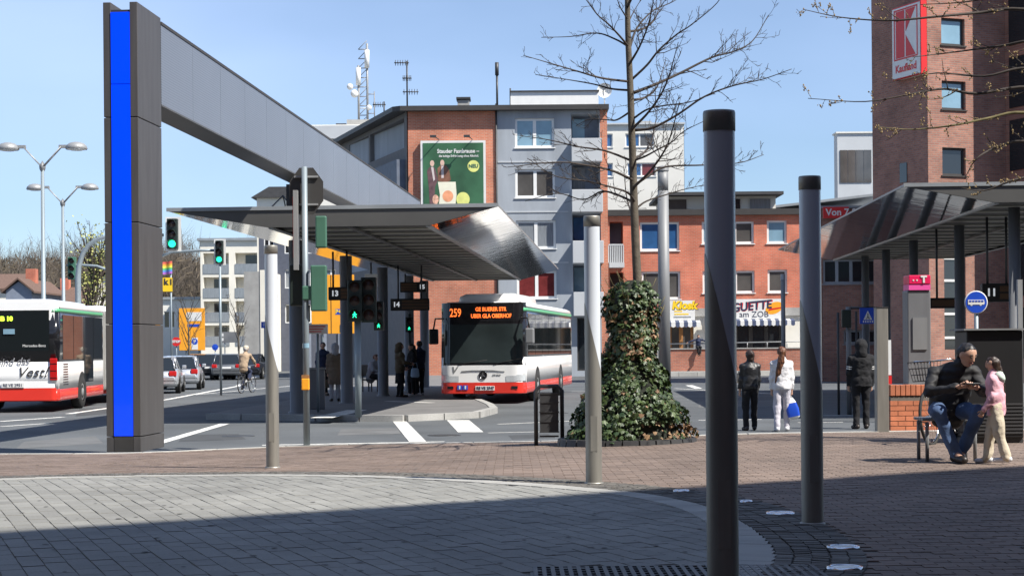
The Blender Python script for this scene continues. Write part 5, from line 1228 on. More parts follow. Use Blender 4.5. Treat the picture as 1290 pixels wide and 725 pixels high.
m = MB(); m.box(x - rr, x + rr, -.02, .02, z - rr, z + rr); o = m.build('sign_face', 'signblue', t); text('lettering', 'P', rr * 1.5, 'signwhite', o, (x, -.03, z))
# notice board on two legs
D_ = 41; b = P(400, 437, D_); t = thing('notice_board', 'small white notice on a post before the waiting people', 'notice', (b.x, D_, .13)); z0, z1 = P(400, 420, D_).z - .13, P(400, 408, D_).z - .13
m = MB(); m.box(P(388, 414, D_).x - b.x, P(413, 414, D_).x - b.x, -.02, .02, z0, z1); o = m.build('panel', 'signwhite', t); m = MB(); m.cyl((0, .05, -.02), (0, .05, z1), .03, 8); m.build('leg', 'pole', t)
for k in range(3):
    m = MB(); m.box(-.2, .2 - .05 * k, -.026, -.021, z1 - .07 - .06 * k, z1 - .045 - .06 * k); m.build('printed_line', 'signred', o)
m = MB(); x = P(399, 470, D_).x - b.x
D_ = 43; b = P(396, 437, D_); t = thing('platform_bench_wall', 'low dark metal screen beside the waiting people', 'screen', (b.x, D_, .13)); m = MB(); m.box(-.26, .26, -.05, .05, 0, 1.0); m.build('panel', 'column', t, bevel=.02); m = MB(); m.box(-.28, .28, -.07, .07, 1.003, 1.05); m.build('top_rail', 'steel', t)
# tall grey mast behind the ivy tree
D_ = 60; b = P(837, 437, D_); t = thing('lamp_mast', 'thick plain grey mast behind the ivy covered tree', 'mast', (b.x, D_, 0)); z = P(834, 212, D_).z; r_ = 6.8 * D_ / FPX
m = MB(); m.tube([(0, 0, -.02), (0, 0, z * .9)], [r_ * 1.15, r_], 18); m.build('shaft', 'steel', t); m = MB(); m.tube([(0, 0, z * .9), (0, 0, z - .1)], [r_ * .98, r_ * .98], 18); m.build('lamp_tube', 'steel', t); m = MB(); m.lathe([(r_ * 1.1, z - .1), (r_ * 1.1, z + .05), (.001, z + .1)], n=18); m.build('cap', 'steel', t)
D_ = 78; b = P(987, 437, D_); t = thing('slim_post', 'slim grey post standing before the snack bar', 'post', (b.x, D_, 0)); z = P(985, 345, D_).z; m = MB(); m.cyl((0, 0, -.02), (0, 0, z), .10, 12); m.build('shaft', 'steel', t); m = MB(); m.lathe([(.11, z), (.11, z - .25), (.13, z - .27)], n=12); m.build('cap', 'steel_lt', t)
# litter bin in a tube frame
g0 = ground(692, 560); D_ = g0.y; s_ = D_ / FPX; zb = zp(g0.x, D_)
t = thing('litter_bin', 'dark slatted litter bin hung in a tube frame beside the ivy planter', 'litter bin', (g0.x, D_, zb)); hw = 16.5 * s_; H = 74 * s_
m = MB(); rr = .028; m.tube([(-hw, 0, -.02), (-hw, 0, H - .06), (-hw + .06, 0, H), (hw - .06, 0, H), (hw, 0, H - .06), (hw, 0, -.02)], rr, 8); m.build('tube_frame', 'iron', t)
for k in range(20):
    x = -hw + .06 + (2 * hw - .12) * k / 19
    m = MB(); m.box(x - .006, x + .006, -.135, -.12, 17 * s_, 66 * s_); m.build('slat', 'iron', t)
m = MB(); m.box(-hw + .055, hw - .055, -.115, .13, 16 * s_, 65 * s_); m.build('body', 'column', t)
for z in (17, 30, 42, 54, 65):
    m = MB(); m.box(-hw + .045, hw - .045, -.145, -.136, z * s_ - .008, z * s_ + .008); m.build('band', 'iron', t)
m = MB(); m.box(-hw + .05, hw - .05, -.02, .02, 10 * s_, 12 * s_); m.build('cross_bar', 'iron', t)
# ---- right hand side: brick planter, phone pillar, bus stop sign, bench
g0 = ground(1122, 541); D_ = g0.y - .25; s_ = D_ / FPX
def wpt(px, py): q = P(px, py, D_); return q
t = thing('brick_planter', 'square orange brick planter with a row of upright coping bricks', 'planter', (wpt(1122, 541).x, D_, zp(5.5, D_) - .005)); L_ = (1196 - 1122) * s_; Hh = (541 - 483) * s_
m = MB(); m.box(.006, L_ - .006, .006, 1.0, -.03, Hh - .17); m.build('mortar_core', 'joint', t)
nb = 0
bh, bl = .065, .215
for r_ in range(int((Hh - .17) / (bh + .01)) + 1):
    z = r_ * (bh + .01)
    if z + bh > Hh - .165: break
    x = -(.11 if r_ % 2 else 0)
    while x < L_:
        a, b_ = max(0, x), min(L_, x + bl)
        if b_ - a > .03:
            m = MB(); e = rnd.uniform(0, .004); m.box(a, b_, -e, .1, z, z + bh); m.build('brick', mat('planter_brick', (.50, .17, .085), .85, var=.15, scale=6, island=.22), t)
        x += bl + .01
for k in range(int(L_ / .075)):
    m = MB(); m.box(k * .075, k * .075 + .066, -.01, .22, Hh - .16, Hh + rnd.uniform(-.003, .003)); m.build('coping_brick', MATS['planter_brick'], t, bevel=.006)
m = MB(); m.box(.0, .09, .12, 1.0, 0, Hh - .165); m.build('side_course', 'brickW', t)
m = MB(); m.box(0, L_, .225, 1.0, Hh - .168, Hh - .01); m.build('soil_cover', 'concrete', t)
D_ = g0.y - .45; b = ground(1110, 541.5); t = thing('square_post', 'square weathered grey post at the corner of the brick planter', 'post', (P(1111, 541, D_).x, D_, zp(5.2, D_))); s_ = D_ / FPX
m = MB(); w_ = 7.5 * s_; m.box(-w_, w_, -w_, w_, -.02, P(1108, 388, D_).z - t.location.z); m.build('shaft', 'bollard', t, bevel=.01); m = MB(); m.box(-w_ * 1.05, w_ * 1.05, -w_ * 1.05, w_ * 1.05, P(1108, 388, D_).z - t.location.z, P(1108, 386.5, D_).z - t.location.z); m.build('cap', 'iron', t)
D_ = 25.6; b = P(1156, 437, D_); t = thing('phone_pillar', 'grey telephone pillar with a magenta sign on top behind the brick planter', 'phone pillar', (b.x, D_, 0.0)); s_ = D_ / FPX; zz = lambda py: P(1156, py, D_).z
m = MB(); m.box(-15 * s_, 14 * s_, -.14, .2, 0, zz(366)); m.build('pillar', 'column', t, bevel=.015)
m = MB(); m.box(-13.5 * s_, 13.5 * s_, -.17, .2, zz(358), zz(347)); hd = m.build('sign_head', 'magenta', t, bevel=.008); m = MB(); m.box(-13.5 * s_, 13.5 * s_, -.16, .2, zz(365.5), zz(358.3)); m.build('sign_base', 'pink', t)
text('letter_mark', 'T', .135, 'signwhite', hd, (5 * s_, -.176, zz(352.5)), bold=.008)
for dx_ in (-8, -3.5): m = MB(); m.box((dx_ - .9) * s_, (dx_ + .9) * s_, -.176, -.171, zz(354.2), zz(352.4)); m.build('square_mark', 'signwhite', hd)
m = MB(); m.box(-9 * s_, 9 * s_, -.16, -.141, zz(440), zz(400)); m.build('phone_panel', 'steel', t)
D_ = 27.5; b = P(1231, 437, D_); t = thing('bus_stop_sign', 'round blue sign with a white bus on a pale post', 'road sign', (b.x, D_, 0.0)); x, z = P(1229.5, 380.5, D_).x - b.x, P(1229.5, 380.5, D_).z; rr = 14.5 * D_ / FPX
m = MB(); m.cyl((0, .04, -.02), (0, .04, z + rr), .035, 10); m.build('post', 'pole', t)
m = MB(); m.lathe([(rr, .01), (rr, -.012), (rr * .93, -.014), (.001, -.014)], (x, 0, z), 36, 'y'); f_ = m.build('sign_face', 'signwhite', t); m = MB(); m.lathe([(rr * .92, 0), (.001, 0)], (x, -.018, z), 36, 'y'); m.build('blue_field', 'signblue', f_)
m = MB(); a = rr; m.prism([(x - a * .72, z - a * .2), (x + a * .66, z - a * .2), (x + a * .72, z - a * .1), (x + a * .66, z + a * .22), (x - a * .72, z + a * .22)], -.025, -.020, 'xz')
for q in (-.42, .38): m.lathe([(a * .11, 0), (.001, 0)], (x + a * q, -.0225, z - a * .2), 12, 'y')
m.build('bus_symbol', 'signwhite', f_)
for k in range(5): m = MB(); q = x - a * .62 + k * a * .26; m.box(q, q + a * .19, -.030, -.0255, z + a * .04, z + a * .16); m.build('symbol_window', 'signblue', f_)
D_ = 40; b = P(1092, 437, D_); t = thing('crossing_sign', 'square blue zebra crossing sign on a dark gantry post', 'road sign', (b.x, D_, 0)); s_ = D_ / FPX; zz = lambda py: P(1092, py, D_).z
m = MB(); x0 = P(1070, 437, D_).x - b.x; m.cyl((x0, .08, 0), (x0, .08, zz(386)), .06, 10); m.build('post', 'steel', t)
m = MB(); m.tube([(x0, .08, zz(387.5)), (P(1108, 387, D_).x - b.x, .08, zz(387.5))], .03, 8); m.build('arm', 'iron', t)
c = (P(1093, 397.5, D_).x - b.x, zz(397.5)); a = 10 * s_; m = MB(); m.box(c[0] - a, c[0] + a, -.02, .02, c[1] - a, c[1] + a); sf = m.build('sign_face', 'signblue', t)
m = MB(); m.prism([(c[0] - a * .55, c[1] - a * .5), (c[0] + a * .55, c[1] - a * .5), (c[0], c[1] + a * .65)], -.026, -.021, 'xz'); tr = m.build('triangle', 'signwhite', sf)
m = MB(); m.lathe([(a * .07, 0), (.001, 0)], (c[0], -.029, c[1] + a * .25), 8, 'y'); m.cyl((c[0], -.03, c[1] + a * .15), (c[0], -.03, c[1] - a * .1), a * .05, 6); m.cyl((c[0], -.03, c[1] - a * .1), (c[0] - a * .2, -.03, c[1] - a * .42), a * .04, 6); m.cyl((c[0], -.03, c[1] - a * .1), (c[0] + a * .2, -.03, c[1] - a * .42), a * .04, 6); m.build('walker_mark', 'black', tr)
for k in range(5): m = MB(); q = c[0] - a * .62 + k * a * .28; m.box(q, q + a * .14, -.026, -.021, c[1] - a * .85, c[1] - a * .62); m.build('zebra_mark', 'signwhite', sf)
signal(t, P(1066, 400, D_).x - b.x, 0, zz(412), .72, face=1, lit=9, n=2); 
m = MB(); m.cyl((P(1056, 437, D_).x - b.x, 0, 0), (P(1056, 437, D_).x - b.x, 0, zz(393)), .03, 8); m.cyl((P(1079, 437, D_).x - b.x, 0, 0), (P(1079, 437, D_).x - b.x, 0, zz(392)), .025, 8); m.build('side_rod', 'iron', t)
D_ = 36; b = P(1113, 437, D_); t = thing('poster_stand', 'narrow white poster case with a red foot beside the shelter column', 'poster case', (b.x, D_, 0)); s_ = D_ / FPX
m = MB(); m.box(-6 * s_, 9 * s_, -.05, .05, P(1113, 472, D_).z, P(1113, 428, D_).z); m.build('poster', 'signwhite', t); m = MB(); m.box(-6 * s_, 9 * s_, -.09, .09, P(1113, 490, D_).z, P(1113, 473, D_).z); m.build('foot', 'signred', t); m = MB(); m.box(-5 * s_, 8 * s_, -.04, .04, 0, P(1113, 490.3, D_).z); m.build('leg', 'iron', t)
# black cabinet behind the girl
D_ = 21.5; b = P(1255, 437, D_); t = thing('utility_cabinet', 'large black cabinet behind the girl in pink', 'cabinet', (b.x, D_, zp(6, D_))); s_ = D_ / FPX; zz = lambda py: P(1255, py, D_).z - t.location.z
m = MB(); m.box(-37 * s_, 34 * s_, 0, .6, .06, zz(416)); m.build('body', 'black', t, bevel=.02); m = MB(); m.box(-42 * s_, 40 * s_, -.06, .66, zz(415.6), zz(413.5)); m.build('top_plate', 'steel', t)
m = MB(); m.box(-36 * s_, 34 * s_, .04, .56, -.02, .06); m.build('plinth', 'iron', t)
for k in range(9): m = MB(); z = .12 + .045 * k; m.box(-35 * s_, 33 * s_, -.012, -.002, z, z + .025); m.build('louvre', 'iron', t)
# glazed shelter panel with post above cabinet
D_ = 28.5; b = P(1270, 437, D_); t = thing('glazed_screen', 'framed glass wind screen of the right shelter', 'screen', (b.x, D_, 0)); s_ = D_ / FPX
m = MB(); m.box(12 * s_, 18 * s_, -.04, .04, 0, P(1284, 352, D_).z); m.build('post', 'steel_lt', t); m = MB(); m.box(-48 * s_, 12 * s_, -.02, .02, P(1250, 418, D_).z, P(1250, 414, D_).z); m.build('rail', 'steel_lt', t)
m = MB(); m.box(-47 * s_, 11.5 * s_, -.008, .008, P(1250, 413.5, D_).z, P(1250, 385, D_).z)
# bench rail below the seated man and bicycle
g0 = ground(1203, 584); D_ = g0.y + .42; s_ = D_ / FPX; BEN = (P(1205, 437, D_).x, D_, zp(5, D_))
t = thing('metal_bench', 'low grey metal bench below the seated man', 'bench', BEN); SEATZ = .46
for k in range(4): m = MB(); m.box(-.32, .30, -.16 + .11 * k, -.07 + .11 * k, SEATZ - .03, SEATZ); m.build('seat_slat', 'steel', t, bevel=.005)
for x in (-.27, .24): m = MB(); m.tube([(x, -.14, -.02), (x, -.14, SEATZ - .05), (x, .24, SEATZ - .05), (x, .24, -.02)], .02, 8); m.build('leg', 'steel', t)
def bicycle(name, label, loc, rz, paint='iron', basket=False, lean=0.0):
    t = thing(name, label, 'bicycle', loc, rz); t.rotation_euler = (0, lean, rz); r = .34       # local y: forward
    for y in (0, 1.06):
        n = 28; m = MB(); m.tube([(0, y + r * math.cos(6.2832 * k / n), r + r * math.sin(6.2832 * k / n)) for k in range(n + 1)], .02, 6, caps=False); w = m.build('wheel', 'rubber', t)
        m = MB(); m.tube([(0, y + (r - .025) * math.cos(6.2832 * k / n), r + (r - .025) * math.sin(6.2832 * k / n)) for k in range(n + 1)], .009, 5, caps=False)
        for k in range(14): a = 6.2832 * k / 14; m.cyl((0, y, r), (0, y + (r - .02) * math.cos(a), r + (r - .02) * math.sin(a)), .003, 4)
        m.cyl((-.05, y, r), (.05, y, r), .02, 8); m.build('rim', 'chrome', w)
    m = MB()
    for a, b in (((0, .43, .30), (0, .27, .82)), ((0, .43, .30), (0, .86, .80)), ((0, .33, .66), (0, .85, .86)), ((0, 0, r), (0, .43, .30)), ((0, 0, r), (0, .31, .72)), ((0, .88, .95), (0, .84, .72))): m.cyl(a, b, .017, 8)
    m.tube([(0, .84, .72), (0, .92, .55), (0, 1.06, r)], .014, 8); m.build('frame', paint, t)
    m = MB(); m.prism([(-.03, 1.02), (-.08, .80), (.08, .80), (.03, 1.02)], 0, 1, 'xy'); 
    m = MB(); m.lathe([(.001, -.03), (.09, -.02), (.10, .0), (.06, .035), (.001, .04)], (0, .22, .90), 14); m.cyl((0, .25, .9), (0, .27, .8), .014, 6); m.build('saddle', 'black', t)
    m = MB(); m.tube([(-.28, .70, 1.02), (-.24, .82, 1.05), (-.06, .92, 1.04), (.06, .92, 1.04), (.24, .82, 1.05), (.28, .70, 1.02)], .012, 8); m.cyl((0, .9, .95), (0, .92, 1.04), .013, 6); m.build('handlebar', 'chrome', t)
    m = MB(); m.tube([(-.12, .43, .12), (-.02, .43, .30), (.12, .43, .48)], .011, 6); m.box(-.2, -.1, .38, .48, .11, .13); m.box(.1, .2, .38, .48, .47, .49); m.lathe([(.085, .03), (.001, .03)], (0, .43, .30), 16, 'x'); m.build('crank', 'iron', t)
    m = MB(); m.box(-.06, .06, -.2, .26, .71, .725); m.cyl((-.05, -.05, .71), (-.02, 0, r), .007, 5); m.cyl((.05, -.05, .71), (.02, 0, r), .007, 5); m.build('rack', 'iron', t)
    if basket:
        m = MB()
        for z, f in ((.80, .8), (.88, .87), (.96, .94), (1.04, 1.0)): m.tube([(-.17 * f, 1.0, z), (.17 * f, 1.0, z), (.17 * f, 1.0 + .24 * f, z), (-.17 * f, 1.0 + .24 * f, z), (-.17 * f, 1.0, z)], .006, 5)
        for k in range(9):
            for yy in (1.0, 1.24): x = -.17 + .34 * k / 8; m.cyl((x * .8, 1.0 + (yy - 1) * .8, .8), (x, yy, 1.04), .004, 4)
        m.build('basket', 'iron', t)
    return t
g1 = ground(1172, 556); bicycle('leaning_bicycle', 'bicycle with a wire basket parked behind the seated man', (g1.x + .46, g1.y + .25, zp(5, g1.y)), R(146), basket=True, lean=R(4))
# ------------------------------------------------------------------ trees and ivy
def spline(pts, n):
    pts = [Vector(p) for p in pts]; out = []
    q = [pts[0] * 2 - pts[1]] + pts + [pts[-1] * 2 - pts[-2]]
    for i in range(len(pts) - 1):
        p0, p1, p2, p3 = q[i:i + 4]
        for k in range(n):
            t = k / n; out.append(.5 * ((2 * p1) + (p2 - p0) * t + (2 * p0 - 5 * p1 + 4 * p2 - p3) * t * t + (3 * p1 - p0 - 3 * p2 + p3) * t ** 3))
    out.append(pts[-1]); return out
def twigs(mb, path, rads, rg, level, dens, lenf, buds=None, up=.25, minr=.003):
    L_ = sum((b - a).length for a, b in zip(path, path[1:])); n = max(1, int(L_ * dens))
    for k in range(n):
        f = rg.uniform(.18, 1.0) ** .8; i = min(len(path) - 2, int(f * (len(path) - 1))); p = path[i].lerp(path[i + 1], rg.random()); t = (path[i + 1] - path[i]).normalized()
        ax = Vector((rg.gauss(0, 1), rg.gauss(0, 1), rg.gauss(0, .7))); ax -= t * ax.dot(t)
        if ax.length < .05: continue
        d = (t * rg.uniform(.5, 1.0) + ax.normalized() * rg.uniform(.5, 1.0) + Vector((0, 0, up))).normalized()
        ln = lenf * L_ * (1 - f * .65) * rg.uniform(.35, 1.1); ln = max(.08, min(ln, 1.5)); r0 = max(minr, rads[i] * .5)
        pts = [p]; q = p.copy(); ns = 4
        for j in range(ns):
            d = (d + Vector((rg.gauss(0, .16), rg.gauss(0, .16), rg.gauss(.04, .14)))).normalized(); q = q + d * ln / ns; pts.append(q.copy())
        rr = [r0 * (1 - .75 * j / ns) for j in range(ns + 1)]; rr = [max(minr * .8, x) for x in rr]
        mb.tube(pts, rr, 4 if level else 5, caps=False)
        if buds is not None and rg.random() < .85:
            for w in pts[1:]: buds.append(w + Vector((rg.gauss(0, .01), rg.gauss(0, .01), rg.gauss(0, .01))))
        if level > 0: twigs(mb, pts, rr, rg, level - 1, dens * 1.5, lenf * .75, buds, up, minr)
gt = ground(800, 557.5); TD = gt.y; TZ = zp(gt.x, TD)
tree = thing('bare_tree', 'tall leafless tree rising from the ivy with wide spreading limbs', 'tree', (0, 0, 0)); tree.location = (gt.x, TD, TZ); org = Vector((gt.x, TD, TZ))
def T(px, py, dy=0.0): return P(px, py, TD + dy) - org
rg = random.Random(21)
tp = spline([(0, 0, -.1), T(806, 470), T(804, 380), T(800, 290), T(797, 200), T(794, 110), T(791, 40), T(790, -40), T(788, -110)], 5)
tr_ = [ .072 * (1 - .62 * i / (len(tp) - 1)) for i in range(len(tp))]
m = MB(); m.tube(tp, tr_, 12); m.build('trunk', 'bark', tree, smooth_all=True)
LIMBS = [[(797, 203), (763, 190), (729, 183), (692, 176), (655, 171)], [(800, 164), (822, 160), (853, 145), (885, 122), (922, 107), (960, 100), (998, 87)],
 [(798, 117), (825, 106), (853, 93), (898, 72), (925, 65), (946, 52), (968, 21)], [(796, 100), (815, 80), (832, 62), (852, 44), (870, 31), (901, 3), (915, -18)],
 [(794, 114), (770, 112), (746, 107), (712, 100), (676, 94)], [(793, 103), (760, 98), (729, 91), (695, 82), (660, 71)], [(792, 59), (775, 48), (753, 43), (720, 44), (681, 47)],
 [(792, 59), (780, 45), (767, 31), (752, 18), (736, 0), (722, -20)], [(794, 59), (800, 42), (808, 28), (825, 15), (846, 2), (870, -12)], [(799, 202), (812, 197), (825, 188), (845, 178), (863, 166), (890, 150)],
 [(801, 232), (815, 222), (839, 210), (888, 207), (930, 204), (962, 196)], [(800, 228), (770, 215), (735, 208), (700, 206), (640, 210)], [(801, 256), (780, 247), (758, 242), (735, 250), (700, 244), (660, 252)],
 [(801, 256), (790, 244), (772, 238), (740, 230), (700, 222), (665, 200)], [(795, 140), (780, 150), (765, 152), (745, 150), (725, 158)], [(797, 150), (815, 138), (842, 132), (870, 132), (900, 118)],
 [(791, 30), (800, 15), (812, -10)], [(791, 25), (780, 5), (772, -25)], [(802, 262), (815, 252), (840, 246), (866, 238), (900, 230)]]
lm = []
for k, l in enumerate(LIMBS):
    sgn = -1 if k % 2 else 1; dpt = rg.uniform(.15, 1.1) * sgn
    pts = spline([T(px, py, dpt * (i / (len(l) - 1))) + Vector((rg.gauss(0, .012), 0, rg.gauss(0, .012))) * (i > 0) for i, (px, py) in enumerate(l)], 5); lm.append(pts)
for k in range(9):      # limbs towards and away from the viewer
    z = 3.0 + .42 * k; i = min(range(len(tp)), key=lambda q: abs(tp[q].z - z)); s_ = -1 if k % 2 else 1; a = rg.uniform(-.5, .5); L_ = rg.uniform(1.2, 2.1)
    lm.append(spline([tp[i], tp[i] + Vector((math.sin(a) * L_ * .4, s_ * L_ * .4, .15)), tp[i] + Vector((math.sin(a) * L_ * .75, s_ * L_ * .75, .4)), tp[i] + Vector((math.sin(a) * L_, s_ * L_, .85))], 5))
tw = MB()
for pts in lm:
    ln = sum((b - a).length for a, b in zip(pts, pts[1:])); r0 = .007 + .0062 * ln
    rads = [max(.0045, r0 * (1 - .8 * i / (len(pts) - 1))) for i in range(len(pts))]
    b = MB(); b.tube(pts, rads, 7); b.build('limb', 'twig', tree, smooth_all=True)
    twigs(tw, pts, rads, rg, 1, 10, .30, None, .2, .0032)
stuff(tw.build('twigs', 'twig', tree))
# planter and ivy
pw = 89 * TD / FPX; pcx = P(790, 557, TD).x
pl = thing('tree_planter', 'low round stone edging at the foot of the ivy covered tree', 'planter', (pcx, TD, zp(pcx, TD)))
for k in range(26):
    a0, a1 = 6.2832 * k / 26 + .012, 6.2832 * (k + 1) / 26 - .012; m = MB(); vs = []
    for r_, z in ((pw, -.05), (pw - .02, .07), (pw - .16, .075), (pw - .16, -.05)):
        for a in (a0, (a0 + a1) / 2, a1): vs.append((r_ * math.cos(a), r_ * .8 * math.sin(a), z))
    m.add(vs, [(i * 3 + j, i * 3 + j + 1, (i + 1) * 3 + j + 1, (i + 1) * 3 + j) for i in range(3) for j in range(2)] + [(0, 3, 6, 9), (2, 11, 8, 5)]); m.build('edging_stone', 'iron', pl)
m = MB(); n = 40; m.prism([((pw - .15) * math.cos(6.2832 * k / n), (pw - .15) * .8 * math.sin(6.2832 * k / n)) for k in range(n)], -.05, .05, 'xy'); m.build('soil', 'joint', pl)
iv = thing('ivy_mass', 'thick dark green ivy climbing the trunk and spreading over the planter', 'ivy', (pcx, TD, zp(pcx, TD)))
s_ = TD / FPX
IVP = [(0, 84, 3), (12, 82, 3), (30, 72, 3), (50, 61, 3), (77, 47, 4), (107, 36, 6), (135, 31, 8), (150, 32, 7), (170, 35, 6), (185, 33, 7), (197, 22, 9), (203, 9, 10)]   # height px, half width px, centre offset px
def ivr(z):
    for a, b in zip(IVP, IVP[1:]):
        if a[0] <= z <= b[0]:
            f = (z - a[0]) / (b[0] - a[0]); return a[1] + (b[1] - a[1]) * f, a[2] + (b[2] - a[2]) * f
    return 0, 0
m = MB(); vs = []; fs = []; n = 24; hs = [q * 202 / 22 for q in range(23)]
for h in hs:
    r_, c = ivr(h); r_ *= .74
    for k in range(n):
        a = 6.2832 * k / n; j = 1 + .15 * noise.noise(Vector((math.cos(a) * 2, math.sin(a) * 2, h * .05))); vs.append(((c + r_ * j * math.cos(a)) * s_, r_ * .8 * j * math.sin(a) * s_, h * s_ + .03))
for i in range(22):
    for k in range(n): fs.append((i * n + k, i * n + (k + 1) % n, (i + 1) * n + (k + 1) % n, (i + 1) * n + k))
m.add(vs, fs); m.build('stem_core', 'ivy_core', iv)
ri = random.Random(4); lv = MB(); br_ = MB()
LEAF = [(0, 0), (.34, .10), (.55, .02), (.42, .38), (.50, .62), (.20, .66), (0, 1.0), (-.20, .66), (-.50, .62), (-.42, .38), (-.55, .02), (-.34, .10)]
def leaf(mb, p, nrm_, size, rg):
    nrm_ = nrm_.normalized(); dn = Vector((rg.gauss(0, .5), rg.gauss(0, .5), -1)); dn -= nrm_ * dn.dot(nrm_); dn.normalize(); sd = nrm_.cross(dn); f = size
    vs = [p + sd * (x * f) + dn * ((y - .3) * f) - nrm_ * (abs(x) * f * .25 + (y - .4) ** 2 * f * .3) for x, y in LEAF]
    mb.add(vs, [(0, 1, 3, 4, 5, 6), (6, 7, 8, 9, 11, 0), (1, 2, 3), (9, 10, 11)])
for k in range(10500):
    h = 200 * (1 - (1 - ri.random()) ** .8); r_, c = ivr(h)
    if ri.random() > r_ / 60 + .25: continue
    a = ri.uniform(0, 6.2832); cl_ = noise.noise(Vector((math.cos(a) * 1.9, math.sin(a) * 1.9, h * .035)) + Vector((3, 1, 7)))
    if cl_ < -.30 and ri.random() < .75: continue
    j = .86 + .26 * cl_ + ri.uniform(-.10, .14); rr = r_ * j
    p = Vector(((c + rr * math.cos(a)) * s_, rr * .82 * math.sin(a) * s_, h * s_ + .04))
    nv = Vector((math.cos(a), math.sin(a), ri.uniform(.1, .9))) + Vector((ri.gauss(0, .45), ri.gauss(0, .45), ri.gauss(0, .4)))
    brown = (math.cos(a) > .2 and h < 22 and ri.random() < .75) or (105 < h < 165 and ri.random() < .22) or ri.random() < .04
    leaf(br_ if brown else lv, p, nv, ri.choice((.032, .045, .06, .085)) * ri.uniform(.8, 1.15), ri)
stuff(lv.build('leaf_cover', 'ivy', iv)); stuff(br_.build('withered_leaves', 'ivy_brown', iv))
sh_ = MB()
for k in range(26):
    a = ri.uniform(0, 6.28); h = ri.uniform(150, 205); r_, c = ivr(min(h, 202)); p = Vector(((c + r_ * math.cos(a) * .9) * s_, r_ * .8 * math.sin(a) * s_, h * s_)); sh_.tube([p, p + Vector((math.cos(a) * .08, math.sin(a) * .08, .06)), p + Vector((math.cos(a) * .13, math.sin(a) * .13, .16))], .004, 4)
stuff(sh_.build('shoots', 'lichen', iv))
# tree standing right of the view, its boughs reach in
OD = 21.0; ob = P(1500, 437, OD); ot = thing('budding_tree', 'budding tree whose thin boughs reach in before the supermarket tower', 'tree', (ob.x, OD, zp(8, OD))); oo = Vector(ot.location)
def O(px, py, dy=0.0): return P(px, py, OD + dy) - oo
m = MB(); m.tube(spline([(0, 0, -.1), O(1498, 420), O(1490, 250), O(1486, 100), O(1480, -80)], 4), [.13 - .004 * i for i in range(17)], 10); m.build('trunk', 'bark', ot, smooth_all=True)
OB = [([(1486, 60), (1400, 30), (1290, 12), (1235, 16), (1180, 21), (1120, 26), (1060, 22), (1012, 12)], 0), ([(1488, 180), (1390, 130), (1300, 110), (1230, 118), (1190, 112), (1150, 118), (1090, 128), (1018, 124)], 1), ([(1490, 200), (1380, 160), (1290, 142), (1245, 149), (1200, 158), (1150, 163), (1105, 160)], 2),
      ([(1490, 210), (1380, 190), (1290, 178), (1255, 186), (1230, 200), (1215, 225)], 1), ([(1490, 150), (1400, 110), (1300, 86), (1240, 96), (1180, 92), (1130, 102)], 0), ([(1485, 30), (1380, -10), (1290, -12), (1220, 2), (1160, 6)], 0),
      ([(1490, 240), (1400, 235), (1320, 222), (1280, 226), (1240, 240), (1210, 236)], 1), ([(1486, 90), (1400, 70), (1310, 52), (1260, 58), (1200, 66), (1150, 72)], 0)]
ro = random.Random(8); ow = MB(); buds = []
for k, (l, c) in enumerate(OB):
    pts = spline([O(px, py, ro.uniform(-.5, .5) * i / len(l)) for i, (px, py) in enumerate(l)], 5); n = len(pts); rads = [max(.0045, .030 * (1 - .9 * i / n)) for i in range(n)]
    b = MB(); b.tube(pts, rads, 6); b.build('bough', 'lichen' if c == 2 else 'twig', ot, smooth_all=True); twigs(ow, pts, rads, ro, 1, 4.2, .13, buds, .10, .0035)
stuff(ow.build('twigs', 'twig', ot)); bm_ = MB()
for p in buds:
    r_ = ro.uniform(.006, .014); bm_.add([p + Vector((0, 0, r_ * 1.6)), p + Vector((r_, 0, 0)), p + Vector((0, r_, 0)), p + Vector((-r_, 0, 0)), p + Vector((0, -r_, 0)), p - Vector((0, 0, r_))], [(0, 1, 2), (0, 2, 3), (0, 3, 4), (0, 4, 1), (5, 2, 1), (5, 3, 2), (5, 4, 3), (5, 1, 4)])
stuff(bm_.build('buds', 'bud', ot))
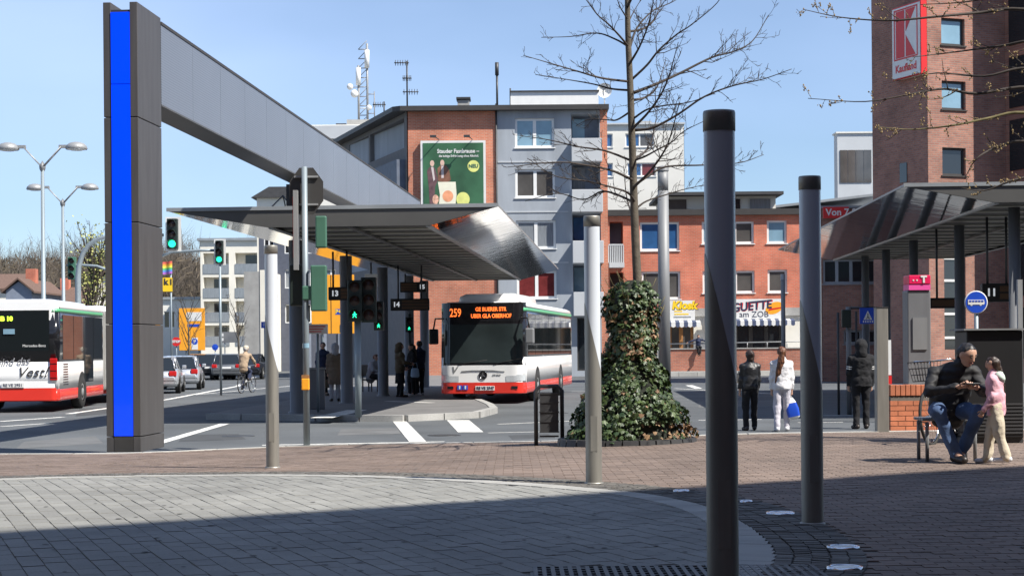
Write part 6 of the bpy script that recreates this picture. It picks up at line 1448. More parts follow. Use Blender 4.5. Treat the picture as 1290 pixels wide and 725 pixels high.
# wooded hillside beyond the town
hl_ = MB(); vs = []; fs = []; nx = 60
for i in range(nx + 1):
    x = -230 + 300 * i / nx
    for j, (y, z) in enumerate(((300, -.1), (380, 6), (470, 11), (620, 8))): vs.append((x, y, z * (1 + .25 * math.sin(x * .03)) * sstep(60, -60, x) if j else -.2))
for i in range(nx):
    for j in range(3): fs.append((i * 4 + j, (i + 1) * 4 + j, (i + 1) * 4 + j + 1, i * 4 + j + 1))
hl_.add(vs, fs, True); struct(hl_.build('hillside', mat('woodland_floor', (.085, .07, .045), .95, var=.3, scale=.08)))
wd = MB(); wg_ = random.Random(3)
def bushy(mb, base, H, rg, n, spread=.32, w0=.06):
    top = base + Vector((rg.gauss(0, .3), 0, H * .55)); mb.tube([base, top], [H * .016, H * .008], 4, caps=False)
    for k in range(n):
        f = rg.uniform(.22, 1); a = rg.uniform(0, 6.2832); p = base + Vector((0, 0, H * f * .55)); e = base + Vector((math.cos(a) * H * spread * rg.uniform(.3, 1) * math.sin(math.pi * min(1, f * .8 + .15)), math.sin(a) * H * spread * .7 * rg.random(), H * (f * .55 + .12 + .33 * rg.random())))
        mid = p.lerp(e, .55) + Vector((rg.gauss(0, H * .02), 0, -H * .01)); w = w0 * rg.uniform(.5, 1.2); d = Vector((w, 0, 0)) if abs(e.z - p.z) > abs(e.x - p.x) * .6 else Vector((0, 0, w))
        mb.add([p - d, p + d, mid + d * .8, mid - d * .8, e], [(0, 1, 2, 3), (3, 2, 4)])
        for q in range(3):
            s0 = mid.lerp(e, rg.random()); s1 = s0 + Vector((rg.gauss(0, H * .07), rg.gauss(0, H * .05), abs(rg.gauss(.05, .06)) * H)); mb.add([s0 - d * .6, s0 + d * .6, s1], [(0, 1, 2)])
for k in range(430):
    y = wg_.uniform(310, 460); px = wg_.uniform(-60, 400); x = PX(px, y)
    zb = (6 + (y - 380) * .05) * (1 + .25 * math.sin(x * .03)) * sstep(60, -60, x) - 1 if y > 340 else 1
    top_px = 297 + 8 * math.sin(px * .05) + wg_.uniform(-10, 26)
    H = max(6, PZ(top_px, y, px) - zb); bushy(wd, Vector((x, y, zb)), H, wg_, 46, .26, .075)
wood = stuff(wd.build('distant_wood', mat('bare_wood', (.12, .098, .078), .95, var=.25, scale=.05))); wood['label'] = 'brown leafless wood on the rise beyond the roofs'; wood['category'] = 'wood'
us = MB()
for k in range(15000):
    y = wg_.uniform(290, 440); px = wg_.uniform(-60, 410); x = PX(px, y); z = PZ(wg_.uniform(325, 425), y, px); r_ = wg_.uniform(.3, 1.0); d = Vector((wg_.gauss(0, 1), wg_.gauss(0, .4), wg_.gauss(0, 1))).normalized(); e = Vector((d.z, 0, -d.x)); c = Vector((x, y, max(.5, z)))
    us.add([c - d * r_, c + e * r_ * .13, c + d * r_, c - e * r_ * .13], [(0, 1, 2, 3)])
un = stuff(us.build('undergrowth', leaf_mat('brushwood', (.075, .058, .042), (.15, .118, .078), .9))); un['label'] = 'brown and olive brushwood at the foot of the distant wood'; un['category'] = 'undergrowth'
def street_tree(name, label, px, pyb, D, H, n, rg, mt, spread, leaves=0, trunk=.1):
    b = P(px, 437, D); t = thing(name, label, 'tree', (b.x, D, 0)); m = MB(); m.tube([(0, 0, -.05), (.05, 0, H * .3), (0, 0, H * .62)], [trunk, trunk * .8, trunk * .5], 8); m.build('trunk', 'bark', t)
    tw_ = MB(); lf = MB()
    for k in range(n):
        f = rg.uniform(.22, .62); a = rg.uniform(0, 6.28); p = Vector((0, 0, H * f)); d = Vector((math.cos(a) * spread, math.sin(a) * spread, 1)).normalized(); ln = H * rg.uniform(.25, .42) * (1.1 - f * .4)
        pts = [p]; q = p.copy()
        for j in range(5): d = (d + Vector((rg.gauss(0, .1), rg.gauss(0, .1), .08))).normalized(); q = q + d * ln / 5; pts.append(q.copy())
        rr = [trunk * .35 * (1 - .8 * j / 5) for j in range(6)]; tw_.tube(pts, rr, 4, caps=False); twigs(tw_, pts, rr, rg, 1, 2.5, .35, None, .3, .008)
        if leaves:
            for c in range(leaves):
                s0 = pts[rg.randint(1, 5)] + Vector((rg.gauss(0, .16), rg.gauss(0, .16), rg.gauss(0, .2))); leaf(lf, s0, Vector((rg.gauss(0, 1), -1, rg.gauss(0, 1))), rg.uniform(.06, .13), rg)
    stuff(tw_.build('crown', mt, t))
    if leaves: stuff(lf.build('young_leaves', leaf_mat('spring_leaf', (.26, .28, .06), (.46, .46, .16), .6), t))
r2 = random.Random(17)
street_tree('young_leaf_tree', 'upright tree with pale yellow green spring leaves behind the bus', 118, 437, 84, PZ(258, 84, 118), 40, r2, 'twig', .34, 26, .14)
street_tree('street_tree', 'thin leafless street tree before the orange direction sign', 237, 437, 92, PZ(342, 92, 237), 16, r2, 'twig', .55, 0, .06)
street_tree('street_tree', 'thin leafless street tree before the balcony flats', 300, 437, 100, PZ(350, 100, 300), 14, r2, 'twig', .6, 0, .06)
# ------------------------------------------------------------------ people: bodies grown as one skin over a posed skeleton
def surf(shapes, h, k=.03, clips=(), pad=None):
    """shapes: (a, b, ra, rb, side, ratio); smooth union, clipped by half spaces, meshed with surface nets"""
    A = np.array([list(s[0]) for s in shapes], float); B = np.array([list(s[1]) for s in shapes], float)
    rm = np.array([max(s[2], s[3]) * (s[5] if s[4] is not None else 1) for s in shapes])
    lo = np.minimum(A, B).min(0) - rm.max() - .05; hi = np.maximum(A, B).max(0) + rm.max() + .05
    n = np.ceil((hi - lo) / h).astype(int) + 1
    F = np.full(n, 1.0, np.float32)
    for s, a, b, r_ in zip(shapes, A, B, rm):
        l = np.floor((np.minimum(a, b) - r_ - k * 1.5 - h * 2 - lo) / h).astype(int).clip(0); u = np.minimum(np.ceil((np.maximum(a, b) + r_ + k * 1.5 + h * 2 - lo) / h).astype(int), n)
        g_ = [lo[i] + h * np.arange(l[i], u[i]) for i in range(3)]
        X, Y, Z = np.meshgrid(*g_, indexing='ij'); d = b - a; dd_ = max(1e-9, float(d @ d))
        t = (((X - a[0]) * d[0] + (Y - a[1]) * d[1] + (Z - a[2]) * d[2]) / dd_).clip(0, 1)
        ex, ey, ez = X - a[0] - d[0] * t, Y - a[1] - d[1] * t, Z - a[2] - d[2] * t; q = ex * ex + ey * ey + ez * ez
        if s[4] is not None:
            sd = np.array(s[4]) / np.linalg.norm(s[4]); w = ex * sd[0] + ey * sd[1] + ez * sd[2]; q = np.maximum(q - w * w, 0) + (w / s[5]) ** 2
        f = np.sqrt(q) - (s[2] + (s[3] - s[2]) * t)
        S = F[l[0]:u[0], l[1]:u[1], l[2]:u[2]]; hh_ = np.clip(.5 + .5 * (f - S) / k, 0, 1)
        F[l[0]:u[0], l[1]:u[1], l[2]:u[2]] = f * (1 - hh_) + S * hh_ - k * hh_ * (1 - hh_)
    if clips:
        g_ = [lo[i] + h * np.arange(n[i]) for i in range(3)]; X, Y, Z = np.meshgrid(*g_, indexing='ij')
        for p, nn in clips: F = np.maximum(F, ((X - p[0]) * nn[0] + (Y - p[1]) * nn[1] + (Z - p[2]) * nn[2]).astype(np.float32))
    I = F < 0; c = [slice(None, -1), slice(1, None)]
    cnt = sum(I[c[i], c[j], c[m_]].astype(np.int8) for i in (0, 1) for j in (0, 1) for m_ in (0, 1)); act = (cnt > 0) & (cnt < 8)
    ii, jj, kk = np.nonzero(act)
    if len(ii) == 0: return [], []
    idx = np.full(act.shape, -1, int); idx[ii, jj, kk] = np.arange(len(ii)); acc = np.zeros((len(ii), 3)); num = np.zeros(len(ii))
    cor = [(0, 0, 0), (1, 0, 0), (0, 1, 0), (1, 1, 0), (0, 0, 1), (1, 0, 1), (0, 1, 1), (1, 1, 1)]
    for p in range(8):
        for ax in range(3):
            if cor[p][ax]: continue
            q = list(cor[p]); q[ax] = 1; a = cor[p]
            f0 = F[ii + a[0], jj + a[1], kk + a[2]]; f1 = F[ii + q[0], jj + q[1], kk + q[2]]; x = (f0 < 0) != (f1 < 0); t = np.where(x, f0 / np.where(f0 == f1, 1, f0 - f1), 0)
            v = np.array(a, float)[None, :] + np.zeros((len(ii), 3)); v[:, ax] += t; acc += v * x[:, None]; num += x
    V = lo + h * (np.stack([ii, jj, kk], 1) + acc / num[:, None]); faces = []
    for ax in range(3):
        s0 = [slice(1, -1)] * 3; s1 = [slice(1, -1)] * 3; s0[ax] = slice(0, -1); s1[ax] = slice(1, None); e = I[tuple(s0)] != I[tuple(s1)]
        p = np.stack(np.nonzero(e), 1)
        for i in range(3):
            if i != ax: p[:, i] += 1
        b1, b2 = [i for i in range(3) if i != ax]; o1 = np.zeros(3, int); o1[b1] = 1; o2 = np.zeros(3, int); o2[b2] = 1
        G = lambda q: idx[q[:, 0], q[:, 1], q[:, 2]]
        quad = np.stack([G(p - o1 - o2), G(p - o2), G(p), G(p - o1)], 1); ins = I[p[:, 0], p[:, 1], p[:, 2]]
        fl = ins if ax != 1 else ~ins; quad = np.where(fl[:, None], quad, quad[:, ::-1]); faces.append(quad[(quad >= 0).all(1)])
    return V.tolist(), np.concatenate(faces).tolist()
def grow(name, mt, parent, shapes, h=.014, k=.03, clips=(), extra=()):
    m = MB(); v, f = surf(shapes, h, k, clips)
    amp, fq = {'jacket': (.016, (9, 9, 11)), 'trousers': (.015, (10, 10, 7)), 'hair': (.010, (28, 28, 12)), 'skirt': (.012, (16, 16, 3)), 'hood': (.010, (12, 12, 12)), 'ponytail': (.012, (34, 34, 8)), 'braid': (.005, (40, 40, 30))}.get(name, (0, 0))
    if amp:
        sd_ = len(parent.name) * 3.7 + parent.location.x
        v = [Vector(q) + noise.noise_vector(Vector((q[0] * fq[0] + sd_, q[1] * fq[1], q[2] * fq[2]))) * amp + noise.noise_vector(Vector((q[0] * fq[0] * 2.3, q[1] * fq[1] * 2.3 + sd_, q[2] * fq[2] * 2.3))) * amp * .4 for q in v]
    m.add(v, f, True)
    for sh, hh_, kk_ in extra:
        v, f = surf(sh, hh_, kk_); m.add(v, f, True)
    return m.build(name, mt, parent)
Vv = lambda *a: Vector(a)
def stand(h=1.75, stride=0.0, arml=(0, 0), armr=(0, 0), lean=0.0, turn=0.0, look=(0, 1, 0), wide=1.0, apart=.09):
    s = h / 1.75; J = dict(s=s)
    J['pel'] = Vv(0, 0, .95) * s; J['waist'] = Vv(0, lean * .3, 1.10) * s; J['chest'] = Vv(0, lean * .7, 1.33) * s; J['neck'] = Vv(0, lean, 1.47) * s; J['head'] = Vv(0, lean * 1.25 + .02, 1.635) * s
    for sd, nm, a in ((-1, 'l', arml), (1, 'r', armr)):
        J['sh' + nm] = Vv(sd * .172 * wide, lean * .9, 1.385) * s
        sw, fl = a                                  # swing forward (deg), elbow flex (deg)
        u = Vv(sd * .10, math.sin(R(sw)), -math.cos(R(sw))).normalized(); J['el' + nm] = J['sh' + nm] + u * .29 * s
        w = Vv(sd * .02 - (.25 * sd if fl > 40 else 0), math.sin(R(sw + fl)), -math.cos(R(sw + fl))).normalized(); J['wr' + nm] = J['el' + nm] + w * .255 * s
        J['hi' + nm] = Vv(sd * apart, 0, .93) * s; st_ = stride * sd
        J['kn' + nm] = Vv(sd * (apart + .01), st_ * .5 + .03, .50) * s; J['an' + nm] = Vv(sd * (apart + .015), st_, .09 + (.03 if st_ < -.1 else 0)) * s
        f_ = Vv(sd * .15, 1, 0).normalized(); J['to' + nm] = J['an' + nm] + f_ * .15 * s - Vv(0, 0, .05 * s)
    J['face'] = Vector(look).normalized(); return J
def hand_shapes(w, d, pn, s, side, curl=35):
    d = d.normalized(); pn = (pn - d * pn.dot(d)).normalized(); sd = d.cross(pn) * side; sh = []
    kn = w + d * .085 * s; sh.append((w - d * .02 * s, kn, .018 * s, .018 * s, tuple(sd), 2.0))
    for i, (o_, L_) in enumerate(((-.033, .062), (-.011, .074), (.011, .070), (.032, .054))):
        p = kn + sd * o_ * s - d * .01 * s; dr = d.copy(); a = 0
        for seg in range(3):
            a += R(curl * (1.0 if seg else .6)); dr = d * math.cos(a) + pn * math.sin(a); q = p + dr * L_ * s * (.42, .32, .26)[seg]; sh.append((p, q, .0095 * s, .0085 * s, None, 1)); p = q
    p = w + d * .02 * s - sd * .03 * s; q = p + (d * .6 - sd * .55 + pn * .35).normalized() * .045 * s; sh.append((p, q, .0125 * s, .011 * s, None, 1)); sh.append((q, q + (d * .85 - sd * .1 + pn * .4).normalized() * .035 * s, .0105 * s, .0085 * s, None, 1)); return sh
def person(label, loc, rz, J, top, legs, shoes, hair, group=None, res=.014, hem=.86, longcoat=None, skirt=None, hairkind='short', hood=None, bulk=1.0, detail=False, curl=35, skinm='skin', collar=True, sleeves=True, baggy=1.0):
    s = J['s']; t = thing('person', label, 'person', loc, rz, group); f = J['face']; side = Vv(1, 0, 0); latf = f.cross(Vv(0, 0, 1)).normalized(); upf = latf.cross(f).normalized(); H = J['head']
    shw = (J['shr'] - J['shl']); lat = shw.normalized(); hip = (J['hir'] - J['hil']).normalized()
    body = [(J['pel'], J['waist'], .105 * s, .095 * s, tuple(hip), 1.35), (J['waist'], J['chest'], .095 * s, .115 * s, tuple(lat), 1.4), (J['chest'], J['neck'], .10 * s, .05 * s, tuple(lat), 1.2), (J['neck'], H - upf * .05 * s, .054 * s, .05 * s, None, 1),
            (H - f * .025 * s + upf * .025 * s, H + f * .02 * s + upf * .03 * s, .081 * s, .074 * s, None, 1), (H + f * .028 * s, H + f * .052 * s - upf * .085 * s, .062 * s, .033 * s, tuple(latf), 1.15),
            (H + f * .088 * s + upf * .02 * s, H + f * .108 * s - upf * .025 * s, .010 * s, .016 * s, None, 1)]
    for q in (-1, 1): body.append((H + latf * q * .074 * s + upf * .015 * s, H + latf * q * .078 * s - upf * .025 * s, .014 * s, .012 * s, tuple(f), 1.5))
    hands = []
    for nm, q in (('l', -1), ('r', 1)):
        body += [(J['sh' + nm], J['el' + nm], .050 * s, .040 * s, None, 1), (J['el' + nm], J['wr' + nm], .041 * s, .028 * s, None, 1), (J['hi' + nm], J['kn' + nm], .085 * s, .056 * s, None, 1), (J['kn' + nm], J['an' + nm], .055 * s, .036 * s, None, 1), (J['an' + nm], J['to' + nm], .038 * s, .032 * s, None, 1)]
        d = J['wr' + nm] - J['el' + nm]; pn = J.get('palm' + nm, Vv(-q, .3, 0)); hands.append((hand_shapes(J['wr' + nm], J.get('hand' + nm, d), pn, s, q * (-1), curl), .0055 if detail else .008, .006))
    grow('body', skinm, t, body, res, .03, (), hands)
    b_ = bulk
    ts = [(J['pel'], J['waist'], .128 * s * b_, .118 * s * b_, tuple(hip), 1.32), (J['waist'], J['chest'], .118 * s * b_, .138 * s * b_, tuple(lat), 1.36), (J['chest'], J['neck'], .12 * s * b_, .068 * s, tuple(lat), 1.25)]
    if longcoat: ts.append((J['pel'], Vv(J['pel'].x, J['pel'].y, longcoat * s - .1), .13 * s * b_, .165 * s * b_, tuple(hip), 1.25))
    else: ts.append((J['pel'], J['pel'] - Vv(0, 0, .12 * s), .128 * s * b_, .13 * s * b_, tuple(hip), 1.32))
    if collar: ts.append((J['neck'] - Vv(0, 0, .02 * s), J['neck'].lerp(H, .28), .070 * s, .066 * s, None, 1))
    for nm in 'lr': ts += [(J['sh' + nm], J['el' + nm], .061 * s * b_, .055 * s * b_, None, 1), (J['sh' + nm], J['neck'] - Vv(0, 0, .02 * s), .055 * s * b_, .05 * s, None, 1), (J['el' + nm], J['wr' + nm] - (J['wr' + nm] - J['el' + nm]).normalized() * .03 * s, .055 * s * b_, .045 * s * b_, None, 1)]
    if J.get('puffy'):
        for i in range(9):
            f_ = i / 8; c = J['pel'].lerp(J['chest'], f_); ts.append((c, c + Vv(0, 0, .001), .135 * s, .135 * s, tuple(lat), 1.4))
    hz = (longcoat if longcoat else hem) * s
    clips = [((0, 0, hz), (0, 0, -1))] if not J.get('seated') else []
    grow('jacket', top, t, ts, res, .035, clips)
    if skirt: grow('skirt', skirt[0], t, [(J['pel'], Vv(J['pel'].x, J['pel'].y, skirt[1] * s - .1), .12 * s, .17 * s, (1, 0, 0), 1.3)], res, .03, [((0, 0, skirt[1] * s), (0, 0, -1))])
    ls = [(J['pel'], J['pel'] + Vv(0, 0, .05 * s), .112 * s, .11 * s, tuple(hip), 1.35)]
    for nm in 'lr': ls += [(J['hi' + nm], J['kn' + nm], .098 * s * baggy, .073 * s * baggy, None, 1), (J['kn' + nm], J['an' + nm], .072 * s * baggy, .060 * s * baggy, None, 1)]
    grow('trousers', legs, t, ls, res, .03)
    for nm in 'lr':
        d = (J['to' + nm] - J['an' + nm]); d.z = 0; d = d.normalized(); an = Vv(J['an' + nm].x, J['an' + nm].y, J['to' + nm].z); grow('shoe', shoes, t, [(an - d * .05 * s + Vv(0, 0, .012), J['to' + nm] + d * .03 * s, .046 * s, .040 * s, None, 1), (an + Vv(0, 0, .02), J['an' + nm], .045 * s, .047 * s, None, 1)], min(res, .01), .02, [((0, 0, J['to' + nm].z - .036 * s), (0, 0, -1))])
    hs = [(H - f * .025 * s + upf * .028 * s, H + f * .014 * s + upf * .034 * s, .088 * s, .080 * s, None, 1), (H - f * .05 * s, H - f * .045 * s - upf * .06 * s, .075 * s, .055 * s, tuple(latf), 1.2)]
    n_ = (f * .8 - upf * .62).normalized(); cp = H + n_ * (.032 if hairkind != 'receding' else -.002) * s
    tl_ = []
    if hairkind == 'pony':
        tl_ += [(H - f * .09 * s + upf * .02 * s, H - f * .13 * s - upf * .02 * s, .045 * s, .05 * s, None, 1)]
        a_ = H - f * .13 * s; tail = [a_, a_ + Vv(-.03, -.02, -.2) * s, a_ + Vv(-.08, .0, -.42) * s, a_ + Vv(-.13, .02, -.62) * s]
        tl_ += [(p, q, r0 * s, r1 * s, (1, 0, 0), 1.5) for p, q, r0, r1 in zip(tail, tail[1:], (.042, .048, .040), (.048, .040, .016))]
    if hairkind == 'bun': hs += [(H - f * .10 * s + upf * .0 * s, H - f * .11 * s, .05 * s, .05 * s, None, 1), (H - f * .03 * s - upf * .03 * s, H - f * .04 * s - upf * .09 * s, .08 * s, .07 * s, tuple(latf), 1.2)]
    if hairkind == 'braid':
        a_ = H - f * .085 * s + latf * .02 * s - upf * .03 * s; p = a_
        for i in range(9): q = p + (-upf * .05 - f * (.012 if i < 3 else 0)) * s; tl_.append((p, q, (.042 - .002 * i) * s, (.030 - .0015 * i) * s, None, 1)); p = q
        hs += [(H - f * .03 * s - upf * .02 * s, H - f * .05 * s - upf * .09 * s, .082 * s, .06 * s, tuple(latf), 1.15)]
    hc_ = [(tuple(cp), tuple(n_))]
    if hairkind in ('short', 'receding'): hc_.append((tuple(H - upf * .02 * s), tuple((f * .55 - upf * .83).normalized())))
    ho = grow('hair', hair, t, hs, min(res, .011), .02, hc_)
    if tl_: grow('ponytail' if hairkind == 'pony' else 'braid', hair, t, tl_, .009, .012)
    if hood: grow('hood', hood, t, [(H - f * .04 * s, H - f * .03 * s + upf * .02 * s, .125 * s, .12 * s, None, 1), (H - f * .05 * s, J['neck'] - f * .06 * s, .11 * s, .11 * s, None, 1)], res, .03, [(tuple(H + f * .045 * s), tuple(f))])
    if detail:
        for q in (-1, 1):
            m = MB(); c = H + f * .092 * s + latf * q * .031 * s + upf * .008 * s; m.lathe([(.001, -.008 * s), (.013 * s, -.003 * s), (.013 * s, .003 * s), (.001, .008 * s)], tuple(c), 10); m.build('eye', 'hair_black', t)
            m = MB(); c2 = c + upf * .024 * s + f * .002; m.tube([c2 - latf * .02 * s, c2 + upf * .004 * s, c2 + latf * .02 * s], .006 * s, 6); m.build('eyebrow', hair, t)
        m = MB(); c = H + f * .098 * s - upf * .060 * s; m.tube([c - latf * .022 * s - f * .008 * s, c, c + latf * .022 * s - f * .008 * s], .006 * s, 6); m.build('mouth', mat('lips', (.30, .11, .09), .5), t)
    return t
# ---- seated man and girl on the plaza
M['quilt'] = mat('quilted_black', (.010, .010, .012), .7, var=.15)
_nt = M['quilt'].node_tree; _w = _n(_nt, 'ShaderNodeTexWave', wave_type='BANDS', bands_direction='Z'); _w.inputs['Scale'].default_value = 3.6; _w.inputs['Distortion'].default_value = 1.2; _w.inputs['Detail'].default_value = 2
_g = _n(_nt, 'ShaderNodeNewGeometry'); _b = _n(_nt, 'ShaderNodeBump'); _b.inputs['Distance'].default_value = .009; _nt.links.new(_g.outputs['Position'], _w.inputs['Vector']); _nt.links.new(_w.outputs['Fac'], _b.inputs['Height']); _nt.links.new(_b.outputs[0], _nt.nodes['Principled BSDF'].inputs['Normal'])
g0 = ground(1204, 583); ML = (g0.x, g0.y, zp(g0.x, g0.y))
def I(x, y, z): return Vv(-x, y, z)               # image-right metres, metres towards the viewer, height
J = dict(s=1.0, seated=True, puffy=True, pel=I(.02, -.40, .57), waist=I(.03, -.36, .70), chest=I(.06, -.27, .91), neck=I(.11, -.19, 1.02), head=I(.155, -.09, 1.135),
         shl=I(.26, -.22, .95), shr=I(-.16, -.26, .94), ell=I(.33, -.08, .74), elr=I(-.25, -.10, .74), wrl=I(.19, .13, .79), wrr=I(.0, .13, .80),
         hil=I(.12, -.38, .55), hir=I(-.09, -.38, .55), knl=I(.24, .02, .53), knr=I(-.18, .02, .53), anl=I(.09, -.12, .10), anr=I(.0, .02, .09), tol=I(.06, .02, .045), tor=I(.03, .17, .045))
J['face'] = Vv(-.42, .80, -.42).normalized(); J['handr'] = I(.8, .5, .1); J['handl'] = I(-.8, .5, .05); J['palmr'] = Vv(0, -.2, 1); J['palml'] = Vv(0, -.2, 1)
person('seated man in a black quilted jacket and blue jeans looking down at his phone', ML, math.pi, J, 'quilt', 'denim', 'shoe_dark', 'hair_black', res=.0105, hairkind='receding', detail=True, curl=48)
bpy.data.objects['metal_bench'].location = (ML[0] + .05, ML[1] + .46, ML[2])
ph = thing('mobile_phone', 'small phone held by the seated man', 'phone', (ML[0] + .125, ML[1] - .235, ML[2] + .83)); m = MB(); m.box(-.07, .07, -.035, .035, 0, .012); m.build('case', 'black', ph, bevel=.004); m = MB(); m.box(-.06, .06, -.03, .03, .0125, .014); m.build('screen', 'lampglass', ph)
g0 = ground(1256, 584); GL = (g0.x, g0.y, zp(g0.x, g0.y))
J = stand(1.11, .16, (5, 25), (-8, 8), lean=.03, look=(.05, 1, -.12)); 
gm_ = person('girl in a pink hooded top and beige trousers with a long brown braid', GL, R(68), J, 'cloth_pink', 'cloth_beige', 'shoe_white', 'hair_brown', res=.0095, hairkind='braid', detail=True, hem=.80, bulk=1.08, baggy=1.22)
s = J['s']; grow('hood', 'cloth_green', gm_, [(J['neck'] + Vv(-.06, -.05, -.02), J['neck'] + Vv(.06, -.05, -.02), .045, .045, (0, 0, 1), 1.1), (J['neck'] + Vv(-.03, -.075, -.05), J['neck'] + Vv(.03, -.075, -.09), .04, .025, None, 1)], .01, .02)
# ---- walkers crossing the road, seen from behind
def walker(px, D, h, z, **kw):
    b = P(px, 500, D); return (b.x, D, z)
WG = 'people walking away across the road'
J = stand(1.56, .07, (6, 10), (10, 30), look=(-.2, 1, -.1)); pB = person('woman in a black leather jacket and black trousers walking away', walker(945, 33, 1.56, 0), R(4), J, 'leather', 'cloth_black', 'shoe_dark', mat('hair_dark_red', (.06, .018, .014), .5, var=.3, scale=40).name if False else 'hair_brown', WG, hairkind='bun', hem=.90)
J = stand(1.62, .10, (0, 8), (4, 5), look=(-.1, 1, 0)); pW = person('woman in a white jacket and pale trousers with a very long auburn ponytail', walker(985, 32.6, 1.62, 0), R(-6), J, 'cloth_white', 'cloth_lilac', 'shoe_white', 'hair_auburn', WG, hairkind='pony', hem=.86, bulk=1.05)
hw_ = pW.matrix_basis @ J['wrr']; bgp = thing('carrier_bag', 'blue and white plastic carrier bag held by the woman in white', 'bag', (hw_.x + .05, hw_.y, hw_.z - .56)); bgp.rotation_euler = (0, R(-12), R(-6))
m = MB(); loft(m, [[(x, y, z) for x, y in outline(w, -d, d, min(w, d) * .7, min(w, d) * .7, 4)] for z, w, d in ((0.0, .06, .03), (.04, .11, .06), (.2, .12, .07), (.34, .09, .04), (.42, .05, .02))]); m.build('bag_body', 'signwhite', bgp, smooth_all=True)
m = MB(); loft(m, [[(x + .0, y, z) for x, y in outline(w, -d, d, min(w, d) * .7, min(w, d) * .7, 4)] for z, w, d in ((0.06, .114, .064), (.2, .124, .074), (.32, .098, .046))], cap=False); m.build('blue_print', 'signblue', bgp, smooth_all=True)
m = MB(); m.tube([(-.04, 0, .41), (-.02, 0, .52), (.02, 0, .52), (.04, 0, .41)], .006, 5); m.build('handle', 'signwhite', bgp)
J = stand(1.73, .03, (4, 12), (4, 8), look=(0, 1, -.05), wide=1.12); pM = person('broad man in a black hooded jacket with white sleeve stripes, seen from behind', walker(1085, 33.2, 1.73, 0), R(3), J, 'cloth_black', 'cloth_black', 'shoe_dark', 'hair_black', WG, hood='cloth_black', bulk=1.18, hem=.84)
for nm in 'lr':
    for f_ in (.52, .66):
        p = J['sh' + nm].lerp(J['el' + nm], f_); d = (J['el' + nm] - J['sh' + nm]).normalized(); m = MB(); m.tube([p, p + d * .018], .078, 16, caps=False); m.build('sleeve_stripe', 'signwhite', pM)
hb = thing('shoulder_bag', 'small cream bag under the arm of the woman in black leather', 'bag', (pB.location.x - .27, 33.03, .92)); m = MB(); loft(m, [[(x, y, z) for x, y in outline(w, -.04, .04, .03, .03, 4)] for z, w in ((0, .05), (.03, .09), (.14, .085), (.19, .05))]); m.build('bag_body', 'cloth_beige', hb, smooth_all=True); m = MB(); m.tube([(-.06, 0, .17), (0, .02, .46), (.06, 0, .17)], .008, 5); m.build('strap', 'leather', hb)
# ---- child perched on the parapet
wl = bpy.data.objects['brick_parapet']; zc_ = P(880, 438.5, DW).z
s = .80; J = dict(s=s, seated=True, pel=Vv(0, -.02, .10), waist=Vv(0, 0, .22), chest=Vv(0, .03, .40), neck=Vv(0, .05, .53), head=Vv(0, .07, .66), shl=Vv(-.15, .04, .48), shr=Vv(.15, .04, .48), ell=Vv(-.38, .08, .40), elr=Vv(.38, .08, .40), wrl=Vv(-.58, .1, .30), wrr=Vv(.58, .1, .32),
         hil=Vv(-.08, 0, .08), hir=Vv(.08, 0, .08), knl=Vv(-.10, .34, .06), knr=Vv(.06, .36, .04), anl=Vv(-.06, .40, -.34), anr=Vv(.03, .36, -.36), tol=Vv(-.05, .52, -.38), tor=Vv(.02, .48, -.40), face=Vv(0, 1, -.1))
person('child in dark clothes perched on the brick parapet with both arms spread', (P(880, 440, DW).x, DW + .12, zc_), math.pi, J, 'cloth_navy', 'cloth_black', 'shoe_dark', 'hair_brown', res=.02, hairkind='short')
# ---- cyclist
g0 = road(304, 495); bk_ = bicycle('ridden_bicycle', 'dark bicycle ridden by the man in a tan jacket', (g0.x, g0.y, 0), R(-14)); bo = Vv(0, 0, 0)
J = dict(s=1.0, seated=True, pel=Vv(0, .22, 1.02), waist=Vv(0, .26, 1.15), chest=Vv(0, .36, 1.37), neck=Vv(0, .43, 1.50), head=Vv(0, .48, 1.65), shl=Vv(-.19, .42, 1.43), shr=Vv(.19, .42, 1.43), ell=Vv(-.28, .58, 1.2), elr=Vv(.28, .58, 1.2), wrl=Vv(-.27, .72, 1.08), wrr=Vv(.27, .72, 1.08),
         hil=Vv(-.09, .24, .98), hir=Vv(.09, .24, .98), knl=Vv(-.12, .56, .62), knr=Vv(.12, .60, .80), anl=Vv(-.13, .40, .20), anr=Vv(.13, .42, .54), tol=Vv(-.13, .54, .17), tor=Vv(.13, .56, .52), face=Vv(0, 1, -.1))
cy = person('cyclist in a tan jacket and pale cap riding away', (g0.x, g0.y, 0), R(-14), J, 'cloth_tan', 'cloth_navy', 'shoe_dark', 'hair_grey', res=.016)
m = MB(); m.lathe([(.105, 0), (.11, .02), (.10, .07), (.06, .11), (.001, .12)], (0, .48, 1.69), 18); m.build('cap', 'cloth_beige', cy)
# ---- people waiting on the platform
PG = 'people waiting on the platform'
def plat(px, py): q = road(px, py, .13); return (q.x, q.y, .13)
J = stand(1.66, .02, (5, 10), (8, 20), look=(-.3, 1, -.2)); pC = person('person in a long brown coat with a dark hood seen from behind on the platform', plat(422, 505), R(10), J, 'cloth_brown', 'cloth_grey', 'shoe_dark', 'hair_grey', PG, longcoat=.52, hood='cloth_grey', bulk=1.12)
p_ = pC.matrix_basis @ J['wrl']; hb = thing('handbag', 'brown handbag held beside the long brown coat', 'bag', (p_.x - .03, p_.y, p_.z - .42)); m = MB(); loft(m, [[(x, y, z) for x, y in outline(w, -.06, .06, .04, .04, 4)] for z, w in ((0, .12), (.04, .15), (.2, .13), (.24, .1))]); m.build('bag_body', 'cloth_olive', hb, smooth_all=True); m = MB(); m.tube([(-.08, 0, .22), (-.05, 0, .36), (.05, 0, .36), (.08, 0, .22)], .01, 5); m.build('handle', 'cloth_olive', hb)
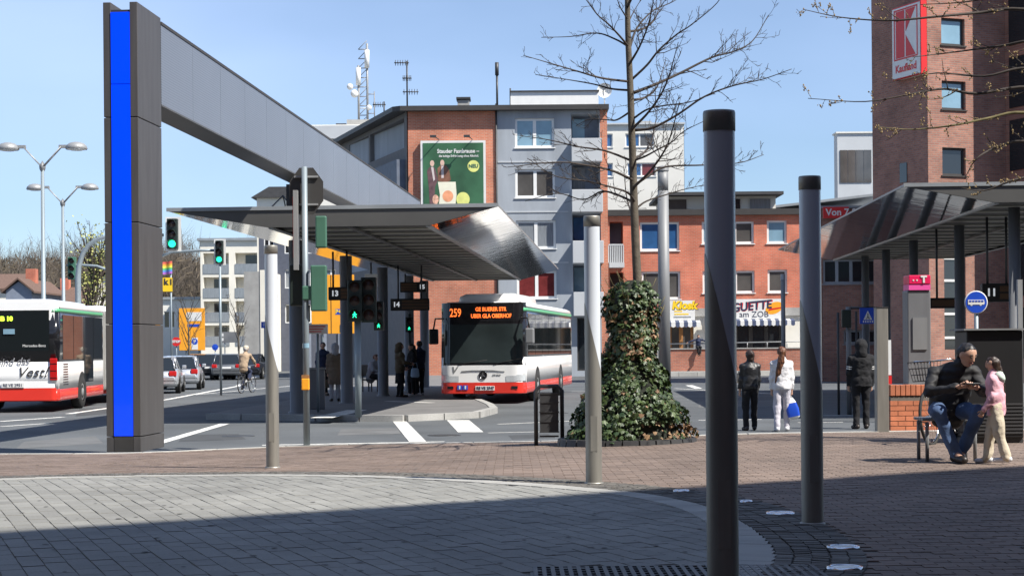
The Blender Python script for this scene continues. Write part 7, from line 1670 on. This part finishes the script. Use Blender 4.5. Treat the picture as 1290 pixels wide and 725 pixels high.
J = stand(1.74, .03, (3, 10), (3, 10), look=(.3, 1, -.1)); person('man in dark clothes facing the notice post on the platform', plat(407, 498), R(200), J, 'cloth_navy', 'cloth_black', 'shoe_dark', 'hair_brown', PG)
J = stand(1.68, .02, (20, 60), (20, 60), look=(.2, 1, -.1)); person('woman in an olive hooded coat and black skirt beside a column', plat(504, 500), R(-70), J, 'cloth_olive', 'cloth_black', 'shoe_dark', 'hair_brown', PG, hood='cloth_olive', skirt=('cloth_black', .45), hem=.75, bulk=1.12)
J = stand(1.66, .02, (10, 40), (10, 20), look=(-.2, 1, -.2)); pe = person('woman with long brown hair holding a pale blue bag beside the bus', plat(519, 498.5), R(120), J, 'cloth_black', 'cloth_black', 'shoe_white', 'hair_brown', PG, hairkind='pony')
J = stand(1.75, .02, (10, 30), (10, 30), look=(.3, 1, 0)); person('person in a navy jacket and dark trousers standing close to the bus door', plat(529, 498), R(40), J, 'cloth_navy', 'cloth_black', 'shoe_white', 'hair_black', PG)
p_ = Vector(plat(519, 498.5)); hb = thing('cloth_bag', 'pale blue cloth bag carried beside the bus', 'bag', (p_.x + .12, p_.y - .28, .72)); m = MB(); loft(m, [[(x, y, z) for x, y in outline(w, -.05, .05, .04, .04, 4)] for z, w in ((0, .10), (.05, .14), (.26, .12), (.30, .08))]); m.build('bag_body', mat('pale_blue_cloth', (.30, .42, .55), .9), hb, smooth_all=True); m = MB(); m.tube([(-.08, 0, .28), (-.05, 0, .46), (.05, 0, .46), (.08, 0, .28)], .008, 5); m.build('handle', MATS['pale_blue_cloth'], hb)
q = plat(470, 493); J = dict(s=1.0, seated=True, pel=Vv(0, -.1, .56), waist=Vv(0, -.06, .70), chest=Vv(0, .0, .92), neck=Vv(0, .06, 1.06), head=Vv(0, .12, 1.2), shl=Vv(-.19, .02, 1.0), shr=Vv(.19, .02, 1.0), ell=Vv(-.26, .12, .75), elr=Vv(.26, .12, .75), wrl=Vv(-.08, .3, .70), wrr=Vv(.08, .3, .70),
     hil=Vv(-.1, -.05, .54), hir=Vv(.1, -.05, .54), knl=Vv(-.12, .36, .52), knr=Vv(.12, .36, .52), anl=Vv(-.12, .32, .09), anr=Vv(.12, .32, .09), tol=Vv(-.13, .46, .045), tor=Vv(.13, .46, .045), face=Vv(.1, 1, -.2))
person('seated person in a pale grey jacket waiting on the platform', q, R(250), J, 'cloth_grey', 'cloth_black', 'shoe_dark', mat('hair_henna', (.10, .025, .018), .5, var=.2).name if False else 'hair_auburn', PG, res=.016, bulk=1.15)
t = thing('platform_seat', 'dark metal seat below the person in the pale grey jacket', 'seat', q, R(250)); m = MB(); m.box(-.3, .3, -.3, .12, .40, .45); m.build('seat', 'iron', t, bevel=.02); m = MB(); m.box(-.3, .3, -.34, -.30, .55, .95); m.build('backrest', 'iron', t, bevel=.02)
for x in (-.25, .25): m = MB(); m.box(x - .02, x + .02, -.3, -.26, 0, .56); m.build('leg', 'iron', t); m = MB(); m.box(x - .02, x + .02, .04, .08, 0, .4); m.build('leg', 'iron', t)
